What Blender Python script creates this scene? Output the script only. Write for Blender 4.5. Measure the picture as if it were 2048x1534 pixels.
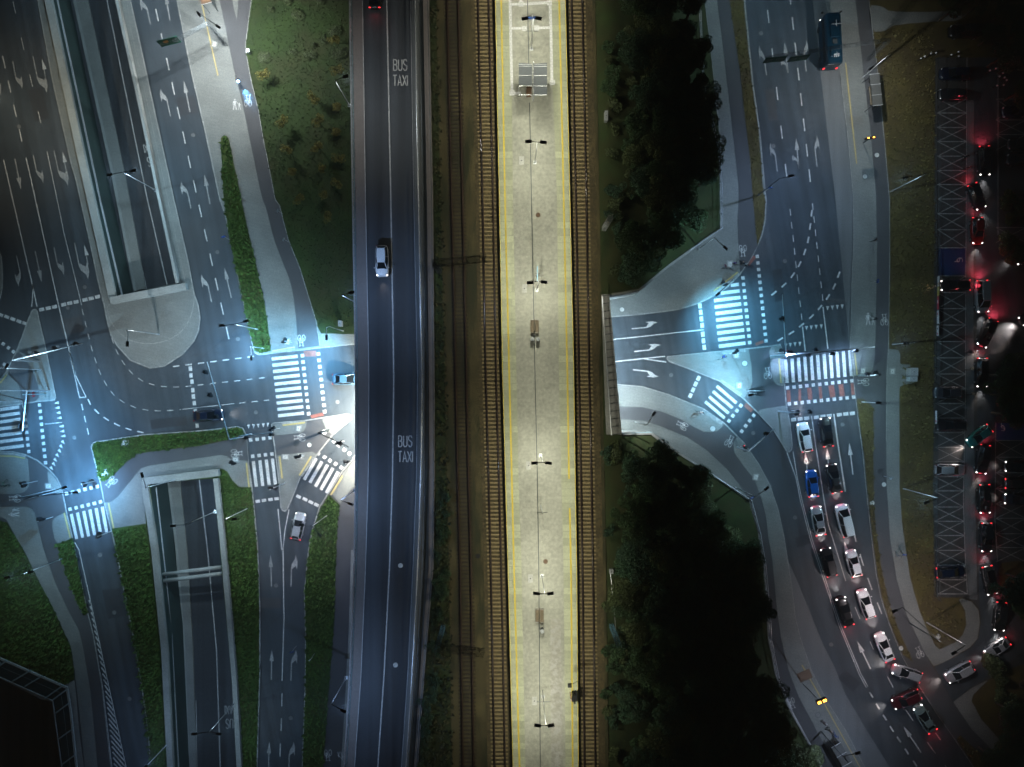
import bpy, bmesh, math, random
from mathutils import Vector, Matrix
from mathutils.geometry import tessellate_polygon
random.seed(7)
R = math.radians
PI = math.pi
sc = bpy.context.scene
for _o in list(bpy.data.objects): bpy.data.objects.remove(_o)
COL = sc.collection
# ---------------------------------------------------------------- camera, sky, exposure
H = 109.0            # drone height above the road, metres
K = 12.5             # photo pixels per metre at road level
cam_d = bpy.data.cameras.new('camera'); cam = bpy.data.objects.new('camera', cam_d); COL.objects.link(cam)
cam.location = (0, 0, H); cam.rotation_euler = (0, 0, 0)
cam_d.sensor_width = 36; cam_d.lens = 36 * H / (2048 / K); cam_d.clip_end = 1200; cam_d.clip_start = 1
sc.camera = cam
w = bpy.data.worlds.new('World'); sc.world = w; w.use_nodes = True
nt = w.node_tree
sky = nt.nodes.new('ShaderNodeTexSky'); sky.sky_type = 'NISHITA'; sky.sun_disc = False
sky.sun_elevation = R(3); sky.sun_rotation = R(250)
nt.links.new(sky.outputs[0], nt.nodes['Background'].inputs[0]); nt.nodes['Background'].inputs[1].default_value = 0.015
sd = bpy.data.lights.new('moon', 'SUN'); sd.energy = 0.004; sd.angle = R(2); sd.color = (.8, .88, 1)
sun = bpy.data.objects.new('moon', sd); COL.objects.link(sun); sun.rotation_euler = (R(40), 0, R(60))
sc.view_settings.view_transform = 'Standard'; sc.view_settings.look = 'None'
sc.view_settings.exposure = 0.3; sc.view_settings.gamma = 1
sc.cycles.use_denoising = True
sc.cycles.max_bounces = 4; sc.cycles.diffuse_bounces = 2; sc.cycles.glossy_bounces = 2
sc.cycles.transparent_max_bounces = 8
sc.cycles.sample_clamp_indirect = 3; sc.cycles.use_light_tree = True

def P(px, py, z=0.0):
    s = (H - z) / H / K
    return Vector(((px - 1024) * s, (767 - py) * s, z))
def Zm(x0, y0, k):
    def f(pts):
        if isinstance(pts[0], (int, float)): return (x0 + pts[0] / k, y0 + pts[1] / k)
        return [(x0 + a / k, y0 + b / k) for a, b in pts]
    return f
z1 = Zm(0, 0, 3.835); z2 = Zm(350, 0, 3.835); z3 = Zm(0, 350, 3.835); z4 = Zm(350, 350, 3.835)
z5 = Zm(0, 700, 3.835); z6 = Zm(350, 700, 3.835); z7 = Zm(0, 1100, 3.535); z8 = Zm(350, 1100, 3.535)
r6 = Zm(1180, 400, 3.835); r7 = Zm(1180, 750, 3.835); s0 = Zm(1480, 0, 3.835)
s1 = Zm(1500, 380, 4.383); s2 = Zm(1500, 700, 4.383); s3 = Zm(1500, 1000, 4.383); s4 = Zm(1500, 1234, 5.114)
q0 = Zm(0, 560, 7.67); q1 = Zm(0, 740, 7.67); q2 = Zm(0, 900, 7.67); q3 = Zm(420, 800, 7.67)
q5 = Zm(1400, 440, 7.67); q6 = Zm(1380, 690, 7.67); q7 = Zm(1540, 640, 7.67)
def interp(tab, y):
    if y <= tab[0][0]: return tab[0][1]
    for (a, b), (c, d) in zip(tab, tab[1:]):
        if y <= c: return b + (d - b) * (y - a) / (c - a)
    return tab[-1][1]
def chaikin(pts, n=2, closed=True):
    for _ in range(n):
        out = []
        m = len(pts)
        rng = range(m) if closed else range(m - 1)
        if not closed: out.append(pts[0])
        for i in rng:
            a, b = pts[i], pts[(i + 1) % m]
            out.append((a[0] * .75 + b[0] * .25, a[1] * .75 + b[1] * .25)); out.append((a[0] * .25 + b[0] * .75, a[1] * .25 + b[1] * .75))
        if not closed: out.append(pts[-1])
        pts = out
    return pts

# ---------------------------------------------------------------- materials
MATS = {}
def mat(name, col, rough=.8, metal=0., noise=None, bump=0., spec=.5, coat=0., emit=None, es=0., var=.25, scale=None, extra=None):
    """procedural material: col modulated by coarse and fine noise"""
    if name in MATS: return MATS[name]
    m = bpy.data.materials.new(name); m.use_nodes = True; t = m.node_tree; N = t.nodes; Lk = t.links
    b = N['Principled BSDF']; b.inputs['Roughness'].default_value = rough; b.inputs['Metallic'].default_value = metal
    b.inputs['Specular IOR Level'].default_value = spec; b.inputs['Coat Weight'].default_value = coat
    c4 = (*col, 1)
    tc = N.new('ShaderNodeTexCoord')
    if noise is None: noise = (0.25, 6.0)
    n1 = N.new('ShaderNodeTexNoise'); n1.inputs['Scale'].default_value = noise[0]; n1.inputs['Detail'].default_value = 5
    n2 = N.new('ShaderNodeTexNoise'); n2.inputs['Scale'].default_value = noise[1]; n2.inputs['Detail'].default_value = 3
    vec = tc.outputs['Object']
    if scale:
        mp = N.new('ShaderNodeMapping'); mp.inputs['Scale'].default_value = scale; Lk.new(vec, mp.inputs[0]); Lk.new(mp.outputs[0], n1.inputs['Vector']); Lk.new(vec, n2.inputs['Vector'])
    else:
        Lk.new(vec, n1.inputs['Vector']); Lk.new(vec, n2.inputs['Vector'])
    ad = N.new('ShaderNodeMath'); ad.operation = 'ADD'; Lk.new(n1.outputs[0], ad.inputs[0]); Lk.new(n2.outputs[0], ad.inputs[1])
    mr = N.new('ShaderNodeMapRange'); mr.inputs[1].default_value = .7; mr.inputs[2].default_value = 1.3
    mr.inputs[3].default_value = 1 - var; mr.inputs[4].default_value = 1 + var; Lk.new(ad.outputs[0], mr.inputs[0])
    mx = N.new('ShaderNodeVectorMath'); mx.operation = 'SCALE'; mx.inputs[0].default_value = col; Lk.new(mr.outputs[0], mx.inputs[3])
    out = mx.outputs[0]
    if extra: out = extra(N, Lk, out, tc)
    Lk.new(out, b.inputs['Base Color'])
    if bump:
        bp = N.new('ShaderNodeBump'); bp.inputs['Strength'].default_value = bump; bp.inputs['Distance'].default_value = .05
        Lk.new(n2.outputs[0], bp.inputs['Height']); Lk.new(bp.outputs[0], b.inputs['Normal'])
    if emit:
        b.inputs['Emission Color'].default_value = (*emit, 1); b.inputs['Emission Strength'].default_value = es
    MATS[name] = m; return m
def mixcol(N, Lk, a, col, fac):
    m = N.new('ShaderNodeMix'); m.data_type = 'RGBA'; Lk.new(fac, m.inputs[0]); Lk.new(a, m.inputs[6]); m.inputs[7].default_value = (*col, 1)
    return m.outputs[2]
def ex_asphalt(N, Lk, out, tc):
    # mended seams (dark tar lines) and wheel polish
    v = N.new('ShaderNodeTexVoronoi'); v.feature = 'DISTANCE_TO_EDGE'; v.inputs['Scale'].default_value = .045
    nz = N.new('ShaderNodeTexNoise'); nz.inputs['Scale'].default_value = .35
    av = N.new('ShaderNodeVectorMath'); av.operation = 'MULTIPLY_ADD'; av.inputs[1].default_value = (3, 3, 0)
    Lk.new(nz.outputs[1], av.inputs[0]); Lk.new(tc.outputs['Object'], av.inputs[2]); Lk.new(av.outputs[0], v.inputs['Vector'])
    r = N.new('ShaderNodeMapRange'); r.inputs[1].default_value = 0.0; r.inputs[2].default_value = .006; r.inputs[3].default_value = .32; r.inputs[4].default_value = 0
    Lk.new(v.outputs[0], r.inputs[0])
    o = mixcol(N, Lk, out, (.02, .02, .022), r.outputs[0])
    ns = N.new('ShaderNodeTexNoise'); ns.inputs['Scale'].default_value = .9; ns.inputs['Detail'].default_value = 7; ns.inputs['Roughness'].default_value = .7; Lk.new(tc.outputs['Object'], ns.inputs['Vector'])
    rs = N.new('ShaderNodeMapRange'); rs.inputs[1].default_value = .62; rs.inputs[2].default_value = .78; rs.inputs[3].default_value = 0; rs.inputs[4].default_value = .55; Lk.new(ns.outputs[0], rs.inputs[0])
    o = mixcol(N, Lk, o, (.022, .023, .025), rs.outputs[0])
    ns2 = N.new('ShaderNodeTexNoise'); ns2.inputs['Scale'].default_value = .06; ns2.inputs['Detail'].default_value = 2; Lk.new(tc.outputs['Object'], ns2.inputs['Vector'])
    rs2 = N.new('ShaderNodeMapRange'); rs2.inputs[1].default_value = .5; rs2.inputs[2].default_value = .66; rs2.inputs[3].default_value = 0; rs2.inputs[4].default_value = .5; Lk.new(ns2.outputs[0], rs2.inputs[0])
    o = mixcol(N, Lk, o, (.076, .072, .07), rs2.outputs[0])
    w_ = N.new('ShaderNodeTexNoise'); w_.inputs['Scale'].default_value = .9; w_.inputs['Detail'].default_value = 3
    mp = N.new('ShaderNodeMapping'); mp.inputs['Rotation'].default_value = (0, 0, R(-10.5)); mp2 = N.new('ShaderNodeMapping'); mp2.inputs['Scale'].default_value = (1, .022, 1)
    Lk.new(tc.outputs['Object'], mp.inputs[0]); Lk.new(mp.outputs[0], mp2.inputs[0]); Lk.new(mp2.outputs[0], w_.inputs['Vector'])
    r2 = N.new('ShaderNodeMapRange'); r2.inputs[1].default_value = .35; r2.inputs[2].default_value = .65; r2.inputs[3].default_value = .80; r2.inputs[4].default_value = 1.22; Lk.new(w_.outputs[0], r2.inputs[0])
    s = N.new('ShaderNodeVectorMath'); s.operation = 'SCALE'; Lk.new(o, s.inputs[0]); Lk.new(r2.outputs[0], s.inputs[3])
    return s.outputs[0]
def ex_brick(bw, bh, var=.12, mortar=.02, rot=0, mcol=.55):
    def f(N, Lk, out, tc):
        b = N.new('ShaderNodeTexBrick'); b.inputs['Scale'].default_value = 1; b.inputs['Brick Width'].default_value = bw; b.inputs['Row Height'].default_value = bh
        b.inputs['Mortar Size'].default_value = mortar; b.inputs['Color1'].default_value = (1 + var, 1 + var, 1 + var, 1); b.inputs['Color2'].default_value = (1 - var, 1 - var, 1 - var, 1); b.inputs['Mortar'].default_value = (mcol, mcol, mcol, 1)
        mp = N.new('ShaderNodeMapping'); mp.inputs['Rotation'].default_value = (0, 0, R(rot)); Lk.new(tc.outputs['Object'], mp.inputs[0]); Lk.new(mp.outputs[0], b.inputs[0])
        m = N.new('ShaderNodeVectorMath'); m.operation = 'MULTIPLY'; Lk.new(out, m.inputs[0]); Lk.new(b.outputs[0], m.inputs[1])
        return m.outputs[0]
    return f
def ex_two(col2, scale, lo=.45, hi=.6, vs=None):
    def f(N, Lk, out, tc):
        n = N.new('ShaderNodeTexNoise'); n.inputs['Scale'].default_value = scale; n.inputs['Detail'].default_value = 6; n.inputs['Roughness'].default_value = .65
        if vs:
            mp = N.new('ShaderNodeMapping'); mp.inputs['Scale'].default_value = vs; Lk.new(tc.outputs['Object'], mp.inputs[0]); Lk.new(mp.outputs[0], n.inputs['Vector'])
        else: Lk.new(tc.outputs['Object'], n.inputs['Vector'])
        r = N.new('ShaderNodeMapRange'); r.inputs[1].default_value = lo; r.inputs[2].default_value = hi; Lk.new(n.outputs[0], r.inputs[0])
        return mixcol(N, Lk, out, col2, r.outputs[0])
    return f
ASPH = mat('asphalt', (.048, .060, .070), .78, noise=(.12, 9), var=.28, bump=.12, extra=ex_asphalt)
ASPHW = mat('asphalt_streaked', (.056, .062, .07), .75, noise=(.8, 9), var=.7, bump=.1, scale=(1, .012, 1))
CYC = mat('cycle_path_asphalt', (.075, .075, .078), .85, noise=(.15, 10), var=.2, bump=.1)
CARP = mat('car_park_paving', (.06, .058, .055), .9, noise=(.2, 7), var=.3, bump=.1, extra=ex_brick(.4, .2, .1))
PAVE = mat('pavement_slabs', (.195, .200, .185), .85, noise=(.16, 5), var=.22, bump=.08, extra=ex_brick(1.0, .5, .05, .02, 12, .8))
CONC = mat('concrete', (.27, .27, .25), .85, noise=(.3, 4), var=.25, bump=.1)
CONCL = mat('pale_concrete', (.36, .37, .35), .8, noise=(.4, 5), var=.2, bump=.1)
FPAV = mat('flyover_pavement', (.215, .185, .17), .85, noise=(.3, 4), var=.15, bump=.1, scale=(1, .1, 1))
BAY = mat('bus_bay_concrete', (.14, .145, .145), .8, noise=(.8, 6), var=.25, bump=.08, scale=(1, .05, 1))
KERB = mat('kerb_stone', (.30, .30, .285), .85, noise=(2, 12), var=.3, extra=ex_brick(1.0, 1.0, .1, .03))
PAINT = mat('road_paint', (.58, .57, .55), .7, noise=(.6, 14), var=.22, extra=ex_two((.25, .25, .26), 3.2, .50, .74))
PAINTF = mat('worn_road_paint', (.36, .355, .345), .75, noise=(.6, 14), var=.3, extra=ex_two((.13, .13, .13), 3.5, .45, .75))
YEL = mat('yellow_paint', (.46, .36, .13), .7, noise=(.6, 10), var=.15)
YELB = mat('platform_yellow_paint', (.78, .60, .06), .6, noise=(.6, 10), var=.12)
REDP = mat('red_surfacing', (.24, .085, .065), .8, noise=(.8, 8), var=.35)
WTILE = mat('white_tactile_tiles', (.82, .82, .82), .7, noise=(.6, 10), var=.08, extra=ex_brick(.4, .4, .03))
GRASS = mat('grass_turf', (.034, .074, .006), .95, noise=(.5, 7), var=.5, bump=.5, extra=ex_two((.055, .056, .012), .25, .42, .66))
GRASSD = mat('rough_grass', (.026, .046, .010), .95, noise=(.4, 5), var=.55, bump=.5, extra=ex_two((.04, .046, .012), .3, .4, .62))
GRASSB = mat('dry_grass', (.092, .072, .018), .95, noise=(.35, 6), var=.45, bump=.5, extra=ex_two((.072, .05, .02), .2, .4, .65))
DIRT = mat('soil', (.05, .042, .03), .95, noise=(.3, 6), var=.4, bump=.4)
BALL = mat('rail_ballast', (.12, .092, .040), .95, noise=(.3, 9), var=.6, bump=.9, extra=ex_two((.045, .034, .016), 2.5, .35, .65))
BALLD = mat('old_mossy_ballast', (.085, .068, .028), .95, noise=(.25, 8), var=.55, bump=.9, extra=ex_two((.03, .032, .012), .5, .45, .62, (1, .2, 1)))
SLEEP = mat('sleeper_concrete', (.27, .205, .10), .9, noise=(1, 8), var=.3)
SLEEPD = mat('old_wooden_sleeper', (.035, .026, .018), .95, noise=(1, 8), var=.4)
RAILM = mat('rusted_rail_side', (.05, .028, .018), .6, .4, var=.3)
RAILT = mat('polished_rail_head', (.42, .38, .36), .2, 1., var=.1)
PLAT = mat('platform_pavers', (.41, .408, .345), .8, noise=(.12, 2.2), var=.26, bump=.05, extra=ex_brick(.84, .84, .055, .012, 0, .86))
PLATP = mat('patched_platform_pavers', (.40, .385, .33), .8, noise=(.15, 3), var=.22, extra=ex_two((.50, .49, .46), 1.1, .46, .56))
PLATE = mat('platform_edge_slabs', (.46, .475, .335), .8, noise=(.08, 3), var=.16, bump=.05, extra=ex_brick(20, 1.05, .17, .03, 0, .72))
TEAL = mat('green_acoustic_panel', (.022, .048, .045), .7, noise=(.3, 3), var=.3)
STEELW = mat('galvanised_steel', (.62, .64, .66), .42, .55, noise=(.6, 8), var=.15)
STEELB = mat('blue_painted_lattice', (.12, .26, .36), .5, .3, noise=(.6, 8), var=.2)
DARK = mat('dark_painted_metal', (.012, .013, .015), .6, .2, var=.2)
DARKG = mat('dark_grey_metal', (.06, .07, .075), .5, .4, var=.2)
TEALR = mat('pale_teal_railing', (.30, .42, .45), .5, .4, var=.15)
GLASS = mat('car_glass', (.006, .008, .01), .06, 0, spec=.8, coat=.6, var=.1)
TEALG = mat('teal_canopy_glass', (.012, .03, .034), .25, 0, spec=.5, var=.2)
TYRE = mat('tyre_rubber', (.012, .012, .012), .9, var=.2)
RIM = mat('alloy_rim', (.4, .4, .42), .35, .8, var=.1)
HEADL = mat('lit_headlamp', (.9, .9, .9), .2, emit=(1, .95, .92), es=3.2)
HEADO = mat('unlit_headlamp', (.55, .58, .6), .12, spec=.8, coat=.5)
TAILL = mat('lit_tail_lamp', (.5, .02, .02), .3, emit=(1, .04, .05), es=1.5)
TAILO = mat('unlit_tail_lamp', (.18, .01, .012), .2, spec=.7)
AMB = mat('lit_amber_lamp', (.9, .4, .05), .3, emit=(1, .36, .04), es=9)
LEDW = mat('lit_luminaire_glass', (.9, .9, .9), .3, emit=(.75, .88, 1), es=12)
GSIGN = mat('green_sign_face', (.005, .10, .055), .5, var=.15)
WHITE = mat('white_paint', (.78, .78, .78), .5, var=.1)
BROWN = mat('brown_panel', (.15, .085, .045), .7, var=.15)
WOOD = mat('bench_timber', (.22, .17, .11), .7, noise=(2, 20), var=.3)
BLUEP = mat('blue_bay_paint', (.012, .035, .12), .8, noise=(.3, 5), var=.25)
BARK = mat('bark', (.06, .045, .03), .95, noise=(3, 20), var=.4, bump=.5)
LEAFS = [mat('leaf_dark_green', (.036, .080, .026), .7, noise=(.6, 3), var=.5), mat('leaf_deep_teal_green', (.026, .068, .032), .7, noise=(.5, 3), var=.5), mat('leaf_olive', (.062, .085, .026), .7, noise=(.5, 3), var=.5)]
LEAFY = mat('leaf_yellow_green', (.19, .165, .03), .7, noise=(.9, 4), var=.4)
LEAFR = mat('leaf_russet', (.09, .05, .03), .7, noise=(.9, 4), var=.4)

# ---------------------------------------------------------------- object helpers
def link(name, me, parent=None):
    o = bpy.data.objects.new(name, me); COL.objects.link(o)
    if parent is not None: o.parent = parent
    return o
def from_bm(name, bm, m, parent=None, smooth=False):
    me = bpy.data.meshes.new(name); bm.to_mesh(me); bm.free()
    for x in (m if isinstance(m, (list, tuple)) else [m]): me.materials.append(x)
    if smooth:
        for p in me.polygons: p.use_smooth = True
    return link(name, me, parent)
def tag(o, label, cat, group=None):
    o['label'] = label; o['category'] = cat
    if group: o['group'] = group
    return o
def struct(o, kind='structure'): o['kind'] = kind; return o
def empty(name, loc=(0, 0, 0), rz=0.0):
    o = bpy.data.objects.new(name, None); COL.objects.link(o); o.location = loc; o.rotation_euler = (0, 0, rz); o.empty_display_size = .3
    return o
def dup(root, loc, rz, label, group=None):
    r = root.copy(); COL.objects.link(r); r.location = loc; r.rotation_euler = (0, 0, rz); r['label'] = label
    if group: r['group'] = group
    for ch in list(root.children):
        c = ch.copy(); COL.objects.link(c); c.parent = r
        for g in list(ch.children):
            d = g.copy(); COL.objects.link(d); d.parent = c
    return r
def poly(bm, pts, mi=0):
    """pts: list of Vector loops (outer + holes) -> triangulated faces"""
    loops = pts if isinstance(pts[0], list) else [pts]
    flat = [v for l in loops for v in l]
    vs = [bm.verts.new(v) for v in flat]
    for t in tessellate_polygon(loops):
        try:
            f = bm.faces.new([vs[i] for i in t]); f.material_index = mi
            if f.calc_center_median() is not None:
                f.normal_update()
                if f.normal.z < 0: f.normal_flip()
        except ValueError: pass
    return vs
def sheet(name, pts, z, m, holes=(), skirt=0.0, kind='structure'):
    bm = bmesh.new(); outer = [P(x, y, z) for x, y in pts]
    poly(bm, [outer] + [[P(x, y, z) for x, y in h] for h in holes])
    if skirt:
        n = len(outer)
        up = [bm.verts.new(v) for v in outer]; dn = [bm.verts.new(v - Vector((0, 0, skirt))) for v in outer]
        for i in range(n):
            j = (i + 1) % n; bm.faces.new((up[i], dn[i], dn[j], up[j]))
    o = from_bm(name, bm, m)
    if kind: struct(o, kind)
    return o
def ribbon(bm, pts, wd, z, closed=False, mi=0, world=False):
    """flat strip of width wd metres along px points"""
    ps = [Vector((p[0], p[1], z)) if world else P(p[0], p[1], z) for p in pts]
    if not world and len(pts[0]) > 2: ps = [P(*p) for p in pts]
    n = len(ps); A = []; B = []
    for i in range(n):
        a = ps[i - 1] if (i > 0 or closed) else ps[i]; c = ps[(i + 1) % n] if (i < n - 1 or closed) else ps[i]
        d1 = (ps[i] - a); d2 = (c - ps[i]); d1.z = d2.z = 0
        if d1.length < 1e-6: d1 = d2.copy()
        if d2.length < 1e-6: d2 = d1.copy()
        if d1.length < 1e-6: d1 = d2 = Vector((1, 0, 0))
        d1.normalize(); d2.normalize(); t = (d1 + d2)
        if t.length < 1e-4: t = d1.copy()
        t.normalize(); nn = Vector((-t.y, t.x, 0)); k = 1 / max(.5, nn.dot(Vector((-d1.y, d1.x, 0))))
        A.append(bm.verts.new(ps[i] + nn * wd / 2 * k)); B.append(bm.verts.new(ps[i] - nn * wd / 2 * k))
    for i in range(n if closed else n - 1):
        j = (i + 1) % n
        f = bm.faces.new((A[i], B[i], B[j], A[j])); f.material_index = mi
def ribbon3(bm, pts, wd, z0, z1_, mi=0, closed=False):
    """a wall: strip of width wd from z0 to z1 along px points (px taken at height z1)"""
    n0 = len(bm.verts); f0 = len(bm.faces)
    ribbon(bm, pts, wd, z1_, closed, mi); bm.verts.ensure_lookup_table(); bm.faces.ensure_lookup_table()
    top = list(bm.verts)[n0:]
    lo = [bm.verts.new((v.co.x, v.co.y, z0)) for v in top]
    n = len(top) // 2; A = top[0::2]; B = top[1::2]; a = lo[0::2]; b = lo[1::2]
    for i in range(n if closed else n - 1):
        j = (i + 1) % n
        for q in ((A[j], a[j], a[i], A[i]), (B[i], b[i], b[j], B[j])):
            f = bm.faces.new(q); f.material_index = mi
    if not closed:
        for q in ((A[0], a[0], b[0], B[0]), (B[-1], b[-1], a[-1], A[-1])):
            f = bm.faces.new(q); f.material_index = mi
def box(bm, c, s, rz=0.0, mi=0, M=None):
    m = M if M is not None else Matrix.Translation(c) @ Matrix.Rotation(rz, 4, 'Z')
    vs = [bm.verts.new(m @ Vector((x * s[0] / 2, y * s[1] / 2, z * s[2] / 2))) for x in (-1, 1) for y in (-1, 1) for z in (-1, 1)]
    for q in ((0, 1, 3, 2), (4, 6, 7, 5), (0, 4, 5, 1), (2, 3, 7, 6), (0, 2, 6, 4), (1, 5, 7, 3)):
        f = bm.faces.new([vs[i] for i in q]); f.material_index = mi
def cyl(bm, a, b, r0, r1=None, n=8, mi=0, cap=True):
    a = Vector(a); b = Vector(b); r1 = r0 if r1 is None else r1
    d = (b - a).normalized(); u = d.orthogonal().normalized(); v = d.cross(u)
    A = []; B = []
    for i in range(n):
        t = 2 * PI * i / n; k = u * math.cos(t) + v * math.sin(t)
        A.append(bm.verts.new(a + k * r0)); B.append(bm.verts.new(b + k * r1))
    for i in range(n):
        j = (i + 1) % n; f = bm.faces.new((A[i], A[j], B[j], B[i])); f.material_index = mi
    if cap:
        f = bm.faces.new(A[::-1]); f.material_index = mi; f = bm.faces.new(B); f.material_index = mi
def tube(bm, pts, r, n=6, mi=0):
    for a, b in zip(pts, pts[1:]): cyl(bm, a, b, r, r, n, mi)
# ---------------------------------------------------------------- ground, trenches, roads
TN = [(84, -100), (104, 0), (165, 290), (232, 592), (352, 566), (313, 383), (275, 200), (231, 0), (207, -100)]
TS = [(300, 966), (315, 1100), (334, 1270), (346, 1534), (352, 1640), (480, 1640), (473, 1534), (463, 1355), (440, 1100), (427, 957)]
PIT = [(-260, 1230), (0, 1355), (85, 1397), (105, 1402), (122, 1534), (135, 1640), (-260, 1640)]
BIG = [(-300, -150), (2400, -150), (2400, 1700), (-300, 1700)]
BIG = [(-900, -800), (2950, -800), (2950, 2300), (-900, 2300)]
sheet('ground', BIG, -.08, DIRT, [TN, TS, PIT])
LROAD = [(-900, -150), (760, -150), (760, 600), (1240, 560), (1240, 900), (760, 1000), (760, 1690), (-900, 1690)]
sheet('road', LROAD, 0, ASPH, [TN, TS, PIT])
RROAD = [(1180, 590), (1240, 590), (1330, 500), (1470, 430), (1470, -150), (1780, -150), (1790, 700), (1800, 1000), (2350, 1000), (2350, 1690), (1560, 1690), (1520, 1000), (1180, 900)]
sheet('road', RROAD, -.004, ASPH)
def trench(pts, depth, zt=0.0):
    bm = bmesh.new(); top = [P(x, y, zt) for x, y in pts]; n = len(top)
    up = [bm.verts.new(v) for v in top]; dn = [bm.verts.new((v.x, v.y, -depth)) for v in top]
    for i in range(n):
        j = (i + 1) % n; bm.faces.new((up[i], up[j], dn[j], dn[i]))
    w_ = from_bm('trench_wall', bm, TEAL)
    bm = bmesh.new(); poly(bm, [Vector((v.x, v.y, -depth)) for v in top]); f = struct(from_bm('road', bm, ASPHW))
    return w_, f
D = 5.5
wn, _ = trench(TN, D); ws, _ = trench(TS, D); wp, _ = trench(PIT, 7)
tag(wn, 'dark green panelled wall of the sunken road in the upper left', 'retaining wall')
tag(ws, 'dark green panelled wall of the sunken road in the lower left', 'retaining wall')
tag(wp, 'unlit wall of the black pit in the bottom left corner', 'retaining wall')
# ledges (pipe rail) on the visible faces
def ledge(parent, pts, z, r=.16):
    bm = bmesh.new(); tube(bm, [P(x, y, z) for x, y in pts], r, 6); return from_bm('ledge_rail', bm, STEELW, parent)
ledge(wn, [(90, -100), (114.5, 0), (200, 400), (244, 590)], -1.5, .17)
ledge(ws, [(312, 975), (326, 1100), (343, 1270), (357, 1534), (364, 1640)], -1.6, .13)
# sunken road floors: raised concrete shoulder and lines
def floor_strip(L, Rr, z, m, name='pavement', sk=.3):
    return sheet(name, L + Rr[::-1], z, m, skirt=sk)
fl = -D
floor_strip([(126, -100), (146, 0), (221, 340), (268, 582)], [(150, -100), (176, 0), (250, 350), (291, 577)], fl + .25, CONC)
floor_strip([(335, 966), (351, 1100), (366, 1300), (374, 1534), (379, 1640)], [(360, 962), (374, 1100), (386, 1300), (393, 1534), (397, 1640)], fl + .25, CONC)
bm = bmesh.new()
ribbon(bm, [(125.5, -100), (148.5, 0), (223.5, 340), (270.5, 582)], .46, fl + .27)
ribbon(bm, [(338, 966), (354, 1100), (369, 1300), (377, 1534), (382, 1640)], .36, fl + .27)
struct(from_bm('kerb', bm, CONCL))
bm = bmesh.new()
ribbon(bm, [(192, -100), (214, 0), (295, 400), (334, 569)], .18, fl + .02)
ribbon(bm, [(252, 380), (293, 577)], .12, fl + .02)
ribbon(bm, [(398, 955), (415, 1100), (433, 1300), (440.5, 1534), (444, 1640)], .18, fl + .02)
ribbon(bm, [(392, 1400), (394, 1534)], .12, fl + .02)
struct(from_bm('lane_line', bm, PAINT))
# parapets round the sunken roads
def parapet(name, pts, wd, z0, z1_, m, label):
    bm = bmesh.new(); ribbon3(bm, pts, wd, z0, z1_, 0)
    return tag(from_bm(name, bm, m), label, 'parapet')
parapet('parapet', [(74, -100), (96, 0), (157, 290), (225, 598)], 1.15, 0, .55, CONCL, 'wide pale parapet along the west side of the upper sunken road')
parapet('parapet', [(212, -100), (233, 0), (277, 200), (315, 383), (354, 566)], .45, 0, .9, CONCL, 'thin bright parapet along the east side of the upper sunken road')
parapet('parapet', [(220, 601), (371, 572)], 1.05, 0, .95, CONCL, 'broad concrete beam closing the south end of the upper sunken road')
parapet('parapet', [(288, 963), (308, 1100), (328, 1300), (340, 1534), (346, 1640)], .95, 0, .6, CONC, 'concrete parapet along the west side of the lower sunken road')
parapet('parapet', [(431, 957), (446, 1100), (468, 1355), (478, 1534), (485, 1640)], .75, 0, .9, CONC, 'concrete parapet along the east side of the lower sunken road')
parapet('parapet', [(285, 963), (437, 945)], 1.15, 0, .85, CONC, 'broad concrete beam closing the north end of the lower sunken road')
for a, b, lb in (((324, 1149), (443, 1134), 'upper of the two round white struts across the lower sunken road'), ((325, 1162), (444, 1147), 'lower of the two round white struts across the lower sunken road')):
    bm = bmesh.new(); cyl(bm, P(*a, -.9), P(*b, -.9), .31, .31, 12)
    tag(from_bm('concrete_strut', bm, CONCL, smooth=True), lb, 'strut', 'struts across the sunken road')

ZR, ZO, ZG, ZM = .13, .15, .17, .175
KB = bmesh.new()
RAISED = []
def raised(name, pts, m, kerb=True, ch=0, z=ZR, holes=(), kw=.2):
    if ch: pts = chaikin(pts, ch)
    sheet(name, pts, z, m, holes, skirt=z + .05)
    if kerb: ribbon(KB, pts, kw, z + .006, True)
    return pts
# --- nose and strips round the upper trench
arc_out = z3([(1490, 920), (1520, 1000), (1534, 1100), (1522, 1190), (1490, 1270), (1400, 1375), (1260, 1465), (1150, 1480), (1000, 1420), (900, 1310), (850, 1225), (825, 1130), (800, 1000)])
nose = [(238, -100)] + [z1((1000, 0)), z1((1100, 460)), z1((1200, 920)), z1((1335, 1534))] + [z3((1440, 650))] + arc_out + [z3((765, 870)), z3((700, 560)), z3((585, 40)), z1((545, 1250)), z1((400, 600)), z1((290, 0)), (53, -100)]
raised('pavement', nose, PAVE, holes=[TN])
inner = z3([(1488, 900), (1490, 960), (1470, 1080), (1400, 1200), (1280, 1275), (1130, 1300), (990, 1270), (900, 1200), (840, 1110), (820, 1020), (840, 990)])
ribbon(KB, chaikin(inner, 2, False), .16, ZR + .012)
ribbon(KB, [(246, -60), (262, 60), (300, 230), (340, 420), (372, 570)], .06, ZR + .012)
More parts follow.
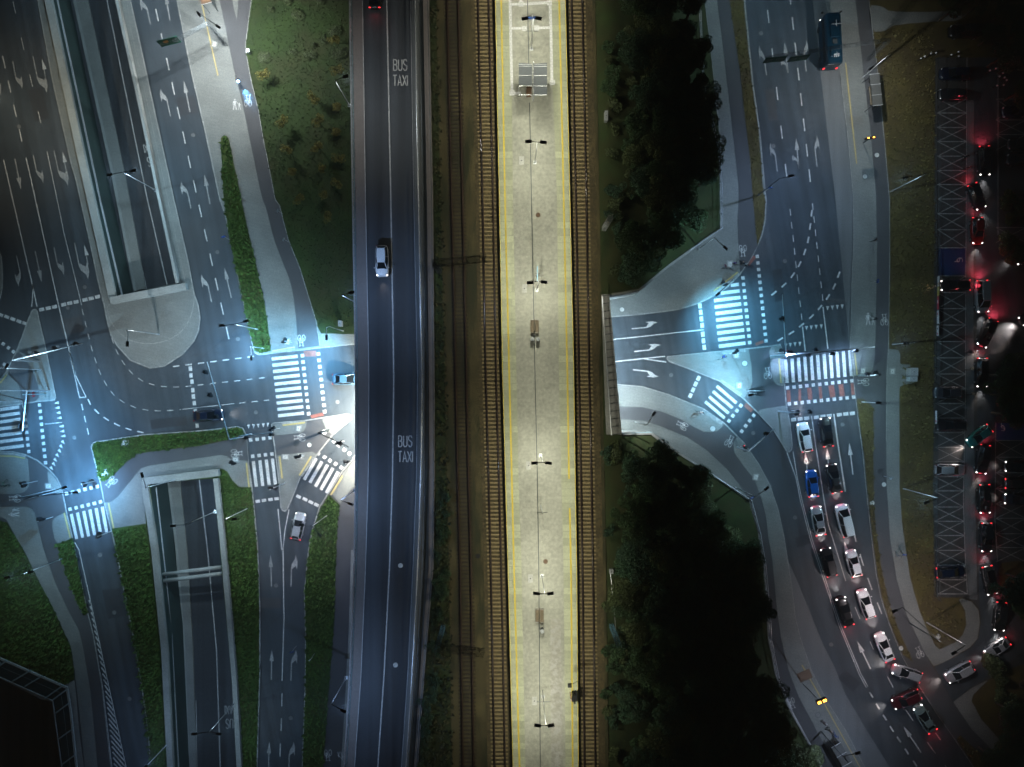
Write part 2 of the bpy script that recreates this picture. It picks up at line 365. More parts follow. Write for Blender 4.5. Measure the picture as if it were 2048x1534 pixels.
# --- north centre: pavement, cycle path, verges
B = [(333, -100), z2((15, 0)), z2((115, 500)), z2((230, 1000)), z2((345, 1534)), z4((385, 300)), z4((510, 900)), z4((560, 1130)), z4((600, 1330)), z4((612, 1362)), z4((640, 1378)), z4((720, 1370)), z4((1110, 1325)), z4((1390, 1295)), (760, 684), (760, -100)]
raised('pavement', B, PAVE)
CPL = [(420, -100)] + z2([(340, 0), (380, 180), (450, 530), (520, 800), (600, 1200), (670, 1534)]) + z4([(700, 250), (760, 500), (830, 680), (890, 830), (920, 1000), (945, 1330)])
CPR = [(515, -100)] + z2([(585, 0), (540, 340), (550, 440), (580, 600), (640, 850), (680, 1080), (720, 1280), (770, 1534)]) + z4([(800, 230), (870, 500), (960, 720), (1020, 920), (1080, 1110), (1112, 1310)])
sheet('cycle_path', chaikin(CPL, 1, False) + chaikin(CPR, 1, False)[::-1], ZO, CYC)
sheet('pavement', z2([(430, -60), (490, -60), (482, 60), (473, 150), (450, 60)]), ZG, PAVE)
GPOLY = []   # (polygon, z, kind) for tufts
def grass(pts, z=ZG, m=None, kind=0, name='grass_verge', ch=0):
    if ch: pts = chaikin(pts, ch)
    GPOLY.append((pts, z, kind)); return sheet(name, pts, z, m or GRASS)
G1 = CPR[:-1] + z4([(1085, 1150), (1120, 1215), (1390, 1222)]) + [(762, 668), (762, -100)]
grass(G1, m=mat('lawn_turf', (.022, .043, .006), .95, noise=(.25, 5), var=.4, bump=.5, extra=ex_two((.036, .036, .010), .10, .46, .66)), kind=3)
ribbon(KB, CPR, .1, ZG + .01)
grass(z2([(350, 1060), (365, 1045), (395, 1043), (412, 1060), (440, 1200), (510, 1534)]) + z4([(500, 160), (560, 430), (620, 680), (680, 950), (710, 1130), (735, 1350), (660, 1365), (612, 1350), (590, 1270), (560, 1130), (500, 860), (420, 500), (385, 260), (372, 160)]) + [z2((355, 1150))])
# --- far left bits
raised('pavement', chaikin([(-120, 440), (-20, 470), (2, 505), (5, 545), (4, 585), (-6, 612), (-120, 660)], 1), PAVE)
isl = q0([(490, 480), (505, 460), (530, 453), (555, 460), (572, 480), (640, 790), (700, 1050), (800, 1534)]) + q1([(850, 395), (853, 430), (835, 455), (800, 465), (600, 480), (330, 520), (0, 560), (-900, 700), (-900, 300), (-100, 190)]) + q0([(50, 1500), (250, 1100), (330, 900), (430, 620)])
raised('pavement', isl, PAVE)
sheet('cycle_path', chaikin([(14, 743), (26, 759), (36.5, 767), (41.7, 785), (43.2, 806.5), (79.3, 801.5), (77, 772.6), (68, 747.7), (56, 725.6), (40, 705), (32, 705)], 1), ZO, CYC)
C2 = [(-300, 900)] + q2([(0, 30), (200, 30), (380, 70), (560, 150), (740, 290), (870, 430), (940, 580), (980, 750), (1030, 1000), (1100, 1300), (1140, 1534)]) + z7([(610, 400), (660, 600), (720, 950), (785, 1534)]) + [(234, 1640), (136, 1640), (123, 1534), (106, 1403), (84, 1398), (0, 1356), (-300, 1225)]
raised('cycle_path', C2, CYC)
sheet('pavement', chaikin([(-300, 905)] + q2([(0, 55), (200, 52), (425, 95), (440, 300), (460, 530), (400, 630), (300, 675), (0, 675)]) + [(-300, 988)], 1), ZO, PAVE)
sheet('pavement', chaikin(q2([(728, 310), (800, 380), (890, 500), (930, 600), (950, 665), (840, 665), (780, 620), (735, 460)]), 1), ZO, PAVE)
PBL = [(-300, 1013)] + q2([(0, 870), (400, 870), (480, 900), (530, 960), (620, 1330), (672, 1534)]) + z7([(390, 230), (480, 420), (560, 570), (590, 700), (640, 1000), (690, 1534)]) + [(203, 1640), (178, 1640)] + z7([(600, 1534), (545, 1000), (525, 850), (500, 680), (440, 550), (370, 400), (280, 230), (180, 20)]) + q2([(360, 1534), (100, 1070), (0, 1020)]) + [(-300, 1033)]
sheet('pavement', PBL, ZO, PAVE)
sheet('pavement', chaikin(q2([(790, 1120), (840, 1030), (1005, 955), (1060, 1150), (1112, 1350), (1000, 1400), (850, 1440)]), 1), ZO, PAVE)
grass([(-300, 1045), (0, 1042), (14, 1045), (47, 1100), (79, 1165), (105, 1213), (124, 1256), (141, 1292), (148, 1340), (149, 1359), (125, 1372), (62, 1343), (0, 1316), (-300, 1190)])
grass([(113, 1088), (146, 1076), (150, 1100), (172, 1213), (177, 1225), (168, 1231), (150, 1195), (135, 1155), (121, 1110)])
# bottom-left: paved rim and teal glass canopy over the pit edge
sheet('pavement', [(-300, 1190), (0, 1317), (62, 1344), (125, 1372), (149, 1360), (153, 1400), (158, 1460), (168, 1534), (177, 1640), (135, 1640), (122, 1534), (105, 1402), (85, 1397), (0, 1355), (-300, 1225)], ZG, CONC)
can = tag(empty('glass_canopy', P(60, 1370, .9)), 'dark teal glass canopy with pale steel beams beside the black pit', 'canopy')
def local(bm, o):
    inv = Matrix.Translation(o.location).inverted() if o.rotation_euler.z == 0 else (Matrix.Translation(o.location) @ Matrix.Rotation(o.rotation_euler.z, 4, 'Z')).inverted()
    bm.transform(inv)
def part(name, bm, m, o, smooth=False): local(bm, o); return from_bm(name, bm, m, o, smooth)
outer = [(-160, 1246), (0, 1318), (133, 1376), (140, 1420), (152, 1534), (160, 1640)]; innr = [(-160, 1284), (0, 1355), (105, 1402), (110, 1440), (123, 1534), (133, 1640)]
bm = bmesh.new(); poly(bm, [P(x, y, .9) for x, y in outer + innr[::-1]]); part('glass_roof', bm, TEALG, can)
bm = bmesh.new(); ribbon3(bm, outer, .28, .8, 1.05); ribbon3(bm, innr, .12, .8, 1.0); part('edge_beam', bm, CONCL, can)
for a, b in (((0, 1326), (-25, 1343)), ((13, 1321), (-8, 1337)), ((61, 1341), (24, 1363)), ((84, 1352), (49, 1373)), ((126, 1371), (89, 1397)), ((132, 1380), (105, 1400)), ((137, 1407), (111, 1426)), ((145, 1458), (117, 1478)), ((150, 1510), (124, 1529)), ((157, 1570), (130, 1590)), ((-30, 1306), (-60, 1327)), ((-75, 1287), (-100, 1308))):
    bm = bmesh.new(); ribbon3(bm, [a, b], .2, .92, 1.1); part('beam', bm, TEALR, can)
bm = bmesh.new(); ribbon(bm, [(p[0] * .6 + q[0] * .4, p[1] * .6 + q[1] * .4) for p, q in zip(outer, innr)], .05, .93); part('glazing_bar', bm, TEALR, can)
# --- raised block D
Dp = z5([(705, 770), (700, 745), (715, 712), (745, 703), (1100, 650), (1534, 620)]) + z6([(400, 598), (480, 588), (520, 600), (545, 650), (560, 850), (590, 1050), (605, 1200), (635, 1534)]) + z8([(600, 400), (600, 850), (580, 1534)]) + [(512, 1640), (309, 1640)] + z7([(1065, 1534), (1050, 1300), (1000, 950), (940, 600), (890, 350), (820, 0)]) + z5([(840, 1330), (800, 1170), (770, 1020), (740, 900)])
raised('grass_verge', Dp, GRASS, holes=[TS])
ge = z5([(710, 770), (705, 745), (718, 720), (750, 712), (1100, 660), (1534, 630)]) + z6([(400, 606), (480, 598), (515, 610), (538, 650), (548, 672), (400, 690), (0, 755)]) + z5([(1534, 735), (1150, 780), (1050, 800), (980, 850), (900, 930), (850, 980), (800, 1005), (760, 985), (745, 900)])
GPOLY.append((ge, ZR + .02, 0))
GPOLY.append(([(229, 1062), (292, 1050), (299, 1100), (320, 1326), (332, 1534), (338, 1640), (309, 1640), (299, 1534), (281, 1369), (264, 1270), (250, 1199), (230, 1100)], ZR, 0))
GPOLY.append(([(437, 941), (452, 943), (464, 962), (477, 976), (503, 977), (507, 1013), (515, 1100), (518, 1213), (518, 1340), (512, 1534), (510, 1640), (488, 1640), (483, 1534), (472, 1340), (450, 1100)], ZR, 0))
DPp = z5([(772, 1005), (800, 1005), (850, 980), (900, 930), (980, 850), (1050, 800), (1150, 780), (1534, 735)]) + z6([(400, 690), (548, 672), (562, 850), (430, 840), (400, 815), (350, 805)]) + z5([(1534, 830), (1150, 885), (1080, 910), (1030, 970), (960, 1060), (900, 1130), (850, 1165), (803, 1170)])
sheet('cycle_path', DPp, ZO, CYC)
sheet('pavement', [(210, 1005), (221.6, 1004), (234.7, 994.7), (250, 976), (268.6, 953), (281.6, 937), (300, 931), (400, 916), (441, 910), (454, 912.5), (462, 919), (496, 921.6), (503, 974), (478, 974), (465, 961), (454, 942.5), (441, 936), (285, 955), (292, 1047), (224, 1057)], ZO + .004, PAVE)
# --- island between the two small roads, and the block right of it
E = z6([(740, 572), (765, 750), (790, 950), (805, 1100), (812, 1205), (825, 1230), (842, 1236), (860, 1222), (900, 1130), (960, 980), (1090, 800), (1210, 650), (1290, 580), (1350, 530), (1358, 510), (1345, 497), (1300, 495), (1000, 540), (760, 560)])
raised('cycle_path', E, CYC)
sheet('pavement', z6([(747, 572), (1015, 540), (1000, 600), (985, 625), (955, 637), (765, 655)]), ZO, PAVE)
sheet('pavement', z6([(785, 808), (1050, 780), (1085, 800), (955, 975), (895, 1128), (857, 1215), (841, 1230), (826, 1224), (815, 1200), (805, 1050), (795, 940)]), ZO, PAVE)
sheet('pavement', z6([(1130, 530), (1345, 503), (1348, 525), (1210, 645), (1160, 620)]), ZO, PAVE)
F = [(762, 880)] + z6([(1390, 810), (1290, 920), (1200, 1060), (1110, 1200), (1050, 1390), (1025, 1534)]) + z8([(915, 300), (925, 600), (920, 1000), (900, 1534)]) + [(600, 1640), (762, 1640)]
raised('cycle_path', F, CYC)
grass([(663, 994), (657, 990), (640, 1019), (625, 1063), (618, 1100)] + z8([(917, 300), (927, 600), (922, 1000), (902, 1534)]) + [(602, 1640), (640, 1640)] + z8([(1055, 1450), (1070, 1200), (1095, 900), (1125, 500), (1140, 0)]) + [(676, 1039), (680, 1010)])
sheet('pavement', [(664, 988), (687, 944), (715, 915), (730, 960), (702, 978), (680, 1008)], ZO, PAVE)
sheet('pavement', [(709, 1100), (703, 1281), (690, 1534), (690, 1600), (678, 1600), (690, 1400), (698, 1250), (702, 1100)], ZO, CONC)
# --- right side north-west block
RP1 = [(1404, -100), (1409, 0), (1430, 182), (1441, 274), (1441, 400), (1441.5, 460), (1401, 486), (1336, 533), (1279, 580), (1200, 590), (1200, 634)] + r6([(160, 895), (400, 875), (600, 850), (680, 838), (750, 818), (830, 792), (900, 760), (980, 715), (1050, 670), (1150, 570), (1250, 420), (1320, 270), (1345, 150), (1350, 0)]) + s0([(150, 1000), (100, 650), (35, 0)]) + [(1480, -100)]
raised('pavement', RP1, PAVE)
rcl = [(1424, -100), (1434, 0), (1451, 136), (1465, 261), (1477, 365), (1477, 400), (1474.5, 452), (1480, 546)]
rcr = [(1450, -100), (1459, 0), (1480, 143), (1490, 235), (1501, 326), (1506, 400), (1514, 483), (1515, 492)]
sheet('cycle_path', chaikin(rcl, 1, False) + [(1500, 519)] + chaikin(rcr, 1, False)[::-1], ZO, CYC)
grass(rcr + [(1523, 466), (1529, 439), (1530.5, 400), (1527.5, 392), (1517, 261), (1504, 169), (1487, 0), (1478, -100)], m=GRASSB, kind=2)
# --- island right
I3 = q6([(-340, 178), (850, 60), (1210, 20), (1370, -2)]) + [(1559.6, 689), (1563, 695), (1566.7, 713), (1568.7, 764), (1572.6, 809.5), (1580, 848), (1584.4, 890), (1583, 899), (1578, 904), (1573, 901), (1568.5, 894), (1545.6, 857), (1517, 826.6), (1488, 798), (1453, 767), (1406, 748.7), (1380, 738), (1339, 723), (1334, 717)]
raised('cycle_path', I3, CYC)
sheet('pavement', [(1337, 714)] + [(1497, 697), (1502.6, 729), (1504.5, 763), (1501, 776), (1489, 796), (1453, 766), (1406, 747.7), (1380, 737), (1340, 722), (1335.5, 717)], ZO, PAVE)
sheet('pavement', chaikin([(1538, 693), (1559, 690), (1562, 696), (1566, 713), (1568, 764), (1569, 772), (1556, 771), (1548, 765), (1543, 745), (1541, 729)], 1), ZO, PAVE)
sheet('pavement', [(1515.6, 825), (1519, 821), (1526, 818), (1571.7, 811), (1579.5, 848), (1583.5, 890), (1578, 903), (1569, 893), (1546, 856)], ZO, PAVE)
# --- south-west right block
kerbR4 = r7([(150, 70), (220, 75), (400, 90), (600, 150), (760, 215), (870, 260), (1030, 370), (1180, 520), (1290, 680), (1380, 850), (1440, 1030)]) + [(1566, 1065), (1576, 1128), (1583, 1171), (1590, 1234), (1600, 1275), (1622, 1340), (1652, 1400), (1690, 1460), (1729, 1534), (1790, 1640)]
FENS = [(1243, 866), (1302.6, 866), (1315.6, 878), (1362.5, 909), (1428, 951), (1498, 998), (1516, 1063), (1527, 1128), (1534, 1205), (1537, 1274), (1552, 1350), (1578, 1416), (1621, 1494), (1641, 1534), (1700, 1640)]
raised('cycle_path', kerbR4 + FENS[::-1] + [(1200, 866), (1200, 772)], CYC)
sheet('pavement', [(1200, 772), (1237, 771.5), (1284, 775), (1336, 790), (1378, 807), (1407, 820), (1448, 848), (1443, 855), (1434, 862), (1425, 864), (1407, 863), (1388, 854), (1362, 838.7), (1323, 823), (1284, 814), (1242, 812.6), (1200, 812)], ZO, PAVE)
sheet('pavement', [(1200, 838), (1244, 839), (1284, 841), (1323, 853), (1375, 875), (1414, 901), (1454, 938), (1480, 971), (1494, 994), (1428, 951), (1362, 909), (1315, 878), (1302, 866), (1242, 866), (1200, 866)], ZO, PAVE)
RS = [(1467, 891), (1467.5, 884), (1474, 874), (1488, 887)] + kerbR4[8:]
RSl = [(1469.5, 906.5), (1487.7, 932.5), (1508.5, 958.6), (1521.6, 992.5), (1532, 1031.6), (1537, 1076), (1545, 1121), (1552.5, 1205), (1561.6, 1274), (1577, 1340), (1597.8, 1394), (1617, 1429.5), (1637, 1468.6), (1676, 1534), (1730, 1640)]
sheet('pavement', RS + RSl[::-1], ZO, PAVE)
kout = [(1540, 971.6), (1555.5, 1018.6), (1570, 1085), (1580, 1128), (1598, 1171), (1618.6, 1221), (1646.7, 1290.7), (1668, 1332), (1691.6, 1390), (1734.6, 1463), (1779.6, 1534), (1845, 1640)]
sheet('bus_bay', [(1576, 1128), (1583, 1171), (1590, 1234), (1600, 1275), (1622, 1340), (1652, 1400), (1690, 1460), (1729, 1534), (1790, 1640)] + kout[3:][::-1], .006, BAY)
# --- east side block
kin = [(1640, -100), (1652, 0), (1668, 80), (1679.5, 130), (1688.6, 208.6), (1696.4, 274), (1707, 391), (1707.6, 494), (1705, 540), (1701, 700), (1706, 745), (1712, 796), (1716.7, 837), (1725.9, 905), (1732.7, 974), (1740.7, 1050), (1744, 1080), (1753, 1148), (1762, 1194), (1778, 1246), (1804.7, 1312), (1836, 1367), (1873, 1425.7), (1910.3, 1478.5), (1947.5, 1534), (2030, 1640)]
kbay = [(1612, -100), (1624.7, 0), (1631, 52), (1640, 135.6), (1654.7, 261), (1670, 390), (1682.5, 517), (1699, 698)]
sheet('bus_bay', kbay + kin[:10][::-1], .006, BAY)
R5 = kin + [(2400, 1640), (2400, -100)]
raised('grass_verge', R5, GRASSB)
clL = [(1700, -100), (1710.8, 0), (1725, 130), (1740.8, 261), (1752, 390), (1754.4, 494), (1752, 608), (1750, 715), (1745, 740), (1736, 750), (1707, 753), (1712, 796)]
clR = [(1726, -100), (1738, 0), (1754, 130), (1769.4, 287), (1779, 400), (1779.5, 517), (1777, 695), (1773.8, 745.6), (1772.6, 882.5), (1773.8, 974), (1780.6, 1080), (1794, 1160), (1812.6, 1228), (1850, 1306), (1885, 1367), (1908.4, 1406), (1943.6, 1459), (2018, 1534), (2120, 1640)]
sheet('pavement', kin[:10] + [(1706.5, 752), (1736, 750), (1745, 740), (1750, 715), (1752, 608), (1754.4, 494), (1752, 390), (1740.8, 261), (1725, 130), (1710.8, 0), (1700, -100)], ZO, PAVE)
sheet('cycle_path', clL + kin[12:] + clR[::-1], ZO, CYC)
ribbon(KB, clR[:9], .1, ZG); 
grass([(1713, 798), (1728, 798), (1746.4, 814), (1747.5, 871), (1746.4, 928), (1750, 1050), (1753, 1068), (1764.7, 1148), (1778, 1205), (1794, 1251), (1826, 1324), (1806, 1310), (1780, 1246), (1763.5, 1194), (1755, 1148), (1746, 1080), (1742, 1050), (1734.5, 974), (1727.5, 905), (1718, 837)], m=GRASSB, kind=2)
grass([(1912, 1478), (1920, 1470), (2010, 1550), (2080, 1640), (2032, 1640), (1949, 1534)], m=GRASSB, kind=2)
RPV = [(1777, 698), (1790, 699), (1797, 701), (1800.7, 709), (1799, 803), (1799.3, 974), (1804.6, 1050), (1808.6, 1078), (1820.4, 1156), (1840, 1225), (1869, 1289.5), (1879, 1299.5), (1910, 1285), (1926, 1269), (1933, 1249.6), (1930, 1221), (1918, 1199.5), (1924, 1196.6), (1943.6, 1203.4), (1957.3, 1221), (1960, 1246), (1955.3, 1277), (1939.7, 1294.6), (1914, 1310), (1885, 1326), (1867.3, 1332), (1850, 1306), (1812.6, 1228), (1794, 1160), (1780.6, 1080), (1773.8, 974), (1772.6, 882.5), (1773.8, 745.6)]
sheet('pavement', RPV, ZO, PAVE)
sheet('pavement', [(1904, 1400), (1912, 1390), (1935, 1374), (1963, 1355), (1975, 1362), (1946, 1390), (1943, 1402), (1963, 1439), (2012, 1494), (2100, 1570), (2120, 1640), (2030, 1545), (1943.6, 1459)], ZO + .002, PAVE)
sheet('pavement', chaikin(s0([(985, 38), (1070, 45), (1110, 60), (1150, 90), (1490, 92), (1700, 80), (1700, 160), (1480, 165), (1200, 190), (1160, 205), (1110, 240), (1010, 245)]), 1), ZO, PAVE)
sheet('pavement', s2([(1318, 120), (1400, 130), (1430, 200), (1440, 290), (1370, 300), (1313, 320)]), ZO, PAVE)
GPOLY.append(([(1745, 70), (1790, 60), (1868, 50), (1871, 600), (1866, 1000), (1868, 1210), (1900, 1230), (1925, 1240), (1900, 1280), (1872, 1285), (1842, 1220), (1823, 1156), (1806, 1050), (1803, 700), (1780, 690), (1781, 400), (1772, 287)], ZR, 2))
struct(from_bm('kerb', KB, KERB))
# --- car park
CP = [(1870, 115), (2400, 115), (2400, 1120), (2030, 1122), (2003, 1126), (1997, 1140), (2000, 1170), (2050, 1250), (2400, 1260), (2400, 1300), (2040, 1330), (1975, 1360), (1945, 1375), (1905, 1405), (1868, 1334), (1887, 1327), (1914, 1311), (1940, 1296), (1956, 1277), (1961, 1246), (1958, 1220), (1944, 1202), (1924, 1195), (1880, 1195), (1872, 1190), (1866, 1000)]
sheet('car_park', CP, ZG, CARP)
sheet('road', [(1948, 115), (1994, 115), (1996, 480), (2030, 545), (2060, 640), (1992, 700), (1990, 900), (1989, 1100), (1996, 1130), (2000, 1180), (2040, 1250), (2050, 1300), (1990, 1345), (1940, 1376), (1906, 1404), (1869, 1334), (1914, 1312), (1941, 1297), (1957, 1278), (1962, 1246), (1960, 1218), (1958, 1190)], ZG + .006, ASPH)
sheet('pavement', [(1935, 200), (1948, 200), (1947, 600), (1948, 900), (1955, 1200), (1938, 1198), (1930, 1080), (1929, 1000), (1933, 800), (1934, 500)], ZG + .01, BAY)
LX = [(110, 1874.5), (500, 1875.5), (800, 1872), (1000, 1868), (1100, 1871), (1190, 1876)]; RX = [(110, 1934), (500, 1932), (800, 1931), (1000, 1927), (1080, 1929), (1190, 1935)]
CM = bmesh.new(); zc = ZG + .014
rows = [198, 226, 254.8, 283, 312.2, 341, 369.3, 398, 427.4, 459.3, 495.5, 551.8, 585, 617.3, 650, 683, 715.7, 748, 777, 807, 836, 865.4, 894.7, 923.4, 953.4, 981.8, 1014, 1042.5, 1071, 1100.7, 1130, 1159.4, 1187.8]
for y0, y1 in zip(rows, rows[1:]):
    a, b, c, d = interp(LX, y0), interp(RX, y0), interp(LX, y1), interp(RX, y1)
    ribbon(CM, [(a, y0), (b, y0)], .13, zc)
    if y0 != 495.5: ribbon(CM, [(a, y0), (d, y1)], .11, zc + .002); ribbon(CM, [(b, y0), (c, y1)], .11, zc + .004)
ribbon(CM, [(interp(LX, 1187.8), 1187.8), (interp(RX, 1187.8), 1187.8)], .13, zc)
ribbon(CM, [(interp(RX, y), y) for y in (115, 300, 500, 800, 1000, 1080, 1188)], .13, zc + .006)
ribbon(CM, [(1996, 120), (1996, 470)], .12, zc); ribbon(CM, [(1991.5, 845), (1990, 1040), (1995, 1124)], .12, zc + .001)
rr = [(881, 914.3), (914.3, 945.6), (945.6, 977), (977, 1008), (1008, 1036.5), (1036.5, 1067.5), (1067.5, 1095), (1095, 1124), (198, 240), (240, 269), (269, 300), (455, 485)]
for y0, y1 in rr:
    ribbon(CM, [(1992, y0), (2055, y0)], .11, zc + .003); ribbon(CM, [(1992, y0), (2052, y1)], .1, zc + .005); ribbon(CM, [(2052, y0), (1992, y1)], .1, zc + .007)
struct(from_bm('parking_bay_lines', CM, PAINTF))
sheet('blue_parking_bay', [(1876, 496.5), (1931.5, 496.5), (1931.5, 551), (1876, 551)], ZG + .008, BLUEP)
sheet('blue_parking_bay', [(1993, 846), (2055, 846), (2055, 880), (1993, 880)], ZG + .008, BLUEP)

PAT = mat('asphalt_repair', (.040, .043, .048), .85, noise=(.4, 9), var=.2, bump=.1); PAT2 = mat('pale_asphalt_repair', (.070, .070, .072), .85, noise=(.4, 9), var=.2, bump=.1)
for k, (pts, m) in enumerate((([(352, 196), (388, 190), (398, 226), (362, 232)], PAT), ([(118, 640), (160, 632), (168, 662), (126, 670)], PAT2), ([(300, 840), (372, 832), (374, 850), (304, 858)], PAT), ([(204, 1180), (240, 1176), (250, 1232), (216, 1238)], PAT), ([(520, 1196), (562, 1196), (562, 1216), (520, 1216)], PAT2), ([(1545, 540), (1564, 538), (1568, 600), (1550, 604)], PAT), ([(1440, 655), (1500, 650), (1500, 660), (1442, 664)], PAT2), ([(1590, 1075), (1620, 1068), (1624, 1086), (1594, 1094)], PAT), ([(1690, 1340), (1722, 1366), (1706, 1384), (1676, 1356)], PAT), ([(1530, 180), (1548, 178), (1556, 240), (1538, 242)], PAT2), ([(56, 180), (84, 174), (98, 236), (70, 244)], PAT), ([(1700, 600), (1650, 596), (1652, 604), (1701, 608)], PAT2), ([(1640, 860), (1644, 858), (1660, 930), (1655, 932)], PAT2))):
    sheet('road_patch', pts, .004, m)
# ---------------------------------------------------------------- elevated railway, bus flyover, platform
ZT = 6.5
YS = [-150, 0, 200, 400, 580, 750, 860, 950, 1040, 1134, 1240, 1350, 1440, 1534, 1690]
def ext(tab):
    (a, b), (c, d) = tab[0], tab[1]; (e, f), (g, h) = tab[-2], tab[-1]
    return [(-150, b + (d - b) * (-150 - a) / (c - a))] + tab + [(1690, h + (h - f) * (1690 - g) / (g - e))]
eL = ext([(0, 700), (400, 706), (750, 712), (950, 712), (1134, 709), (1350, 700), (1534, 689)])
wL = ext([(0, 706.5), (400, 712), (750, 717.5), (950, 717.5), (1134, 714), (1350, 705), (1534, 693)])
aL = ext([(0, 725), (400, 731), (750, 738), (950, 736.5), (1134, 731), (1350, 722), (1534, 709)])
mL = ext([(0, 773.5), (400, 781.6), (750, 787.5), (950, 785), (1134, 779), (1350, 768), (1534, 755.5)])
aR = ext([(0, 822), (400, 828.5), (750, 836), (950, 834), (1134, 827), (1350, 816.5), (1534, 804)])
cR = ext([(0, 839), (400, 847), (750, 850), (950, 849), (1134, 848), (1350, 832), (1534, 820)])
dR = ext([(0, 846), (400, 854), (750, 858), (950, 858), (1134, 857), (1350, 840), (1534, 828)])
eR = ext([(0, 858), (400, 866), (750, 869), (950, 870), (1134, 867), (1350, 849), (1534, 836)])
t1a = ext([(0, 894), (400, 903), (750, 911), (950, 915), (1134, 920), (1534, 925.5)]); t1b = ext([(0, 916), (400, 925), (750, 932.5), (950, 936.5), (1134, 941.5), (1534, 947)])
t2a = ext([(0, 955.5), (400, 965), (750, 971.5), (950, 977), (1134, 981.5), (1534, 989)]); t2b = ext([(0, 977), (400, 986), (750, 992), (950, 997.5), (1134, 1002.5), (1534, 1010)])
pL = ext([(0, 990), (400, 998), (750, 1004.5), (950, 1010), (1134, 1015.4), (1534, 1025.3)])
pR = ext([(0, 1131.4), (400, 1140.6), (750, 1148.4), (950, 1151), (1134, 1154), (1534, 1157.5)])
yl = ext([(0, 1002.4), (400, 1010), (750, 1018.6), (950, 1023.5), (1134, 1028), (1534, 1039)]); yr = ext([(0, 1118.4), (400, 1127.5), (750, 1134.8), (950, 1138), (1134, 1142), (1534, 1145.5)])
sl = ext([(0, 1022), (400, 1026), (750, 1033), (950, 1037), (1134, 1043), (1534, 1050.6)]); sr = ext([(0, 1099), (400, 1114), (750, 1118), (950, 1122.5), (1134, 1127), (1534, 1131)])
dc = ext([(0, 1055), (400, 1063), (750, 1070), (950, 1074.6), (1134, 1077.5), (1534, 1080.6)])
t3a = ext([(0, 1143.3), (400, 1152), (750, 1158), (950, 1162.2), (1134, 1165), (1534, 1169.5)]); t3b = ext([(0, 1164.5), (400, 1173), (750, 1178.5), (950, 1183), (1134, 1186), (1534, 1191)])
bR = ext([(0, 1189), (400, 1199), (590, 1202), (750, 1212), (868, 1220), (950, 1204), (1134, 1206), (1534, 1212)])
def off(tab, d): return [(a, b + d) for a, b in tab]
def line(tab, ys=YS): return [(interp(tab, y), y) for y in ys]
def strip(name, A, B_, z, m, ys=YS, sk=0, kind='structure'): return sheet(name, line(A, ys) + line(B_, ys)[::-1], z, m, skirt=sk, kind=kind)
def prism(name, xy, z0, z1_, m):
    bm = bmesh.new(); top = [Vector((x, y, z1_)) for x, y in xy]; poly(bm, top)
    n = len(xy); up = [bm.verts.new(v) for v in top]; dn = [bm.verts.new((v.x, v.y, z0)) for v in top]
    for i in range(n):
        j = (i + 1) % n; bm.faces.new((up[i], up[j], dn[j], dn[i]))
    poly(bm, [Vector((x, y, z0)) for x, y in xy])
    return from_bm(name, bm, m)
def W(x, y, z): v = P(x, y, z); return (v.x, v.y)
NA, NB = W(733, 670, 0), W(1206, 600, 0); SA, SB = W(733, 985, 0), W(1230, 862, 0)
nl = [W(interp(eL, y) + 7, y, ZT) for y in (-150, 0, 300, 600)]; sl_ = [W(interp(eL, y) + 7, y, ZT) for y in (1040, 1200, 1350, 1534, 1690)]
tag(prism('abutment', nl + [NA, NB, W(1203, 560, 6.4), W(1195, 0, 6.4), W(1192, -150, 6.4)], -.1, ZT - .06, CONC), 'concrete abutment under the tracks on the north side of the underpass', 'abutment')
tag(prism('abutment', [SA] + sl_ + [W(1212, 1690, 6.4), W(1206, 1100, 6.4), W(1207, 900, 6.4), SB], -.1, ZT - .06, CONC), 'concrete abutment under the tracks on the south side of the underpass', 'abutment')
deck = [W(interp(eL, y) + 1, y, ZT) for y in (600, 700, 800, 900, 1040)] + [W(1230, 868.5, ZT), W(1243, 868, ZT), W(1218.5, 590, ZT), W(1203, 590, ZT)]
tag(prism('bridge_deck', deck, ZT - 1.2, ZT - .05, CONC), 'wide concrete bridge deck carrying the railway and the bus road over the underpass', 'bridge')
sheet('embankment', line(eR) + [(1196, 1690), (1212, 1534), (1206, 1134), (1206, 950), (1236, 885), (1246, 871), (1240, 869.5), (1212, 869), (1202, 589), (1217, 588), (1217, 570), (1200, 540), (1199, 400), (1189, 0), (1187, -150)], ZT - .03, GRASSD)
strip('ballast', off(t1a, -22), off(t2a, -9), ZT, BALLD)
strip('ballast', off(t2a, -14), off(t3b, 20), ZT + .02, BALL)
strip('ballast', off(t3b, 16), off(t3b, 26), ZT + .01, BALLD)
GPOLY.append((line(off(eR, 3)) + line(off(t1a, -18))[::-1], ZT, 1))
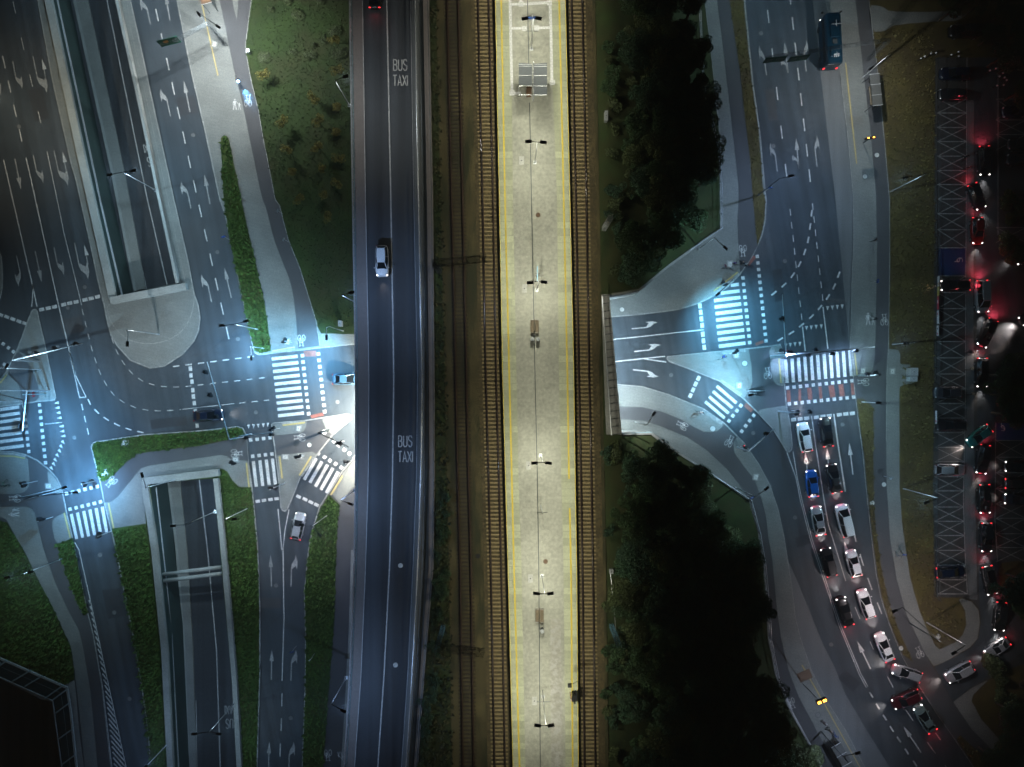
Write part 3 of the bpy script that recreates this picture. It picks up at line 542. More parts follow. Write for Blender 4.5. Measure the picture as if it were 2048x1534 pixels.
def track(label, A, B_, zt, sm, rt, ties=True):
    root = tag(empty('railway_track', P(interp(A, 767), 767, zt)), label, 'railway track', 'railway tracks')
    for T in (A, B_):
        bm = bmesh.new(); L = line(T); ribbon(bm, L, .34, zt + .06, mi=0); ribbon3(bm, L, .16, zt + .05, zt + .16, 0); ribbon3(bm, L, .07, zt + .12, zt + .15, 1); tube(bm, [P(x_, y_, zt + .15) for x_, y_ in L], .045, 12, 1)
        part('rail', bm, [RAILM, rt], root)
    bm = bmesh.new(); box(bm, (0, 0, -.055), (2.6, .24, .16)); me0 = bpy.data.meshes.new('sleeper'); bm.to_mesh(me0); bm.free(); me0.materials.append(sm)
    kk = (H - zt) / H / K; y = -16.0; allp = []
    while y < 1560:
        allp.append(y); y += .6 / kk
    near = set(sorted(range(len(allp)), key=lambda i: abs(allp[i] - 767))[:100]); rest = bmesh.new()
    for i, y in enumerate(allp):
        a, b = interp(A, y), interp(B_, y); c = P((a + b) / 2, y, zt + .0); j = random.uniform(-.01, .01)
        if i in near:
            o = link('sleeper', me0, root); o.location = c - root.location; o.rotation_euler.z = j
        else: box(rest, c - Vector((0, 0, .055)), (2.6, .24, .16), j)
    part('sleeper_row', rest, sm, root)['kind'] = 'stuff'
    return root
track('dim disused track on mossy ballast beside the bus flyover', t1a, t1b, ZT + .04, SLEEPD, RAILM)
track('ballasted track along the west edge of the bright platform', t2a, t2b, ZT + .06, SLEEP, RAILT)
track('ballasted track along the east edge of the bright platform', t3a, t3b, ZT + .06, SLEEP, RAILT)
# --- platform
ZP = 7.35
pys = YS
plat = tag(empty('station_platform', P(1075, 767, ZT)), 'long bright station platform with yellow safety lines between two tracks', 'platform')
xyP = [W(x, y, ZP) for x, y in line(pL, pys) + line(pR, pys)[::-1]]
o = prism('platform_body', xyP, ZT - .02, ZP - .02, CONC); o.parent = plat; o.location = -plat.location
def psheet(name, pts, z, m):
    o = sheet(name, pts, z, m, kind=None); o.parent = plat; o.location = -plat.location; return o
psheet('edge_slabs', line(pL) + line(sl)[::-1], ZP, PLATE); psheet('edge_slabs', line(sr) + line(pR)[::-1], ZP, PLATE)
psheet('paving', line(sl) + line(sr)[::-1], ZP + .001, PLAT)
psheet('patched_paving', [(1101, 1238), (1121, 1238), (1124, 1400), (1126, 1534), (1128, 1640), (1104, 1640), (1102, 1420), (1100, 1330)], ZP + .006, PLATP)
bm = bmesh.new()
ribbon(bm, line(yl), .25, ZP + .01)
for a, b in ((-150, 958), (1016, 1690)):
    ribbon(bm, [(interp(yr, y), y) for y in [a] + [v for v in YS if a < v < b] + [b]], .25, ZP + .01)
ribbon(bm, line(off(pL, .8)), .09, ZP + .01); ribbon(bm, line(off(pR, -.8)), .09, ZP + .01)
o = from_bm('safety_line', bm, YELB, plat); o.location = -plat.location
bm = bmesh.new()
for a, b in ((-150, 130), (205, 1690)): ribbon(bm, [(interp(dc, y), y) for y in [a] + [v for v in YS if a < v < b] + [b]], .12, ZP + .012)
o = from_bm('drain_channel', bm, DARKG, plat); o.location = -plat.location
bm = bmesh.new()
for p in ([(1018, -60), (1020, 0), (1022, 100), (1024, 186)], [(1100, 3), (1102, 60), (1104, 168)], [(1019, 9), (1050, 8)], [(1050, 8), (1100, 5)], [(1021, 57), (1050, 56.5)], [(1070, 56), (1102, 55)], [(1041, -60), (1042, 8)]): ribbon(bm, p, .42, ZP + .008 + random.uniform(0, .006))
for c in ((1024, 186), (1105, 165), (1049, 57), (1073, 56), (1042, 8), (1099, 6)): box(bm, P(*c, ZP + .006), (.75, .75, .024))
ribbon(bm, [(1024, 187), (1042, 186)], .42, ZP + .012)
o = from_bm('tactile_strip', bm, WTILE, plat); o.location = -plat.location
# --- flyover
strip('bus_road', aL, aR, ZT + .04, ASPHW)
strip('pavement', eL, aL, ZT + .14, FPAV, sk=.3)
strip('pavement', aR, cR, ZT + .14, BAY, sk=.2)
strip('pavement', dR, eR, ZT + .1, FPAV, sk=.3)
strip('drain', cR, dR, ZT + .02, DARKG)
bm = bmesh.new(); ribbon(bm, line(mL), .19, ZT + .055); ribbon(bm, line(aL), .1, ZT + .15); ribbon(bm, line(off(aR, -1)), .08, ZT + .055); struct(from_bm('lane_line', bm, PAINT))
def run(T, ys, z): return [P(interp(T, y), y, z) for y in ys]
def railing(name, label, T, y0, y1, z, h, m, gap, group=None, thick=.05, infill=0, dx=0, pm=None, cat='railing'):
    ys = [y0 + (y1 - y0) * i / 24 for i in range(25)]
    root = tag(empty(name, P(interp(T, (y0 + y1) / 2) + dx, (y0 + y1) / 2, z)), label, cat, group)
    for k, hh in enumerate((h, h * .5)):
        bm = bmesh.new(); pp = [P(interp(T, y) + dx, y, z + .001) for y in ys]
        tube(bm, [Vector((p.x, p.y, z + hh)) for p in pp], thick, 5); part('rail', bm, m, root)
    n = max(2, min(100, int(abs(y1 - y0) / K / gap)))
    bm = bmesh.new(); box(bm, (0, 0, h / 2), (thick * 1.6, thick * 1.6, h)); me = bpy.data.meshes.new('post'); bm.to_mesh(me); bm.free(); me.materials.append(pm or m)
    for i in range(n + 1):
        y = y0 + (y1 - y0) * i / n; o = link('post', me, root); o.location = P(interp(T, y) + dx, y, z) - root.location
    return root
railing('railing', 'steel parapet railing along the west edge of the bus flyover', off(eL, 2), -40, 1600, ZT + .14, 1.1, STEELW, 2.0, thick=.07)
railing('railing', 'second thin handrail beside the west kerb of the bus flyover', off(eL, 5), -40, 1600, ZT + .14, .8, TEALR, 3.0, thick=.035)
railing('guard_rail', 'silver guard rail east of the bus flyover carriageway', off(aR, 9), -40, 1600, ZT + .14, .75, STEELW, 2.5, thick=.08, cat='guard rail')
railing('railing', 'railing with bracket posts on the far east side of the bus flyover', off(cR, 1), -40, 1600, ZT + .14, 1.1, DARKG, 2.8, thick=.04)
railing('railing', 'thin mesh fence on the outer edge of the bus flyover towards the old track', off(eR, -1.5), -40, 1600, ZT + .1, 1.2, DARKG, 3.0, thick=.03)
# brackets on the drain side
# --- embankment slope on the east
def slope(rows, name):
    bm = bmesh.new(); prev = None; n = 24
    for (y, xr, xl) in rows:
        row = []
        for i in range(n + 1):
            t = i / n; x = xl + (xr - xl) * t; s = min(1, max(0, (x - 1200) / 235)); z = 6.35 * (1 - s * s * (3 - 2 * s)) + .12
            z += (math.sin(x * .13 + y * .07) + math.sin(x * .05 - y * .11)) * .12 * min(1, t * 4) * (1 - t)
            row.append(bm.verts.new(P(x, y, z)))
        if prev:
            for i in range(n): bm.faces.new((prev[i], row[i], row[i + 1], prev[i + 1]))
        prev = row
    o = from_bm(name, bm, GRASSD, smooth=True); return struct(o)
def wingwall(pts, label):
    bm = bmesh.new(); n = len(pts); A = []
    for x, y in pts:
        s = min(1, max(0, (x - 1200) / 235)); z = 6.35 * (1 - s * s * (3 - 2 * s)) + .35; A.append(P(x, y, z))
    for a, b in zip(A, A[1:]):
        d = (b - a); d.z = 0; d.normalize(); nn = Vector((-d.y, d.x, 0)) * .18
        vs = [bm.verts.new(v) for v in (a + nn, b + nn, b - nn, a - nn)]; lo = [bm.verts.new((v.co.x, v.co.y, -.05)) for v in vs]
        bm.faces.new(vs[::-1])
        for i in range(4): bm.faces.new((vs[i], vs[(i + 1) % 4], lo[(i + 1) % 4], lo[i]))
    return tag(from_bm('retaining_wall', bm, CONC), label, 'retaining wall')
NF = [(-150, 1404), (0, 1409), (90, 1420), (182, 1430), (274, 1440), (400, 1441), (459, 1441), (472, 1422), (486, 1401), (510, 1368), (533, 1336), (556, 1308), (580, 1279), (588, 1235)]
slope([(y, x, interp(bR, y) - 6 if y < 560 else 1198) for y, x in NF], 'embankment_slope')
SF = [(869, 1303), (880, 1317), (909, 1362), (930, 1395), (951, 1428), (975, 1463), (998, 1498), (1063, 1516), (1128, 1527), (1205, 1534), (1274, 1537), (1350, 1552), (1416, 1578), (1494, 1621), (1534, 1641), (1690, 1725)]
slope([(y, x, interp(bR, y) - 4 if y > 900 else 1215) for y, x in SF], 'embankment_slope')
wingwall([(1224, 588.5), (1240, 587), (1279, 580), (1308, 556), (1336, 533), (1401, 486), (1441, 459)], 'sloping retaining wall north of the underpass mouth')
wingwall([(1246, 868), (1270, 867), (1303, 867), (1317, 878), (1362, 909), (1428, 951), (1498, 998)], 'sloping retaining wall south of the underpass mouth')
# fences along the slope foot
def fence(name, label, pts, z, h, m, gap=2.0, th=.05, cat='fence', group=None, base=None):
    ps = [P(x, y, z) for x, y in pts]; root = tag(empty(name, ps[len(ps) // 2]), label, cat, group)
    for hh in (h, h * .35):
        bm = bmesh.new(); tube(bm, [v + Vector((0, 0, hh)) for v in ps], th, 5); part('rail', bm, m, root)
    bm = bmesh.new(); box(bm, (0, 0, h / 2), (th * 1.8, th * 1.8, h)); me = bpy.data.meshes.new('post'); bm.to_mesh(me); bm.free(); me.materials.append(m)
    cnt = 0
    for a, b in zip(ps, ps[1:]):
        n = max(1, int((b - a).length / gap))
        for i in range(n):
            if cnt < 100: o = link('post', me, root); o.location = a.lerp(b, i / n) - root.location; cnt += 1
    return root
fence('fence', 'pale steel fence between the wooded bank and the north walkway', [(1394, -60), (1401, 100), (1405, 180), (1436, 300), (1441, 400), (1441, 459), (1401, 486), (1336, 533), (1285, 577)], .2, 1.1, STEELW, th=.06)
fence('fence', 'pale steel fence between the wooded bank and the curving south cycle path', [(1317, 879), (1362, 910), (1428, 952), (1499, 999), (1516, 1063), (1527, 1128), (1534, 1205), (1538, 1274), (1553, 1350), (1579, 1416), (1622, 1494), (1642, 1534), (1690, 1600)], .2, 1.1, STEELW, th=.06)
ptb = tag(empty('parapet', P(1220, 730, ZT)), 'concrete deck edge with mesh railing above the east underpass mouth', 'parapet')
bm = bmesh.new(); poly(bm, [P(*p, ZT + .35) for p in ((1203, 592), (1218, 590), (1243, 868), (1222, 870))]); ribbon3(bm, [(1217, 590), (1242, 868)], .3, ZT - 1.2, ZT + .5); part('edge_beam', bm, CONC, ptb)
bm = bmesh.new(); tube(bm, [P(1204, 592, ZT + 1.2), P(1223, 870, ZT + 1.2)], .05, 5); part('rail', bm, STEELW, ptb)
for i in range(19):
    t = i / 18; bm = bmesh.new(); a = P(1204 + 19 * t, 592 + 277 * t, ZT + .4); b = P(1217.5 + 24.5 * t, 590 + 277 * t, ZT + .55); tube(bm, [a, b], .045, 5); part('bar', bm, DARKG, ptb)
fence('railing', 'short railing on the south wing wall beside the underpass mouth', [(1243, 866), (1302, 864)], ZT * .8, 1, TEALR)
# plain walls of light under the deck: inside faces
# ---------------------------------------------------------------- painted markings
MK = bmesh.new(); MW = bmesh.new(); zr = .012
def S(pts, wpx, z=zr, bm=None): ribbon(MK if bm is None else bm, pts, wpx / K, z)
def dashed(pts, dl, per, wpx, z=zr, phase=0, bm=None):
    segs = []; tot = 0
    for a, b in zip(pts, pts[1:]):
        l = math.dist(a, b); segs.append((tot, l, a, b)); tot += l
    def at(s):
        for t, l, a, b in segs:
            if s <= t + l: k = (s - t) / l; return (a[0] + (b[0] - a[0]) * k, a[1] + (b[1] - a[1]) * k)
        return segs[-1][3]
    s = phase
    while s < tot:
        S([at(max(0, s)), at(min(tot, s + dl))], wpx, z, bm); s += per
def sqs(p0, p1, n, w_, h_, z=zr, bm=None, rot=None):
    d = Vector((p1[0] - p0[0], p1[1] - p0[1])); d.normalize(); q = Vector((-d.y, d.x)) if rot is None else None
    for i in range(n):
        t = i / (n - 1); c = (p0[0] + (p1[0] - p0[0]) * t, p0[1] + (p1[1] - p0[1]) * t)
        a = (c[0] - q.x * h_ / 2, c[1] - q.y * h_ / 2); b = (c[0] + q.x * h_ / 2, c[1] + q.y * h_ / 2); S([a, b], w_, z, bm)
def tri(c, ang, w_, h_, z=zr):
    """give-way triangle: ang 0 points down in the photo, 90 points left"""
    a = R(ang); ux, uy = -math.sin(a), math.cos(a); vx, vy = uy, -ux
    p = [(c[0] + ux * h_ / 2, c[1] + uy * h_ / 2), (c[0] - ux * h_ / 2 + vx * w_ / 2, c[1] - uy * h_ / 2 + vy * w_ / 2), (c[0] - ux * h_ / 2 - vx * w_ / 2, c[1] - uy * h_ / 2 - vy * w_ / 2)]
    poly(MK, [P(*q, z) for q in p])
def frame(tail, tip):
    L = math.dist(tail, tip); fx, fy = (tip[0] - tail[0]) / L, (tip[1] - tail[1]) / L; rx, ry = -fy, fx   # right of travel in image coords
    return L, (lambda u, v: (tail[0] + fx * u * L + rx * v, tail[1] + fy * u * L + ry * v))
def arrow(tail, tip, kind='S', s=1, z=zr, bm=None):
    bm = MW if bm is None else bm
    L, f = frame(tail, tip)
    if kind == 'S':
        poly(bm, [P(*f(u, v), z) for u, v in ((0, -1.1), (.62, -1.1), (.62, -4.6 * s), (1, 0), (.62, 4.6 * s), (.62, 1.1), (0, 1.1))])
    else:
        k = 1 if kind in 'RU' else -1
        poly(bm, [P(*f(u, v * k), z) for u, v in ((0, -1.1), (.59, -1.1), (.73, 1), (.87, 6.6 * s), (1, 8 * s), (.81, 11.6 * s), (.54, 11.4 * s), (.66, 8.4 * s), (.55, 1.1), (0, 1.1))])
        if kind == 'U':
            poly(bm, [P(*f(u, v * k), z + .002) for u, v in ((.56, 9), (.46, 10.2), (.46, 7.8), (.20, 10.2), (.46, 13.5), (.46, 11.8), (.60, 10.8))])
# --- left approach lines
S([(52, 315), (60, 350), (88.7, 480), (114.7, 600), (135.6, 689), (151, 750)], 2.2)
dashed([(5, 112), (48, 300)], 25, 50, 2)
S([(138, 700), (159, 795), (172, 794), (150, 748), (140, 705)], 1.8)
dashed([(7, -70), (26, 4), (83, 252)], 25, 75, 1.2)
S([(94, 303), (104, 350), (130, 475), (156, 579.5), (163, 610)], 1.3)
dashed([(164, 618), (184, 700), (199.5, 745.6), (212, 769), (227, 790), (248, 805.6), (272.5, 816), (297, 820.7), (321, 822), (345.5, 820.5), (362, 819)], 12, 25, 1.3)
S([(365, 818.6), (468.6, 807)], 1.2); dashed([(478, 806.5), (538, 800)], 13, 25, 1.3)
S([(7, 319), (14.3, 350), (34, 436), (56, 532.5), (64, 566), (74, 613)], 2.2); S([(65, 568), (66, 580), (63.5, 613)], 2)
dashed([(-20, 20), (-14, 60)], 25, 50, 2)
dashed([(211, 628), (228, 691.6), (238.6, 713), (251.6, 733), (269, 752), (289, 764.4), (311.6, 771), (335.6, 774), (358.5, 773.8), (382, 772), (431, 766), (480, 761), (535, 754.5)], 11.5, 24.6, 1.4)
dashed([(346, 733), (403.5, 726), (453.5, 719.6), (508, 712.6)], 13, 25, 2.2)
dashed([(176, 798), (180.7, 809), (198, 828), (218.5, 842), (242, 853), (265.5, 861), (296, 867)], 12.5, 24.5, 2.6)
dashed([(163, 808), (178, 872)], 12.5, 25, 2)
S([(-90, 120), (-60, 240), (-18, 420), (-10, 480)], 2)
for p in ((320, 1032), (370, 1021), (418, 1010), (488, 994), (535, 983), (584, 973), (652, 957), (700, 946), (748, 934)):
    c = z3(p); S([(c[0] - 5, c[1] + 1.1), (c[0] + 5, c[1] - 1.1)], 6.8)
for p in ((-45, 1056), (5, 1073), (52, 1088), (98, 1105), (145, 1122), (188, 1137)):
    c = z3(p); S([(c[0] - 4.6, c[1] - 1.8), (c[0] + 4.6, c[1] + 1.8)], 6.4)
for p in ((50, 980), (128, 1040), (205, 1100), (65, 1295), (-30, 915)):
    c = q0(p); S([(c[0] - 2.6, c[1] - 2), (c[0] + 2.6, c[1] + 2)], 6.4)
for p in ((118, 143), (123, 195), (130, 243), (137, 308), (141, 357), (148, 408), (157, 470), (170, 580)):
    c = z6(p); S([(c[0] - .4, c[1] - 4.4), (c[0] + .4, c[1] + 4.4)], 6.6)
for i in range(10): S([z6((742 + 5.4 * i, 69 + 48.4 * i)), z6((940 + 5.4 * i, 48 + 48.4 * i))], 6.3)
sqs(z6((977, 43)), z6((1025, 488)), 10, 6.6, 6.6); sqs(z6((1100, 30)), z6((1148, 473)), 10, 6.6, 6.6)
for a, b in (((506.7, 922.6), (512.6, 973.4)), ((519.7, 920.6), (525.6, 972)), ((532.4, 919), (538.4, 970)), ((545, 917), (551, 969))): S([a, b], 6.4)
sqs((501.5, 880), (540, 875.6), 4, 6.8, 6.8); sqs((505.4, 912.5), (543.9, 908), 4, 6.8, 6.8)
for p in ((515.6, 1002.5), (528, 1000.8), (541, 999), (553, 997.4)): S([(p[0] - 4.4, p[1] + .6), (p[0] + 4.4, p[1] - .6)], 6)
for c in ((497.3, 853.5), (507, 852.5), (516.4, 851.7), (526.5, 850.8), (535.7, 849.8)): tri(c, 0, 6, 8.5)
for a, b in (((1085, 830), (990, 995)), ((1127, 855), (1034, 1018)), ((1170, 880), (1077, 1048)), ((1212, 905), (1118, 1073)), ((1252, 935), (1160, 1097))): S([z6(a), z6(b)], 6.4)
for p in ((1100, 795), (1148, 822), (1188, 848), (1232, 873), (1275, 900), (1218, 700), (1257, 732), (1298, 765), (1338, 795), (1380, 825)):
    c = z6(p); S([(c[0] - 2.2, c[1] + 2.6), (c[0] + 2.2, c[1] - 2.6)], 6.6)
for p in ((948, 1125), (997, 1145), (1042, 1167), (1085, 1187)):
    c = z6(p); S([(c[0] - 4.4, c[1] - 2.2), (c[0] + 4.4, c[1] + 2.2)], 6)
for i, (ye, xe) in enumerate(zip((610, 705, 800, 905, 1005, 1100, 1205), (295, 305, 312, 322, 332, 352, 365))):
    S([q1((-320, ye + 45)), q1((xe, ye - 45))], 6.4)
sqs((48, 814), (57.6, 903), 8, 6.6, 6.6); sqs((79, 810), (91, 925.4), 10, 6.6, 6.6)
for k, p in enumerate(((865, 505), (877, 580), (890, 655), (908, 735), (940, 865), (950, 940), (965, 1015))): tri(q1(p), 82, 6, 9.5)
for p in ((972, 1112), (942, 1178), (918, 1247), (885, 1315), (852, 1383), (830, 1450), (795, 1512)): tri(q1(p), -38, 6, 8.5)
S([q1((685, 832)), q1((950, 802))], 1)
for i in range(6):
    t = i / 5; S([(142.5 + 62 * t, 1028 - 14.5 * t), (153.3 + 60 * t, 1078 - 13.5 * t)], 6.2)
sqs((133, 987), (194.8, 973), 6, 6.6, 6.6); sqs((140, 1018.3), (201, 1003.8), 6, 6.6, 6.6)
S([z5((573, 1475)), (158, 1100), (181, 1202), (249, 1518.7), (275, 1640)], 1.6)
S([(147, 1088), (150, 1100), (172.6, 1213), (186, 1270), (205, 1369), (224, 1534), (237, 1640)], 1.2, .02)
lft = [(1202, 175), (1270, 187.5), (1369, 206), (1534, 225.5), (1640, 238)]; rgt = [(1202, 181), (1360, 214), (1518, 248.7), (1640, 275)]
y = 1207.0
while y < 1600:
    xr = interp(rgt, y); yb = y - (xr - interp(lft, y)) * 1.15; xl = interp(lft, yb) + 3
    S([(xr - .5, y), (xl, yb)], 2.7); y += 12.6
S([(566, 1095), (568, 1241), (564, 1361.7)], 2); S([(556, 1018), (563.8, 1100)], 1.8); S([(578, 1019), (570, 1060), (565.5, 1100)], 1.8)
for a, b in (((564, 1387), (563.6, 1412.6)), ((562.7, 1436.6), (562, 1462)), ((560.7, 1487.5), (560, 1513)), ((559, 1538), (558, 1563))): S([a, b], 1.9)
for a, b in (((543, 1173), (541, 1110)), ((542.6, 1360), (543.8, 1299)), ((536.8, 1545), (538.7, 1483))): arrow(a, b, 'S', .95)
for a, b in (((582, 1173), (583.5, 1110)), ((582, 1361), (583.5, 1299)), ((577.5, 1545), (579, 1483))): arrow(a, b, 'R')
dashed([(311.5, 18), (388, 366), (461, 692)], 25, 50.1, 2.2, phase=0)
for a, b in (((340, 41), (331, -12)), ((380, 223.7), (367.7, 161.7)), ((420, 408), (408.7, 349)), ((462.6, 595.6), (449, 535.7))): arrow(a, b, 'S')
for a, b in (((301, 49), (289, -6)), ((341, 232.9), (329, 176)), ((382, 417), (370, 361)), ((423, 604), (411, 547))): arrow(a, b, 'L')
for a, b in (((30, 317.6), (42, 379)), ((70.4, 502.5), (83.4, 565)), ((-10, 130), (2, 191))): arrow(a, b, 'S')
for a, b in (((25.3, 122), (36.5, 180)), ((66.5, 310), (78.5, 368)), ((108, 494.7), (119.5, 552))): arrow(a, b, 'L')
arrow((33, 511), (46, 572), 'R'); arrow((-12, 325), (0, 385), 'R')
for a, b in (((66, 113), (81.5, 188)), ((108, 301), (123.5, 374)), ((149, 485.6), (164.5, 561))): arrow(a, b, 'U' if 0 else 'L', 1.5); 
for c in ((86.5, 128), (127.5, 313.6), (171, 500)):
    tri((c[0], c[1]), 166, 8, 22); S([(c[0] + 1.5, c[1] + 10), (c[0] + 5, c[1] + 29)], 2, bm=MW)
# --- right side
dashed([(1535, 20), (1574, 358)], 26, 77.5, 2.2); dashed([(1580, 418), (1604, 641)], 13, 26.3, 1.6); S([(1605, 653), (1610.6, 702)], 2.3)
dashed([(1576, -40), (1622, 375)], 25, 51, 2.4, phase=24); dashed([(1624.8, 407), (1645.8, 602)], 13, 26.1, 1.6); S([(1646, 614), (1655.8, 698)], 2.4)
for i, pts in enumerate(([(540, 205), (527, 320), (510, 437), (480, 543), (435, 650), (375, 747), (298, 833), (210, 905)], [(778, 742), (738, 845), (683, 938), (613, 1030), (538, 1110), (452, 1185), (362, 1252), (265, 1310)])):
    pp = [s1(p) for p in pts]
    for k, p in enumerate(pp):
        a = pp[max(0, k - 1)]; b = pp[min(len(pp) - 1, k + 1)]; l = math.dist(a, b); dx, dy = (b[0] - a[0]) / l * 6.4, (b[1] - a[1]) / l * 6.4
        S([(p[0] - dx, p[1] - dy), (p[0] + dx, p[1] + dy)], 3.3)
for p in ((680, 1038), (722, 1033), (765, 1028), (808, 1023), (495, 1212), (537, 1207), (580, 1202), (625, 1198), (315, 1367), (353, 1360), (395, 1355), (437, 1350)): tri(s1(p), 0, 6.4, 9)
for i in range(11): t = i / 10; S([q7((238 + 985 * t, 605 - 140 * t)), q7((262 + 988 * t, 966 - 106 * t))], 6.6, .0125 + .001 * (i % 2))
sqs(q7((270, 1040)), q7((1257, 932)), 11, 6.8, 6.8); sqs(q7((296, 1287)), q7((1283, 1183)), 11, 6.8, 6.8)
for p in ((383, 610), (440, 604), (497, 598), (582, 590), (640, 582), (695, 576), (783, 568), (840, 560), (897, 555)):
    c = s2(p); S([(c[0] - 5, c[1] + .6), (c[0] + 5, c[1] - .6)], 6.6)
S([(1623, 832), (1630, 882), (1648, 1000), (1657, 1050), (1691.6, 1162)], 1.8); S([(1710, 1214), (1720, 1238)], 1.6); S([(1740, 1283), (1747, 1299)], 1.4)
for a, b in (((1774.7, 1353), (1786.5, 1375)), ((1811, 1419), (1826, 1441)), ((1871, 1466), (1881, 1480)), ((1855, 1485), (1871, 1507)), ((1890, 1530), (1905, 1555))): S([a, b], 1.5)
S([(1667.7, 828), (1675, 882), (1690.5, 983)], 3)
for a, b in (((1695.8, 1008), (1712, 1083)), ((1720, 1108), (1727, 1131.6)), ((1735.5, 1156), (1744, 1179.8)), ((1754.5, 1205), (1763.5, 1228))): S([a, b], 2.4)
S([(1574, 905), (1592, 955.5), (1600.5, 1000), (1621, 1080), (1646, 1155), (1678, 1251), (1719, 1350), (1732.5, 1375)], 1.4)
S([(1586, 903), (1594.5, 955), (1604, 1000), (1624.6, 1080), (1649.6, 1155), (1681.6, 1251), (1722, 1348), (1735.6, 1373)], 1.4)
for c, n_ in (((1742.5, 1390), 0), ((1755.8, 1413), 0), ((1769.5, 1435), 0), ((1783.5, 1458), 0), ((1797.8, 1479), 0), ((1813.5, 1503), 0), ((1830, 1527), 0), ((1846, 1551), 0)): S([(c[0] - 3.6, c[1] - 5.6), (c[0] + 3.6, c[1] + 5.6)], 3)
for a, b in (((1705.8, 949), (1698.5, 886)), ((1659, 955), (1654, 896)), ((1616.5, 965), (1610.6, 904)), ((1701, 1142), (1689, 1083)), ((1741.4, 1338), (1714.5, 1282.5)), ((1842, 1505), (1806.6, 1452)), ((1576.5, 146), (1569, 85)), ((1598, 338.5), (1592, 276))): arrow(a, b, 'S', 1.05, bm=MK if a[1] > 800 else MW)
for a, b in (((1533, 150.5), (1525, 90)), ((1554.8, 343), (1547, 284)), ((1576, 146), (1569, 116)), ((1598, 338), (1592, 308))): arrow(a, b, 'L', .8)
for a, b in (((1612.5, 143), (1606, 80)), ((1634, 333), (1627, 271))): arrow(a, b, 'R', .8)
S([(1190, 683), (1227, 679), (1406.9, 659.5)], 1.9); S([(1190, 728), (1232, 723), (1330, 712.5)], 2.2); S([r6((415, 1218)), r6((585, 1243))], 2.6)
for p in ((843, 812), (849, 862), (854, 912), (860, 962), (865, 1030), (870, 1080), (876, 1130)):
    c = r6(p); S([(c[0] - .5, c[1] - 4.8), (c[0] + .5, c[1] + 4.8)], 6.8)
arrow((1263.4, 657.6), (1316, 652.5), 'L', .95, bm=MK); arrow((1268.7, 703), (1322, 697.5), 'L', .95, bm=MK); arrow((1266, 739.5), (1318, 745), 'R', .95, bm=MK)
for i, xl in enumerate((1080, 1003, 952, 957, 962, 968, 972, 977, 983, 988)):
    xr = 1142 + 5.6 * i; yr_ = 647 + 50 * i; S([r6((xl, yr_ + (xr - xl) * .125)), r6((xr, yr_))], 6.6)
sqs(r6((1173, 598)), r6((1225, 1093)), 11, 6.7, 6.7); sqs(r6((1283, 433)), r6((1350, 1080)), 14, 6.7, 6.7)
for a, b in (((412, 632), (712, 888)), ((352, 712), (652, 965)), ((293, 792), (592, 1046)), ((233, 870), (533, 1122))): S([q6(a), q6(b)], 5.8)
for p in ((780, 930), (720, 1007), (658, 1085), (597, 1165), (977, 1080), (915, 1160), (855, 1240), (795, 1322)):
    c = q6(p); S([(c[0] - 2.6, c[1] - 2), (c[0] + 2.6, c[1] + 2)], 6.6)
for p in ((832, 1368), (810, 1412), (790, 1457), (770, 1500)):
    c = r6(p); S([(c[0] + 2, c[1] - 4.2), (c[0] - 2, c[1] + 4.2)], 6.8)
dashed([(1560, 1330), (1560, 1331)], 1, 9, .1)
# BUS / TAXI lettering
GL = {'B': [[(0, 0), (0, 4), (.8, 4), (1.15, 3.6), (1.15, 2.6), (.8, 2.1), (0, 2.1)], [(.8, 2.1), (1.25, 1.6), (1.25, .5), (.85, 0), (0, 0)]],
      'U': [[(0, 4), (0, .6), (.35, 0), (.95, 0), (1.3, .6), (1.3, 4)]],
      'S': [[(1.25, 3.3), (.95, 4), (.35, 4), (0, 3.4), (0, 2.7), (1.25, 1.5), (1.25, .7), (.9, 0), (.35, 0), (0, .7)]],
      'T': [[(0, 4), (1.4, 4)], [(.7, 4), (.7, 0)]], 'A': [[(0, 0), (.7, 4), (1.4, 0)], [(.3, 1.3), (1.1, 1.3)]],
      'X': [[(0, 0), (1.4, 4)], [(0, 4), (1.4, 0)]], 'I': [[(0, 0), (0, 4)]]}
def word(bm, txt, c, hgt, adv, z, flip=False, wd=.16, rot=0):
    ks = (H - z) / H / K; c = P(c[0], c[1], z); sx = hgt * .25; x = 0; gl = []
    wds = [(.0 if ch == 'I' else 1.3) for ch in txt]; tot = sum(wds) * sx + adv * (len(txt) - 1); x = -tot / 2
    for ch, g in zip(txt, wds):
        for st in GL[ch]:
            pts = []
            for a, b in st:
                u, v = x + a * sx, (b - 2) * hgt / 4
                if flip: u, v = -u, -v
                cr, sr_ = math.cos(rot), math.sin(rot); pts.append((c.x + u * cr - v * sr_, c.y + u * sr_ + v * cr))
            ribbon(bm, pts, wd, z + random.uniform(0, .003), world=True)
        x += g * sx + adv
tx = bmesh.new()
for cx, cy in ((800, 130), (810, 882.5)):
    word(tx, 'BUS', (cx + .5, cy), 1.62, .22, ZT + .06); word(tx, 'TAXI', (cx + .5, cy + 31), 1.6, .2, ZT + .06)
word(tx, 'TAXI', (461.5, 1420), 1.45, .17, -D + .03, True, .14); word(tx, 'BUS', (463, 1447.5), 1.55, .2, -D + .03, True, .14)
word(tx, 'BUS', (306, 322), 1.5, .2, -D + .03, True, .14, R(12)); word(tx, 'TAXI', (299, 295), 1.4, .17, -D + .03, True, .14, R(12))
struct(from_bm('road_lettering', tx, PAINT))
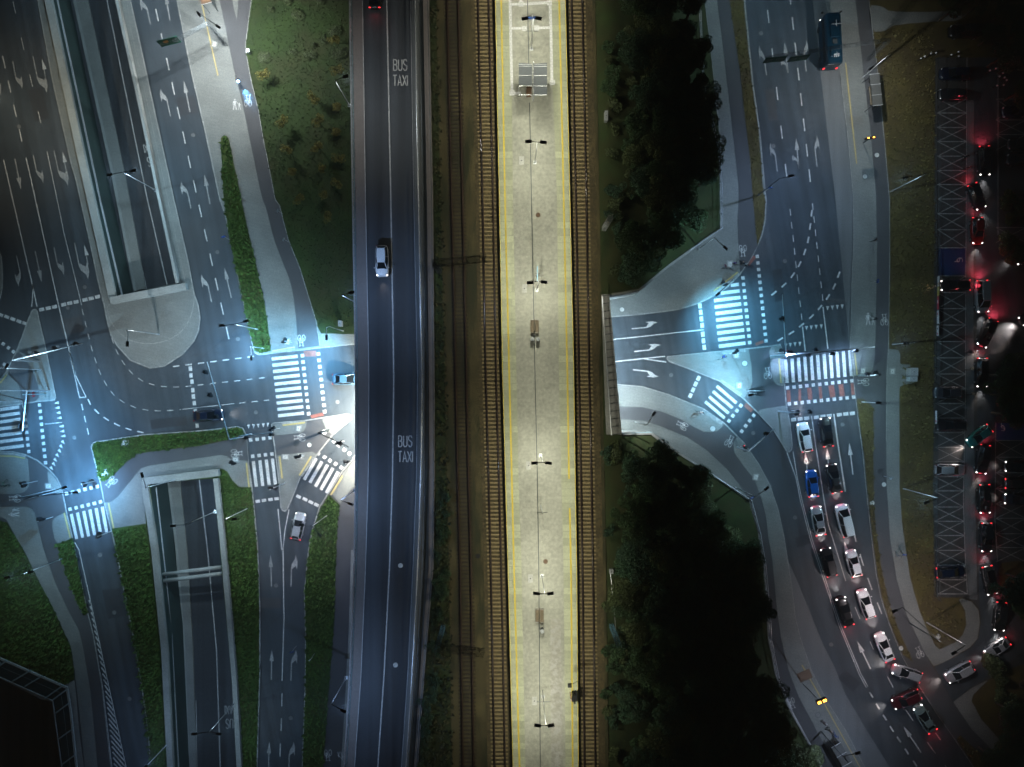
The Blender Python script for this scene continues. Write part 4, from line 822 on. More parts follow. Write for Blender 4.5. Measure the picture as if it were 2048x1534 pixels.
# icons
IC = bmesh.new()
def icon(kind, c, ang, s=1.0, z=ZM, bm=None):
    """ang: clockwise turn of the upright symbol in the photo"""
    bm = bm or IC; a = R(ang); o = P(c[0], c[1], z)
    def T(x, y): return (o.x + (x * math.cos(a) + y * math.sin(a)) * s, o.y + (-x * math.sin(a) + y * math.cos(a)) * s)
    def L(pts, wd=.085): ribbon(bm, [T(*p) for p in pts], wd * s, z + random.uniform(0, .003), world=True)
    if kind == 'bike':
        for cx in (-.36, .36):
            ribbon(bm, [T(cx + .25 * math.cos(t * PI / 8), -.55 + .5 * math.sin(t * PI / 8)) for t in range(16)], .075 * s, z, True, world=True)
        L([(-.36, -.55), (-.18, .2), (.2, -.45), (.36, -.55)]); L([(-.22, .2), (.28, .2), (.1, -.5)]); L([(.36, -.5), (.24, .75)]); L([(.05, .78), (.34, .78), (.38, .9)]); L([(-.2, .2), (-.26, .75)]); L([(-.4, .78), (-.12, .78)], .1)
        poly(bm, [Vector((*T(*p), z + .004)) for p in ((.08, -.62), (.34, -.5), (.22, -.25), (.05, -.4))])
    elif kind == 'ped':
        ribbon(bm, [T(-.4 + .1 * math.cos(t * PI / 3), .85 + .1 * math.sin(t * PI / 3)) for t in range(6)], .1 * s, z, True, world=True)
        poly(bm, [Vector((*T(*p), z + .004)) for p in ((-.62, .6), (-.2, .65), (-.22, -.1), (-.56, -.1))])
        L([(-.5, -.1), (-.66, -.95)], .16); L([(-.3, -.1), (-.08, -.95)], .16); L([(-.6, .6), (-.74, .1), (-.66, -.1)], .1); L([(-.2, .6), (.3, 0)], .09)
        poly(bm, [Vector((*T(*p), z + .005)) for p in ((.3, .3), (.5, .3), (.55, -.35), (.28, -.35))]); L([(.35, -.35), (.25, -.95)], .1); L([(.48, -.35), (.66, -.9)], .1); L([(.5, .1), (.7, -.1)], .07)
    else:
        ribbon(bm, [T(.1 + .42 * math.cos(t * PI / 8 - 2.2), -.15 + .42 * math.sin(t * PI / 8 - 2.2)) for t in range(13)], .09 * s, z, world=True)
        L([(-.1, .75), (-.05, -.05), (.35, -.1), (.5, -.5)], .1); L([(-.05, .35), (.25, .35)], .08)
for c, a, s in (((496, 200), 0, .95), ((603, 682.5), 180, .95), ((598, 875), -90, .95), ((474.5, 906.5), 90, .95), ((221.5, 965), -135, 1), ((28.5, 997), -90, .95), ((1486, 503), 178, .95), ((1535, 745), -5, .95), ((1725.5, 764), -90, .95), ((1768.5, 638), -2, .95), ((1363, 850), -62, .95), ((1460, 881), 28, .95), ((1838, 1303.5), -22, .95), ((656, 1512), 180, .95), ((1584, 1408), 160, .9)):
    icon('bike', c, a, s)
icon('ped', (474, 209), 0, .9); icon('ped', (1741, 638), 0, 1.0); icon('ped', (28, 1024.5), -90, .9); icon('ped', (681, 1512), 180, .7)
icon('wheel', (1918, 522), -90, 1.0, ZG + .02); icon('wheel', (2004, 855), 0, .9, ZG + .02)
struct(from_bm('path_symbol', IC, PAINT)); struct(from_bm('lane_marking', MK, PAINT)); struct(from_bm('lane_arrow', MW, PAINTF))
# yellow tactile strips and white warning strips
YB = bmesh.new(); WB = bmesh.new()
for p, wd in (([(396, -30), (402, 0), (436, 151)], 2.4), (z4([(745, 1350), (918, 1320)]), 2.5), (z6([(825, 578), (998, 556)]), 3), (z6([(548, 866), (568, 1053)]), 3.2), (z6([(803, 817), (822, 985)]), 3.2), (z6([(1045, 815), (955, 962)]), 3.2), (z6([(1285, 965), (1195, 1112)]), 3.2), (z5([(492, 1250), (540, 1440)]), 3), (z5([(832, 1175), (872, 1368)]), 3), (q1([(0, 200), (105, 70)]), 3), (q2([(-200, 95), (0, 92), (200, 95), (385, 128)]), 2.6), (q5([(212, 1090), (580, 800)]), 3), (q6([(1365, 205), (1398, 585)]), 3), (q7([(1300, 510), (1335, 838)]), 2.5), (s0([(810, 480), (895, 1255)]), 2.3), ([(1604, 1330), (1650, 1410), (1700, 1500), (1735, 1560)], 2.2), (q6([(490, 580), (775, 785)]), 2)): ribbon(YB, p, wd / K, ZM)
for p, wd in ((z4([(742, 1362), (920, 1336)]), 3), (z6([(820, 568), (995, 545)]), 2.5), (z6([(562, 864), (585, 1050)]), 3), (z6([(790, 818), (810, 985)]), 2.5), (z6([(1065, 822), (975, 970)]), 3), (q1([(-10, 160), (85, 45)]), 3), (q1([(0, 500), (290, 478)]), 4.5), (q2([(-200, 55), (0, 55), (200, 60), (390, 98)]), 3.2), (q5([(225, 1125), (600, 820)]), 3.5), (q6([(470, 130), (850, 82)]), 6), (q6([(470, 545), (785, 765)]), 6), (q6([(260, 1050), (490, 1215)]), 5.5), (q6([(1400, 205), (1432, 585)]), 5), (q7([(1265, 510), (1300, 840)]), 3.5), (z5([(510, 1250), (555, 1435)]), 2)): ribbon(WB, p, wd / K, ZM + .003)
struct(from_bm('tactile_strip', YB, YEL)); struct(from_bm('tactile_strip', WB, KERB))
RB = bmesh.new()
for p, wd in ((z6([(1035, 5), (1035, 50)]), 25), (z6([(1042, 512), (1140, 492)]), 7), (q5([(730, 690), (840, 560)]), 7), (r6([(1270, 1108), (1330, 1085)]), 6), (q6([(850, 905), (960, 1010)]), 10), (q7([(282, 1075), (292, 1260)]), 7.5), (q7([(455, 1055), (460, 1240)]), 5), (q7([(768, 1025), (782, 1205)]), 6), (q7([(935, 1000), (965, 1185)]), 11), (q7([(1085, 985), (1112, 1172)]), 10), (q7([(1265, 965), (1278, 1150)]), 7), (q7([(600, 1040), (620, 1225)]), 9), ): ribbon(RB, p, wd / K, .006)
struct(from_bm('red_crossing_patch', RB, REDP))
# ---------------------------------------------------------------- street lamps
COOL = (.52, .80, 1.0); BLUE = (.36, .58, 1.0); TEALC = (.48, .84, .90); WARM = (1.0, .90, .58); VIO = (.70, .76, 1.0); NEUT = (.85, .92, .95)
POW = 1.0
_lg = {}
def lum(name, loc, e, col, cone=152, parent=None, k=1.35, rad=.12, aim=None):
    """downward luminaire; e = light level straight below; a batwing spread keeps the ground even between poles"""
    h = max(1.0, loc.z - (ZT if 'up' in name else 0)) if aim is None else aim.length
    d = bpy.data.lights.new('lamp_light', 'SPOT'); d.color = col; d.spot_size = R(cone); d.spot_blend = .55 if aim is None else 1.0; d.shadow_soft_size = rad
    d.energy = e * h * h * 4 * PI * POW; d.use_nodes = True; t = d.node_tree; N = t.nodes; em = N.get('Emission') or N.new('ShaderNodeEmission')
    tc = N.new('ShaderNodeTexCoord'); sp = N.new('ShaderNodeSeparateXYZ'); t.links.new(tc.outputs['Normal'], sp.inputs[0])
    ab = N.new('ShaderNodeMath'); ab.operation = 'ABSOLUTE'; t.links.new(sp.outputs[2], ab.inputs[0])
    mx = N.new('ShaderNodeMath'); mx.operation = 'MAXIMUM'; mx.inputs[1].default_value = .3; t.links.new(ab.outputs[0], mx.inputs[0])
    pw = N.new('ShaderNodeMath'); pw.operation = 'POWER'; pw.inputs[1].default_value = -k; t.links.new(mx.outputs[0], pw.inputs[0]); t.links.new(pw.outputs[0], em.inputs['Strength'])
    o = bpy.data.objects.new(name.replace('up', ''), d); COL.objects.link(o)
    if parent is not None: o.parent = parent; o.location = loc - parent.location
    else: o.location = loc
    if aim is not None: o.rotation_euler = (aim).to_track_quat('-Z', 'Y').to_euler()
    return o
def head_mesh(bm, c, ang, s=1.0):
    box(bm, c, (.78 * s, .36 * s, .14), ang); box(bm, c + Vector((0, 0, .09)), (.42 * s, .26 * s, .08), ang)
def lamp(label, base, heads, h=9.5, z0=0.0, m=None, col=COOL, e=.5, group='street lamps', name='street_lamp', elbow=None, k=1.35, cone=152, rad=.12, hs=1.0, lit=None, rr=.09, aim=None, cat='street lamp'):
    m = m or STEELW; b = P(*base, z0); root = tag(empty(name, b), label, cat, group)
    bm = bmesh.new(); cyl(bm, (0, 0, 0), (0, 0, .9), rr * 1.3, rr * 1.3, 10); cyl(bm, (0, 0, .9), (0, 0, h), rr * .95, rr * .5, 10); box(bm, (0, 0, .02), (.5, .5, .05)); from_bm('pole', bm, m, root)
    for i, hd in enumerate(heads):
        hp = P(*hd, z0 + h + .15) - b; d = Vector((hp.x, hp.y, 0)); L = d.length; ang = math.atan2(d.y, d.x) if L > .4 else 0
        bm = bmesh.new(); pts = [Vector((0, 0, h - .05))]
        if elbow: q = P(*elbow, z0 + h + .1) - b; pts.append(q); ang = math.atan2(hp.y - q.y, hp.x - q.x)
        pts.append(hp); tube(bm, pts, .05 if L < 4 else .06, 6); from_bm('arm', bm, m if elbow else DARK, root)
        bm = bmesh.new(); head_mesh(bm, hp, ang, hs); from_bm('luminaire', bm, DARK, root)
        if lit is None or lit[i]:
            lum('lamp_light' + ('up' if z0 > 3 else ''), b + hp - Vector((0, 0, .15)), e * (1.0 if name == 'platform_lamp' else 7.2 if name == 'crossing_lamp' else 4.4 if z0 > 3 else 5.0), col, cone, root, k, rad, None if aim is None else P(*aim, 0) - (b + hp))
    return root
lamp('twin-headed lamp on the east parapet of the upper sunken road', (313, 381), [(219, 349), (266, 341)], col=COOL, e=.34)
lamp('twin-headed lamp on the upper trench parapet beyond the top edge', (240, -60), [(128, -115), (170, -120)], col=COOL, e=.2)
lamp('two-headed mast beside the bus shelter at the top left', (448, 87), [(398, 29), (436, 53)], col=NEUT, e=.95, m=DARKG)
lamp('single lamp leaning over the saplings from the bus flyover', (699, 211), [(691, 153)], z0=ZT, h=8.5, col=NEUT, e=.34, group='lamps of the bus flyover')
lamp('bus flyover lamp just north of the left underpass mouth', (711, 605), [(703, 585)], z0=ZT, h=8.5, col=BLUE, e=.42, group='lamps of the bus flyover')
lamp('bus flyover lamp beside the diagonal zebra crossing', (709, 981), [(701, 1008)], z0=ZT, h=8.5, col=BLUE, e=.45, group='lamps of the bus flyover')
lamp('lowest bus flyover lamp beside the grass verge', (692, 1355), [(686.6, 1422)], z0=ZT, h=8.5, col=BLUE, e=.4, group='lamps of the bus flyover')
lamp('twin-headed lamp at the foot of the narrow grass strip', (517, 659), [(443, 651), (492, 642)], h=9.5, col=COOL, e=.38)
lamp('cranked lamp on the rounded nose of the concrete island', (319, 669), [(255, 688)], elbow=(256, 664), col=NEUT, e=.36)
lamp('white lamp with a long arm beside the far left island', (83, 739), [(13, 732)], elbow=(10, 737), col=COOL, e=.34)
lamp('cranked lamp on the north beam of the lower sunken road', (354, 958), [(284, 950)], elbow=(292, 974), col=COOL, e=.30)
lamp('lamp arching over the lower sunken road from its east parapet', (431, 1023), [(346, 1052)], elbow=(373.5, 1049), z0=.8, h=8, col=COOL, e=.34)
lamp('lamp on the grass beside the lower sunken road', (495, 1017), [(468.6, 1038)], h=9, col=NEUT, e=.22)
lamp('two-armed lamp next to the silver estate car', (654, 1031), [(639, 1070), (603, 1050)], h=8, col=VIO, e=.16)
lamp('twin-headed lamp on the lower left lawn', (126, 1117), [(14, 1155), (61, 1144)], h=9.5, col=COOL, e=.16)
lamp('twin-headed lamp leaning over the sunken bus lane', (471.6, 1403), [(388, 1468), (437.7, 1468)], h=9.5, col=COOL, e=.09)
lamp('lamp at the bottom edge on the west parapet of the lower sunken road', (337, 1486), [(291, 1534)], h=9.5, col=BLUE, e=.16)
lamp('cranked lamp on the pavement above the underpass approach', (1396.5, 499), [(1451, 496)], elbow=(1431.6, 478), h=9, col=COOL, e=.30)
lamp('dark curved lamp on the brown verge of the upper right road', (1514, 392), [(1583, 351.5)], elbow=(1558, 357), h=8.5, col=(.42, .62, 1), e=.42, m=DARKG)
lamp('lamp leaning over the dry grass beside the upper right cycle path', (1780, 384), [(1811, 355)], h=9.5, col=COOL, e=.22)
lamp('short lamp standing between the bus and the bus shelter', (1724, 156), [(1743, 136)], h=8.6, col=NEUT, e=.48)
lamp('lamp with a bright cap beside the upper right gantry', (1784, 689), [(1812, 686)], h=9, col=COOL, e=.22)
lamp('lamp leaning across the dry grass towards the white parked car', (1805.7, 977), [(1853.6, 1005)], h=9, col=COOL, e=.24)
lamp('cranked lamp beside the south wing wall of the underpass', (1270, 844), [(1308, 827.5)], elbow=(1294.7, 849), h=8, col=NEUT, e=.32)
lamp('cranked lamp over the curving south cycle path', (1469.5, 974), [(1533, 977)], elbow=(1511, 994), h=9, col=COOL, e=.26)
lamp('lamp on the rounded grass corner of the car park', (1852.6, 1244.5), [(1908, 1306)], h=9.5, col=(1, .9, .92), e=.17)
lamp('dark cranked lamp beside the lower right queue of cars', (1819, 1246), [(1789, 1222)], elbow=(1805.7, 1215), h=8, col=(1, .88, .92), e=.26, m=DARKG)
lamp('dark arching lamp at the lower right bus stop', (1641, 1462), [(1716, 1506)], elbow=(1688, 1512), h=9, col=(.6, .74, 1), e=.28, m=DARKG)
lamp('lamp with a long arm at the upper left edge of the lane arrows', (-30, 200), [(-14, 190)], h=9.5, col=(.95, .9, .72), e=.30)
lamp('lamp standing on the verge west of the blue bus', (1480, -60), [(1545, -50)], h=9.5, col=COOL, e=.3)
lamp('lamp between the cycle crossing and the lower left pavement', (112, 978), [(150, 985)], h=8.5, col=BLUE, e=.9, k=.2, cone=125, m=STEELW)
# crossing lamps: strong blue-white pools over the zebra crossings
lamp('cranked crossing lamp hanging by the left zebra crossing', (687, 662), [(653, 675)], elbow=(653, 655), h=8.5, col=(.20, .60, 1), e=2.2, k=-1.2, cone=120, aim=(585, 745), group='crossing lamps', name='crossing_lamp')
lamp('cranked crossing lamp at the tip of the grass strip', (528, 697), [(502.5, 716)], elbow=(502, 697), h=5.7, col=(.20, .56, 1), e=1.6, k=-1.2, cone=135, aim=(488, 695), group='crossing lamps', name='crossing_lamp')
lamp('crossing lamp on the far left kerb by the road signals', (54, 781), [(42, 852)], elbow=(48, 800), h=8.5, col=(.20, .56, 1), e=1.8, k=-1.2, cone=140, group='crossing lamps', name='crossing_lamp')
lamp('crossing lamp between the small zebra and the diagonal zebra', (572, 965), [(541, 976)], h=7.5, col=NEUT, e=.12, k=0, group='crossing lamps', name='crossing_lamp')
lamp('crossing lamp beside the right angled zebra crossing', (1434, 574), [(1436, 588)], h=8.0, col=(.20, .64, 1), e=2.4, k=-1.2, cone=118, aim=(1468, 665), group='crossing lamps', name='crossing_lamp')
lamp('crossing lamp over the short diagonal zebra at the right island', (1494, 781), [(1502, 790)], h=8, col=(.30, .68, 1), e=2.0, k=-1.2, cone=125, aim=(1440, 780), group='crossing lamps', name='crossing_lamp')
lamp('crossing lamp at the left end of the white mast arm', (1561, 712), [(1580, 704)], h=6.8, col=(.34, .56, 1), e=1.1, k=-1, cone=125, aim=(1600, 775), group='crossing lamps', name='crossing_lamp')
lamp('low crossing lamp by the right cycle path corner', (1723, 804), [(1757, 806)], h=7.5, col=TEALC, e=.28, k=0, group='crossing lamps', name='crossing_lamp')
lamp('crossing lamp on the kerb island left of the blue-lit crossing', (118, 982), [(128, 975)], h=8, col=(.18, .54, 1), e=2.4, k=-1.2, cone=120, aim=(172, 985), group='crossing lamps', name='crossing_lamp')
# platform lamps
for i, (b, hl, hr, lb) in enumerate((((1063, 98), (1050, 37), (1077, 36.5), 'topmost'), ((1070, 325), (1057, 283), (1087, 284.5), 'second from the top'), ((1073, 580), (1060.6, 565), (1088, 564), 'third from the top'), ((1081, 911), (1069, 926), (1097, 926), 'third from the bottom'), ((1084, 1152), (1073, 1187), (1101, 1187), 'second from the bottom'), ((1086, 1393), (1075, 1451), (1102, 1451), 'lowest'))):
    lamp('twin black-headed platform lamp, %s of the six' % lb, (b[0], b[1]), [hl, hr], h=8.7, z0=ZP, col=(1, .99, .80), e=1.5, k=1.0, cone=150, rad=.5, group='platform lamps', name='platform_lamp', hs=1.15, cat='platform lamp')
lamp('platform lamp outside the top edge', (1058, -180), [(1050, -230)], h=8.7, z0=ZP, col=(1, .96, .82), e=2.2, k=1.1, group='platform lamps', name='platform_lamp')
# underpass ceiling lamps
for i, (x, y, e, c) in enumerate(((733, 830, 14, (1, .97, .84)), (742, 760, 2.2, COOL), (742, 905, 6.5, (1, .98, .9)), (1206, 640, 1.3, (.58, .82, 1)), (1212, 700, 1.7, (.58, .82, 1)), (1218, 765, 2.7, (.62, .84, 1)), (1224, 835, 1.8, (.74, .90, .95)), (900, 760, 2, COOL), (1050, 740, 2, COOL))):
    rt = tag(empty('ceiling_lamp', P(x, y, ZT - 1.32)), 'lit ceiling lamp under the railway bridge', 'ceiling lamp', 'lamps under the bridge')
    bm = bmesh.new(); box(bm, (0, 0, 0), (1.2, .3, .1)); box(bm, (0, 0, -.06), (1.1, .22, .02), mi=1); from_bm('luminaire', bm, [DARKG, LEDW], rt)
    lum('lamp_light', rt.location - Vector((0, 0, .15)), e * 3.6, c, 168, rt, .9, .2)
# ---------------------------------------------------------------- signals, gantries, signs
def sig_head(bm, c, ang=0, h=1.0):
    box(bm, c, (.34, .38, h), ang); box(bm, c + Vector((-.0, 0, h / 2 + .03)), (.5, .06, .06), ang)
    for k in (-.3, 0, .3): cyl(bm, c + Vector((math.cos(ang) * .17, math.sin(ang) * .17, k)), c + Vector((math.cos(ang) * .34, math.sin(ang) * .34, k)), .12, .12, 8)
def signal(label, base, ang=0, h=3.2, heads=1, red=False, z0=ZR):
    b = P(*base, z0); rt = tag(empty('traffic_light', b), label, 'traffic light', 'traffic lights')
    bm = bmesh.new(); cyl(bm, (0, 0, 0), (0, 0, h + .3), .07, .06, 8); from_bm('pole', bm, STEELW, rt)
    for k in range(heads + 1):
        a = ang + k * R(95); bm = bmesh.new(); sig_head(bm, Vector((.28 * math.cos(a), .28 * math.sin(a), h - .3 - .0 * k)), a, 1.0); hd = from_bm('signal_head', bm, DARK, rt)
    if red:
        bm = bmesh.new(); cyl(bm, Vector((.6 * math.cos(ang), .6 * math.sin(ang), h)), Vector((.66 * math.cos(ang), .66 * math.sin(ang), h)), .1, .1, 8); from_bm('red_lens', bm, TAILL, rt)
    return rt
for p, a, lb, rd in (((583, 685), 100, 'on the pavement above the left zebra crossing', 0), ((559, 857), 80, 'on the small island below the left zebra crossing', 0), ((478, 924), 10, 'left of the small zebra crossing', 0), ((608, 912), 60, 'above the diagonal zebra crossing', 0), ((562, 968), -60, 'at the foot of the small zebra crossing', 0), ((688, 882), 200, 'under the slanting pole by the bright underpass mouth', 0), ((191, 962), 170, 'at the grass corner by the blue-lit cycle crossing', 0), ((106, 1034), 30, 'on the lower left pavement near the walking symbol', 0), ((222, 1063), 120, 'right of the lower left zebra crossing', 0), ((12, 803), 0, 'far left above the wide zebra crossing', 0), ((75, 962), 160, 'on the small kerb island at the lower left', 0), ((1435, 574), 0, 'beside the yellow strip of the right angled zebra', 0), ((1462, 707), 90, 'on the bright triangular island', 0), ((1498, 786), -30, 'at the lower corner of the triangular island', 0), ((1550, 706), 20, 'with a red light at the foot of the white mast', 1), ((1582, 826), 100, 'left of the white car at the stop line', 0), ((1733, 750), 0, 'right of the red and white cycle crossing', 0), ((1481, 893), 140, 'with a red light on the curved kerb island', 1), ((702, 922), 40, 'at the kerb under the bus flyover', 0)):
    signal('traffic light ' + lb, p, R(a), red=bool(rd))
def gantry(label, base, end, h, heads, m=STEELW, z0=ZR, r=.11, names=()):
    b = P(*base, z0); e_ = P(*end, z0 + h) - b; rt = tag(empty('signal_mast', b), label, 'signal mast', 'signal masts over the lanes')
    bm = bmesh.new(); cyl(bm, (0, 0, 0), (0, 0, h), .15, .11, 10); from_bm('mast', bm, m, rt)
    bm = bmesh.new(); cyl(bm, (0, 0, h - .1), e_, r, r * .7, 8); from_bm('arm', bm, m, rt)
    for hp in heads:
        c = P(*hp, z0 + h - .3) - b; bm = bmesh.new(); sig_head(bm, c, math.atan2(e_.y, e_.x) + PI / 2, 1.0); box(bm, c, (.05, .75, 1.25), math.atan2(e_.y, e_.x) + PI / 2); from_bm('signal_head', bm, DARK, rt)
    return rt
gantry('long white mast arm with three signals over the road left of the zebra', (489, 873), (414, 724), 6, [(411, 744), (420.5, 790), (433, 833)])
gantry('long mast arm with three signals across the roads on the far left', (80, 723), (165, 687), 6, [(70, 706), (108, 697), (152, 688)])
gantry('curved mast arm hanging black signals over the far left zebra', (99, 781), (45, 862), 5.2, [(43, 852)])
gantry('short mast arm with a signal above the small zebra squares', (503, 868), (544, 866), 5, [(492, 876), (543, 870)])
gantry('slanting dark pole with a signal in front of the bright underpass mouth', (658, 860), (697, 894), 6, [(680, 886)], m=DARKG, r=.09)
gantry('white mast arm reaching across the striped crossing on the right', (1541, 713), (1749, 694), 6.2, [(1580, 703), (1631, 700), (1617, 711), (1665, 708), (1712, 702)])
for hx, hy, ax, ay in ((1631, 700.5, 1655, 790), (1705, 697, 1690, 770)): lum('lamp_light', P(hx, hy, 6.2), 24 if hx < 1650 else 8, (.40, .62, 1), 122, None, -1.2, .15, P(ax, ay, 0) - P(hx, hy, 6.2))
gantry('white mast arm reaching up the right road with blue plates', (1542, 716), (1565, 589), 6.2, [(1563, 637)])
gantry('white mast arm with a signal over the curving road on the right', (1474, 895), (1549, 857), 5.5, [(1532, 867)])
gantry('thin mast arm with a hanging signal left of the stop line on the right', (1557, 823), (1621, 824), 5.5, [(1619, 824)])
gantry('dark thin mast arm with signals beside the right cycle crossing', (1717, 751), (1734, 752), 5.2, [(1735, 747)])
def truss(bm, a, b, s=.45, n=10, r=.03):
    d = b - a; u = Vector((-d.y, d.x, 0)); u = u.normalized() * s / 2 if u.length > .01 else Vector((s / 2, 0, 0)); v = d.normalized().cross(u.normalized()) * s / 2
    cs = [u + v, u - v, -u - v, -u + v]
    for c in cs: cyl(bm, a + c, b + c, r, r, 5)
    for i in range(n):
        p = a + d * i / n; q = a + d * (i + 1) / n
        for k in range(4):
            c0, c1 = cs[k], cs[(k + 1) % 4]; cyl(bm, p + (c0 if i % 2 else c1), q + (c1 if i % 2 else c0), r * .7, r * .7, 4); cyl(bm, p + c0, p + c1, r * .7, r * .7, 4)
def sign_gantry(label, base, end, h, signs, z0=ZR, low=None):
    b = P(*base, z0); rt = tag(empty('sign_gantry', b), label, 'sign gantry', 'green direction sign gantries')
    bm = bmesh.new(); truss(bm, Vector((0, 0, 0)), Vector((0, 0, h)), .4, 10, .02); from_bm('mast', bm, DARKG, rt)
    bm = bmesh.new(); e_ = P(*end, z0 + h) - b; truss(bm, Vector((0, 0, h)), e_, .4, 22, .018); from_bm('truss', bm, DARKG, rt)
    for (p, q, ww) in signs:
        a = P(*p, z0 + h - .2) - b; c = P(*q, z0 + h - .2) - b; d = c - a; ang = math.atan2(d.y, d.x); mid = (a + c) / 2 - Vector((0, 0, .3))
        M = Matrix.Translation(mid) @ Matrix.Rotation(ang, 4, 'Z') @ Matrix.Rotation(R(-3), 4, 'X')
        bm = bmesh.new(); box(bm, None, (d.length, .08, ww), M=M); pl = from_bm('sign_panel', bm, GSIGN, rt)
        bm = bmesh.new(); L = d.length
        for sx_ in (-L * .25, L * .27):
            for kk in (-.28, .12): box(bm, None, (L * .3, .02, .09), M=M @ Matrix.Translation((sx_, -.055, kk)))
            box(bm, None, (.07, .02, .5), M=M @ Matrix.Translation((sx_ - L * .2, -.055, -.05)))
        from_bm('lettering', bm, PAINTF, pl)
        if low:
            bm = bmesh.new(); box(bm, None, (.7, .03, .5), M=M @ Matrix.Translation((-L * .12, -.07, .25))); from_bm('orange_field', bm, mat('orange_sign_field', (.55, .22, .04), .6), pl)
    return rt
sign_gantry('lattice gantry with a green and orange direction sign at the top left', (452, 90), (345, 84), 6.5, [((316, 86), (356, 76), 1.6)], low=True)
sign_gantry('lattice gantry with two green direction signs over the upper right road', (1735, 120), (1530, 116), 6.5, [((1530, 119), (1573, 115), 1.5), ((1579, 117), (1619, 112), 1.5)])
# no-entry sign on a long arm
b = P(92, 788, ZR); rt = tag(empty('no_entry_sign', b), 'round red no-entry sign halfway up a pole at the far left island', 'road sign')
bm = bmesh.new(); cyl(bm, (0, 0, 0), (0, 0, 5.2), .09, .07, 8); from_bm('pole', bm, TEALR, rt)

Mx = Matrix.Translation((-.1, 0, 2.7)) @ Matrix.Rotation(R(-90), 4, 'Y')
bm = bmesh.new(); bmesh.ops.create_cone(bm, cap_ends=True, segments=20, radius1=.42, radius2=.42, depth=.04, matrix=Mx); from_bm('disc', bm, mat('sign_red', (.35, .01, .015), .5), rt)
bm = bmesh.new(); box(bm, None, (.14, .62, .03), M=Mx @ Matrix.Translation((0, 0, .03))); from_bm('white_bar', bm, WHITE, rt)
# small sign posts
def post_sign(label, base, h=2.6, col=STEELW, ang=0, sz=(.6, .04, .6), pm=None, z0=ZR):
    b = P(*base, z0); rt = tag(empty('sign_post', b), label, 'road sign', 'small road signs')
    bm = bmesh.new(); cyl(bm, (0, 0, 0), (0, 0, h), .04, .035, 7); from_bm('post', bm, STEELW, rt)
    bm = bmesh.new(); box(bm, None, sz, M=Matrix.Translation((0, -.05, h - .3)) @ Matrix.Rotation(R(ang), 4, 'Z')); from_bm('panel', bm, pm or WHITE, rt)
BLUS = mat('blue_sign_face', (.02, .08, .35), .5)
for p, lb, pm, a in (((459, 479), 'small blue sign at the kerb of the narrow grass strip', BLUS, 20), ((565, 428), 'small grey sign beside the left cycle path', STEELW, 60), ((577, 484), 'second small grey sign beside the left cycle path', STEELW, 60), ((593, 1292), 'small blue sign at the edge of the lower middle road', BLUS, 10), ((1530, 383), 'small blue sign at the foot of the dark curved lamp', BLUS, 0), ((1740, 566), 'blue striped sign on the upper right pavement', BLUS, 80), ((1494, 990), 'small blue sign by the curving south fence', BLUS, 30), ((1767, 952), 'thin sign post beside the right cycle path', STEELW, 30), ((630, 1306), 'small white box sign on the lower grass verge', WHITE, 40), ((1583, 821), 'blue round sign at the tip of the lower island', BLUS, 70)):
    post_sign(lb, p, ang=a, pm=pm)
# orange-lit displays
def display(label, base, c, ang, h=4.2, pole=DARKG, q_=1.0):
    b = P(*base, ZR); rt = tag(empty('stop_display', b), label, 'information display', 'bus stop displays')
    q = P(*c, ZR + h) - b; bm = bmesh.new(); cyl(bm, (0, 0, 0), (0, 0, h), .07, .06, 8); cyl(bm, (0, 0, h - .1), (q.x, q.y, h - .1), .05, .05, 6); from_bm('pole', bm, pole, rt)
    M = Matrix.Translation(q) @ Matrix.Rotation(ang, 4, 'Z'); bm = bmesh.new(); box(bm, None, (1.55, .5 * q_, .55), M=M); from_bm('housing', bm, DARK, rt)
    for s_ in (-.42, .42):
        bm = bmesh.new(); box(bm, None, (.46 * q_ + .05, .34 * q_, .06), M=M @ Matrix.Translation((s_, 0, .30))); from_bm('amber_lamp', bm, AMB, rt)
display('amber-lit display on a pole near the lower right bus bay', (1606, 1368), (1642.5, 1401.5), R(22), 6)
display('amber-lit display below the upper right bus shelter', (1726, 286), (1740.5, 276.5), R(8), 3, q_=.45)
bm = bmesh.new(); ribbon3(bm, [(1597, 1357), (1622, 1346)], 1.55, ZR, ZR + .05); tag(from_bm('shadow_patch', bm, BROWN), 'brown patch painted as a shadow on the pavement beside the lower bus bay', 'cover plate')  # shadow near the display pole, laid on as a flat brown slab
# ---------------------------------------------------------------- shelters, benches, boxes
def shelter(label, c, L_, W_, ang, h=2.7, z0=ZR, panels=3, mt=None):
    b = P(*c, z0); rt = tag(empty('bus_shelter', b, ang), label, 'bus shelter', 'bus shelters')
    bm = bmesh.new(); box(bm, (0, 0, h), (L_, W_, .08)); from_bm('roof', bm, mt or TEALG, rt)
    for i in range(panels + 1):
        bm = bmesh.new(); x = -L_ / 2 + L_ * i / panels; box(bm, (x, 0, h + .06), (.07, W_ + .1, .06)); from_bm('roof_beam', bm, STEELW, rt)
    for sx in (-1, 1):
        for sy in (-1, 1):
            bm = bmesh.new(); cyl(bm, (sx * L_ * .47, sy * W_ * .42, 0), (sx * L_ * .47, sy * W_ * .42, h), .05, .05, 7); from_bm('post', bm, DARKG, rt)
    bm = bmesh.new(); box(bm, (0, W_ * .44, h * .5), (L_ * .94, .03, h * .7)); from_bm('back_panel', bm, TEALG, rt)
    bm = bmesh.new(); box(bm, (0, W_ * .25, .5), (L_ * .6, .4, .06)); box(bm, (-L_ * .25, W_ * .25, .25), (.06, .35, .5)); box(bm, (L_ * .25, W_ * .25, .25), (.06, .35, .5)); from_bm('seat', bm, WOOD, rt)
    return rt
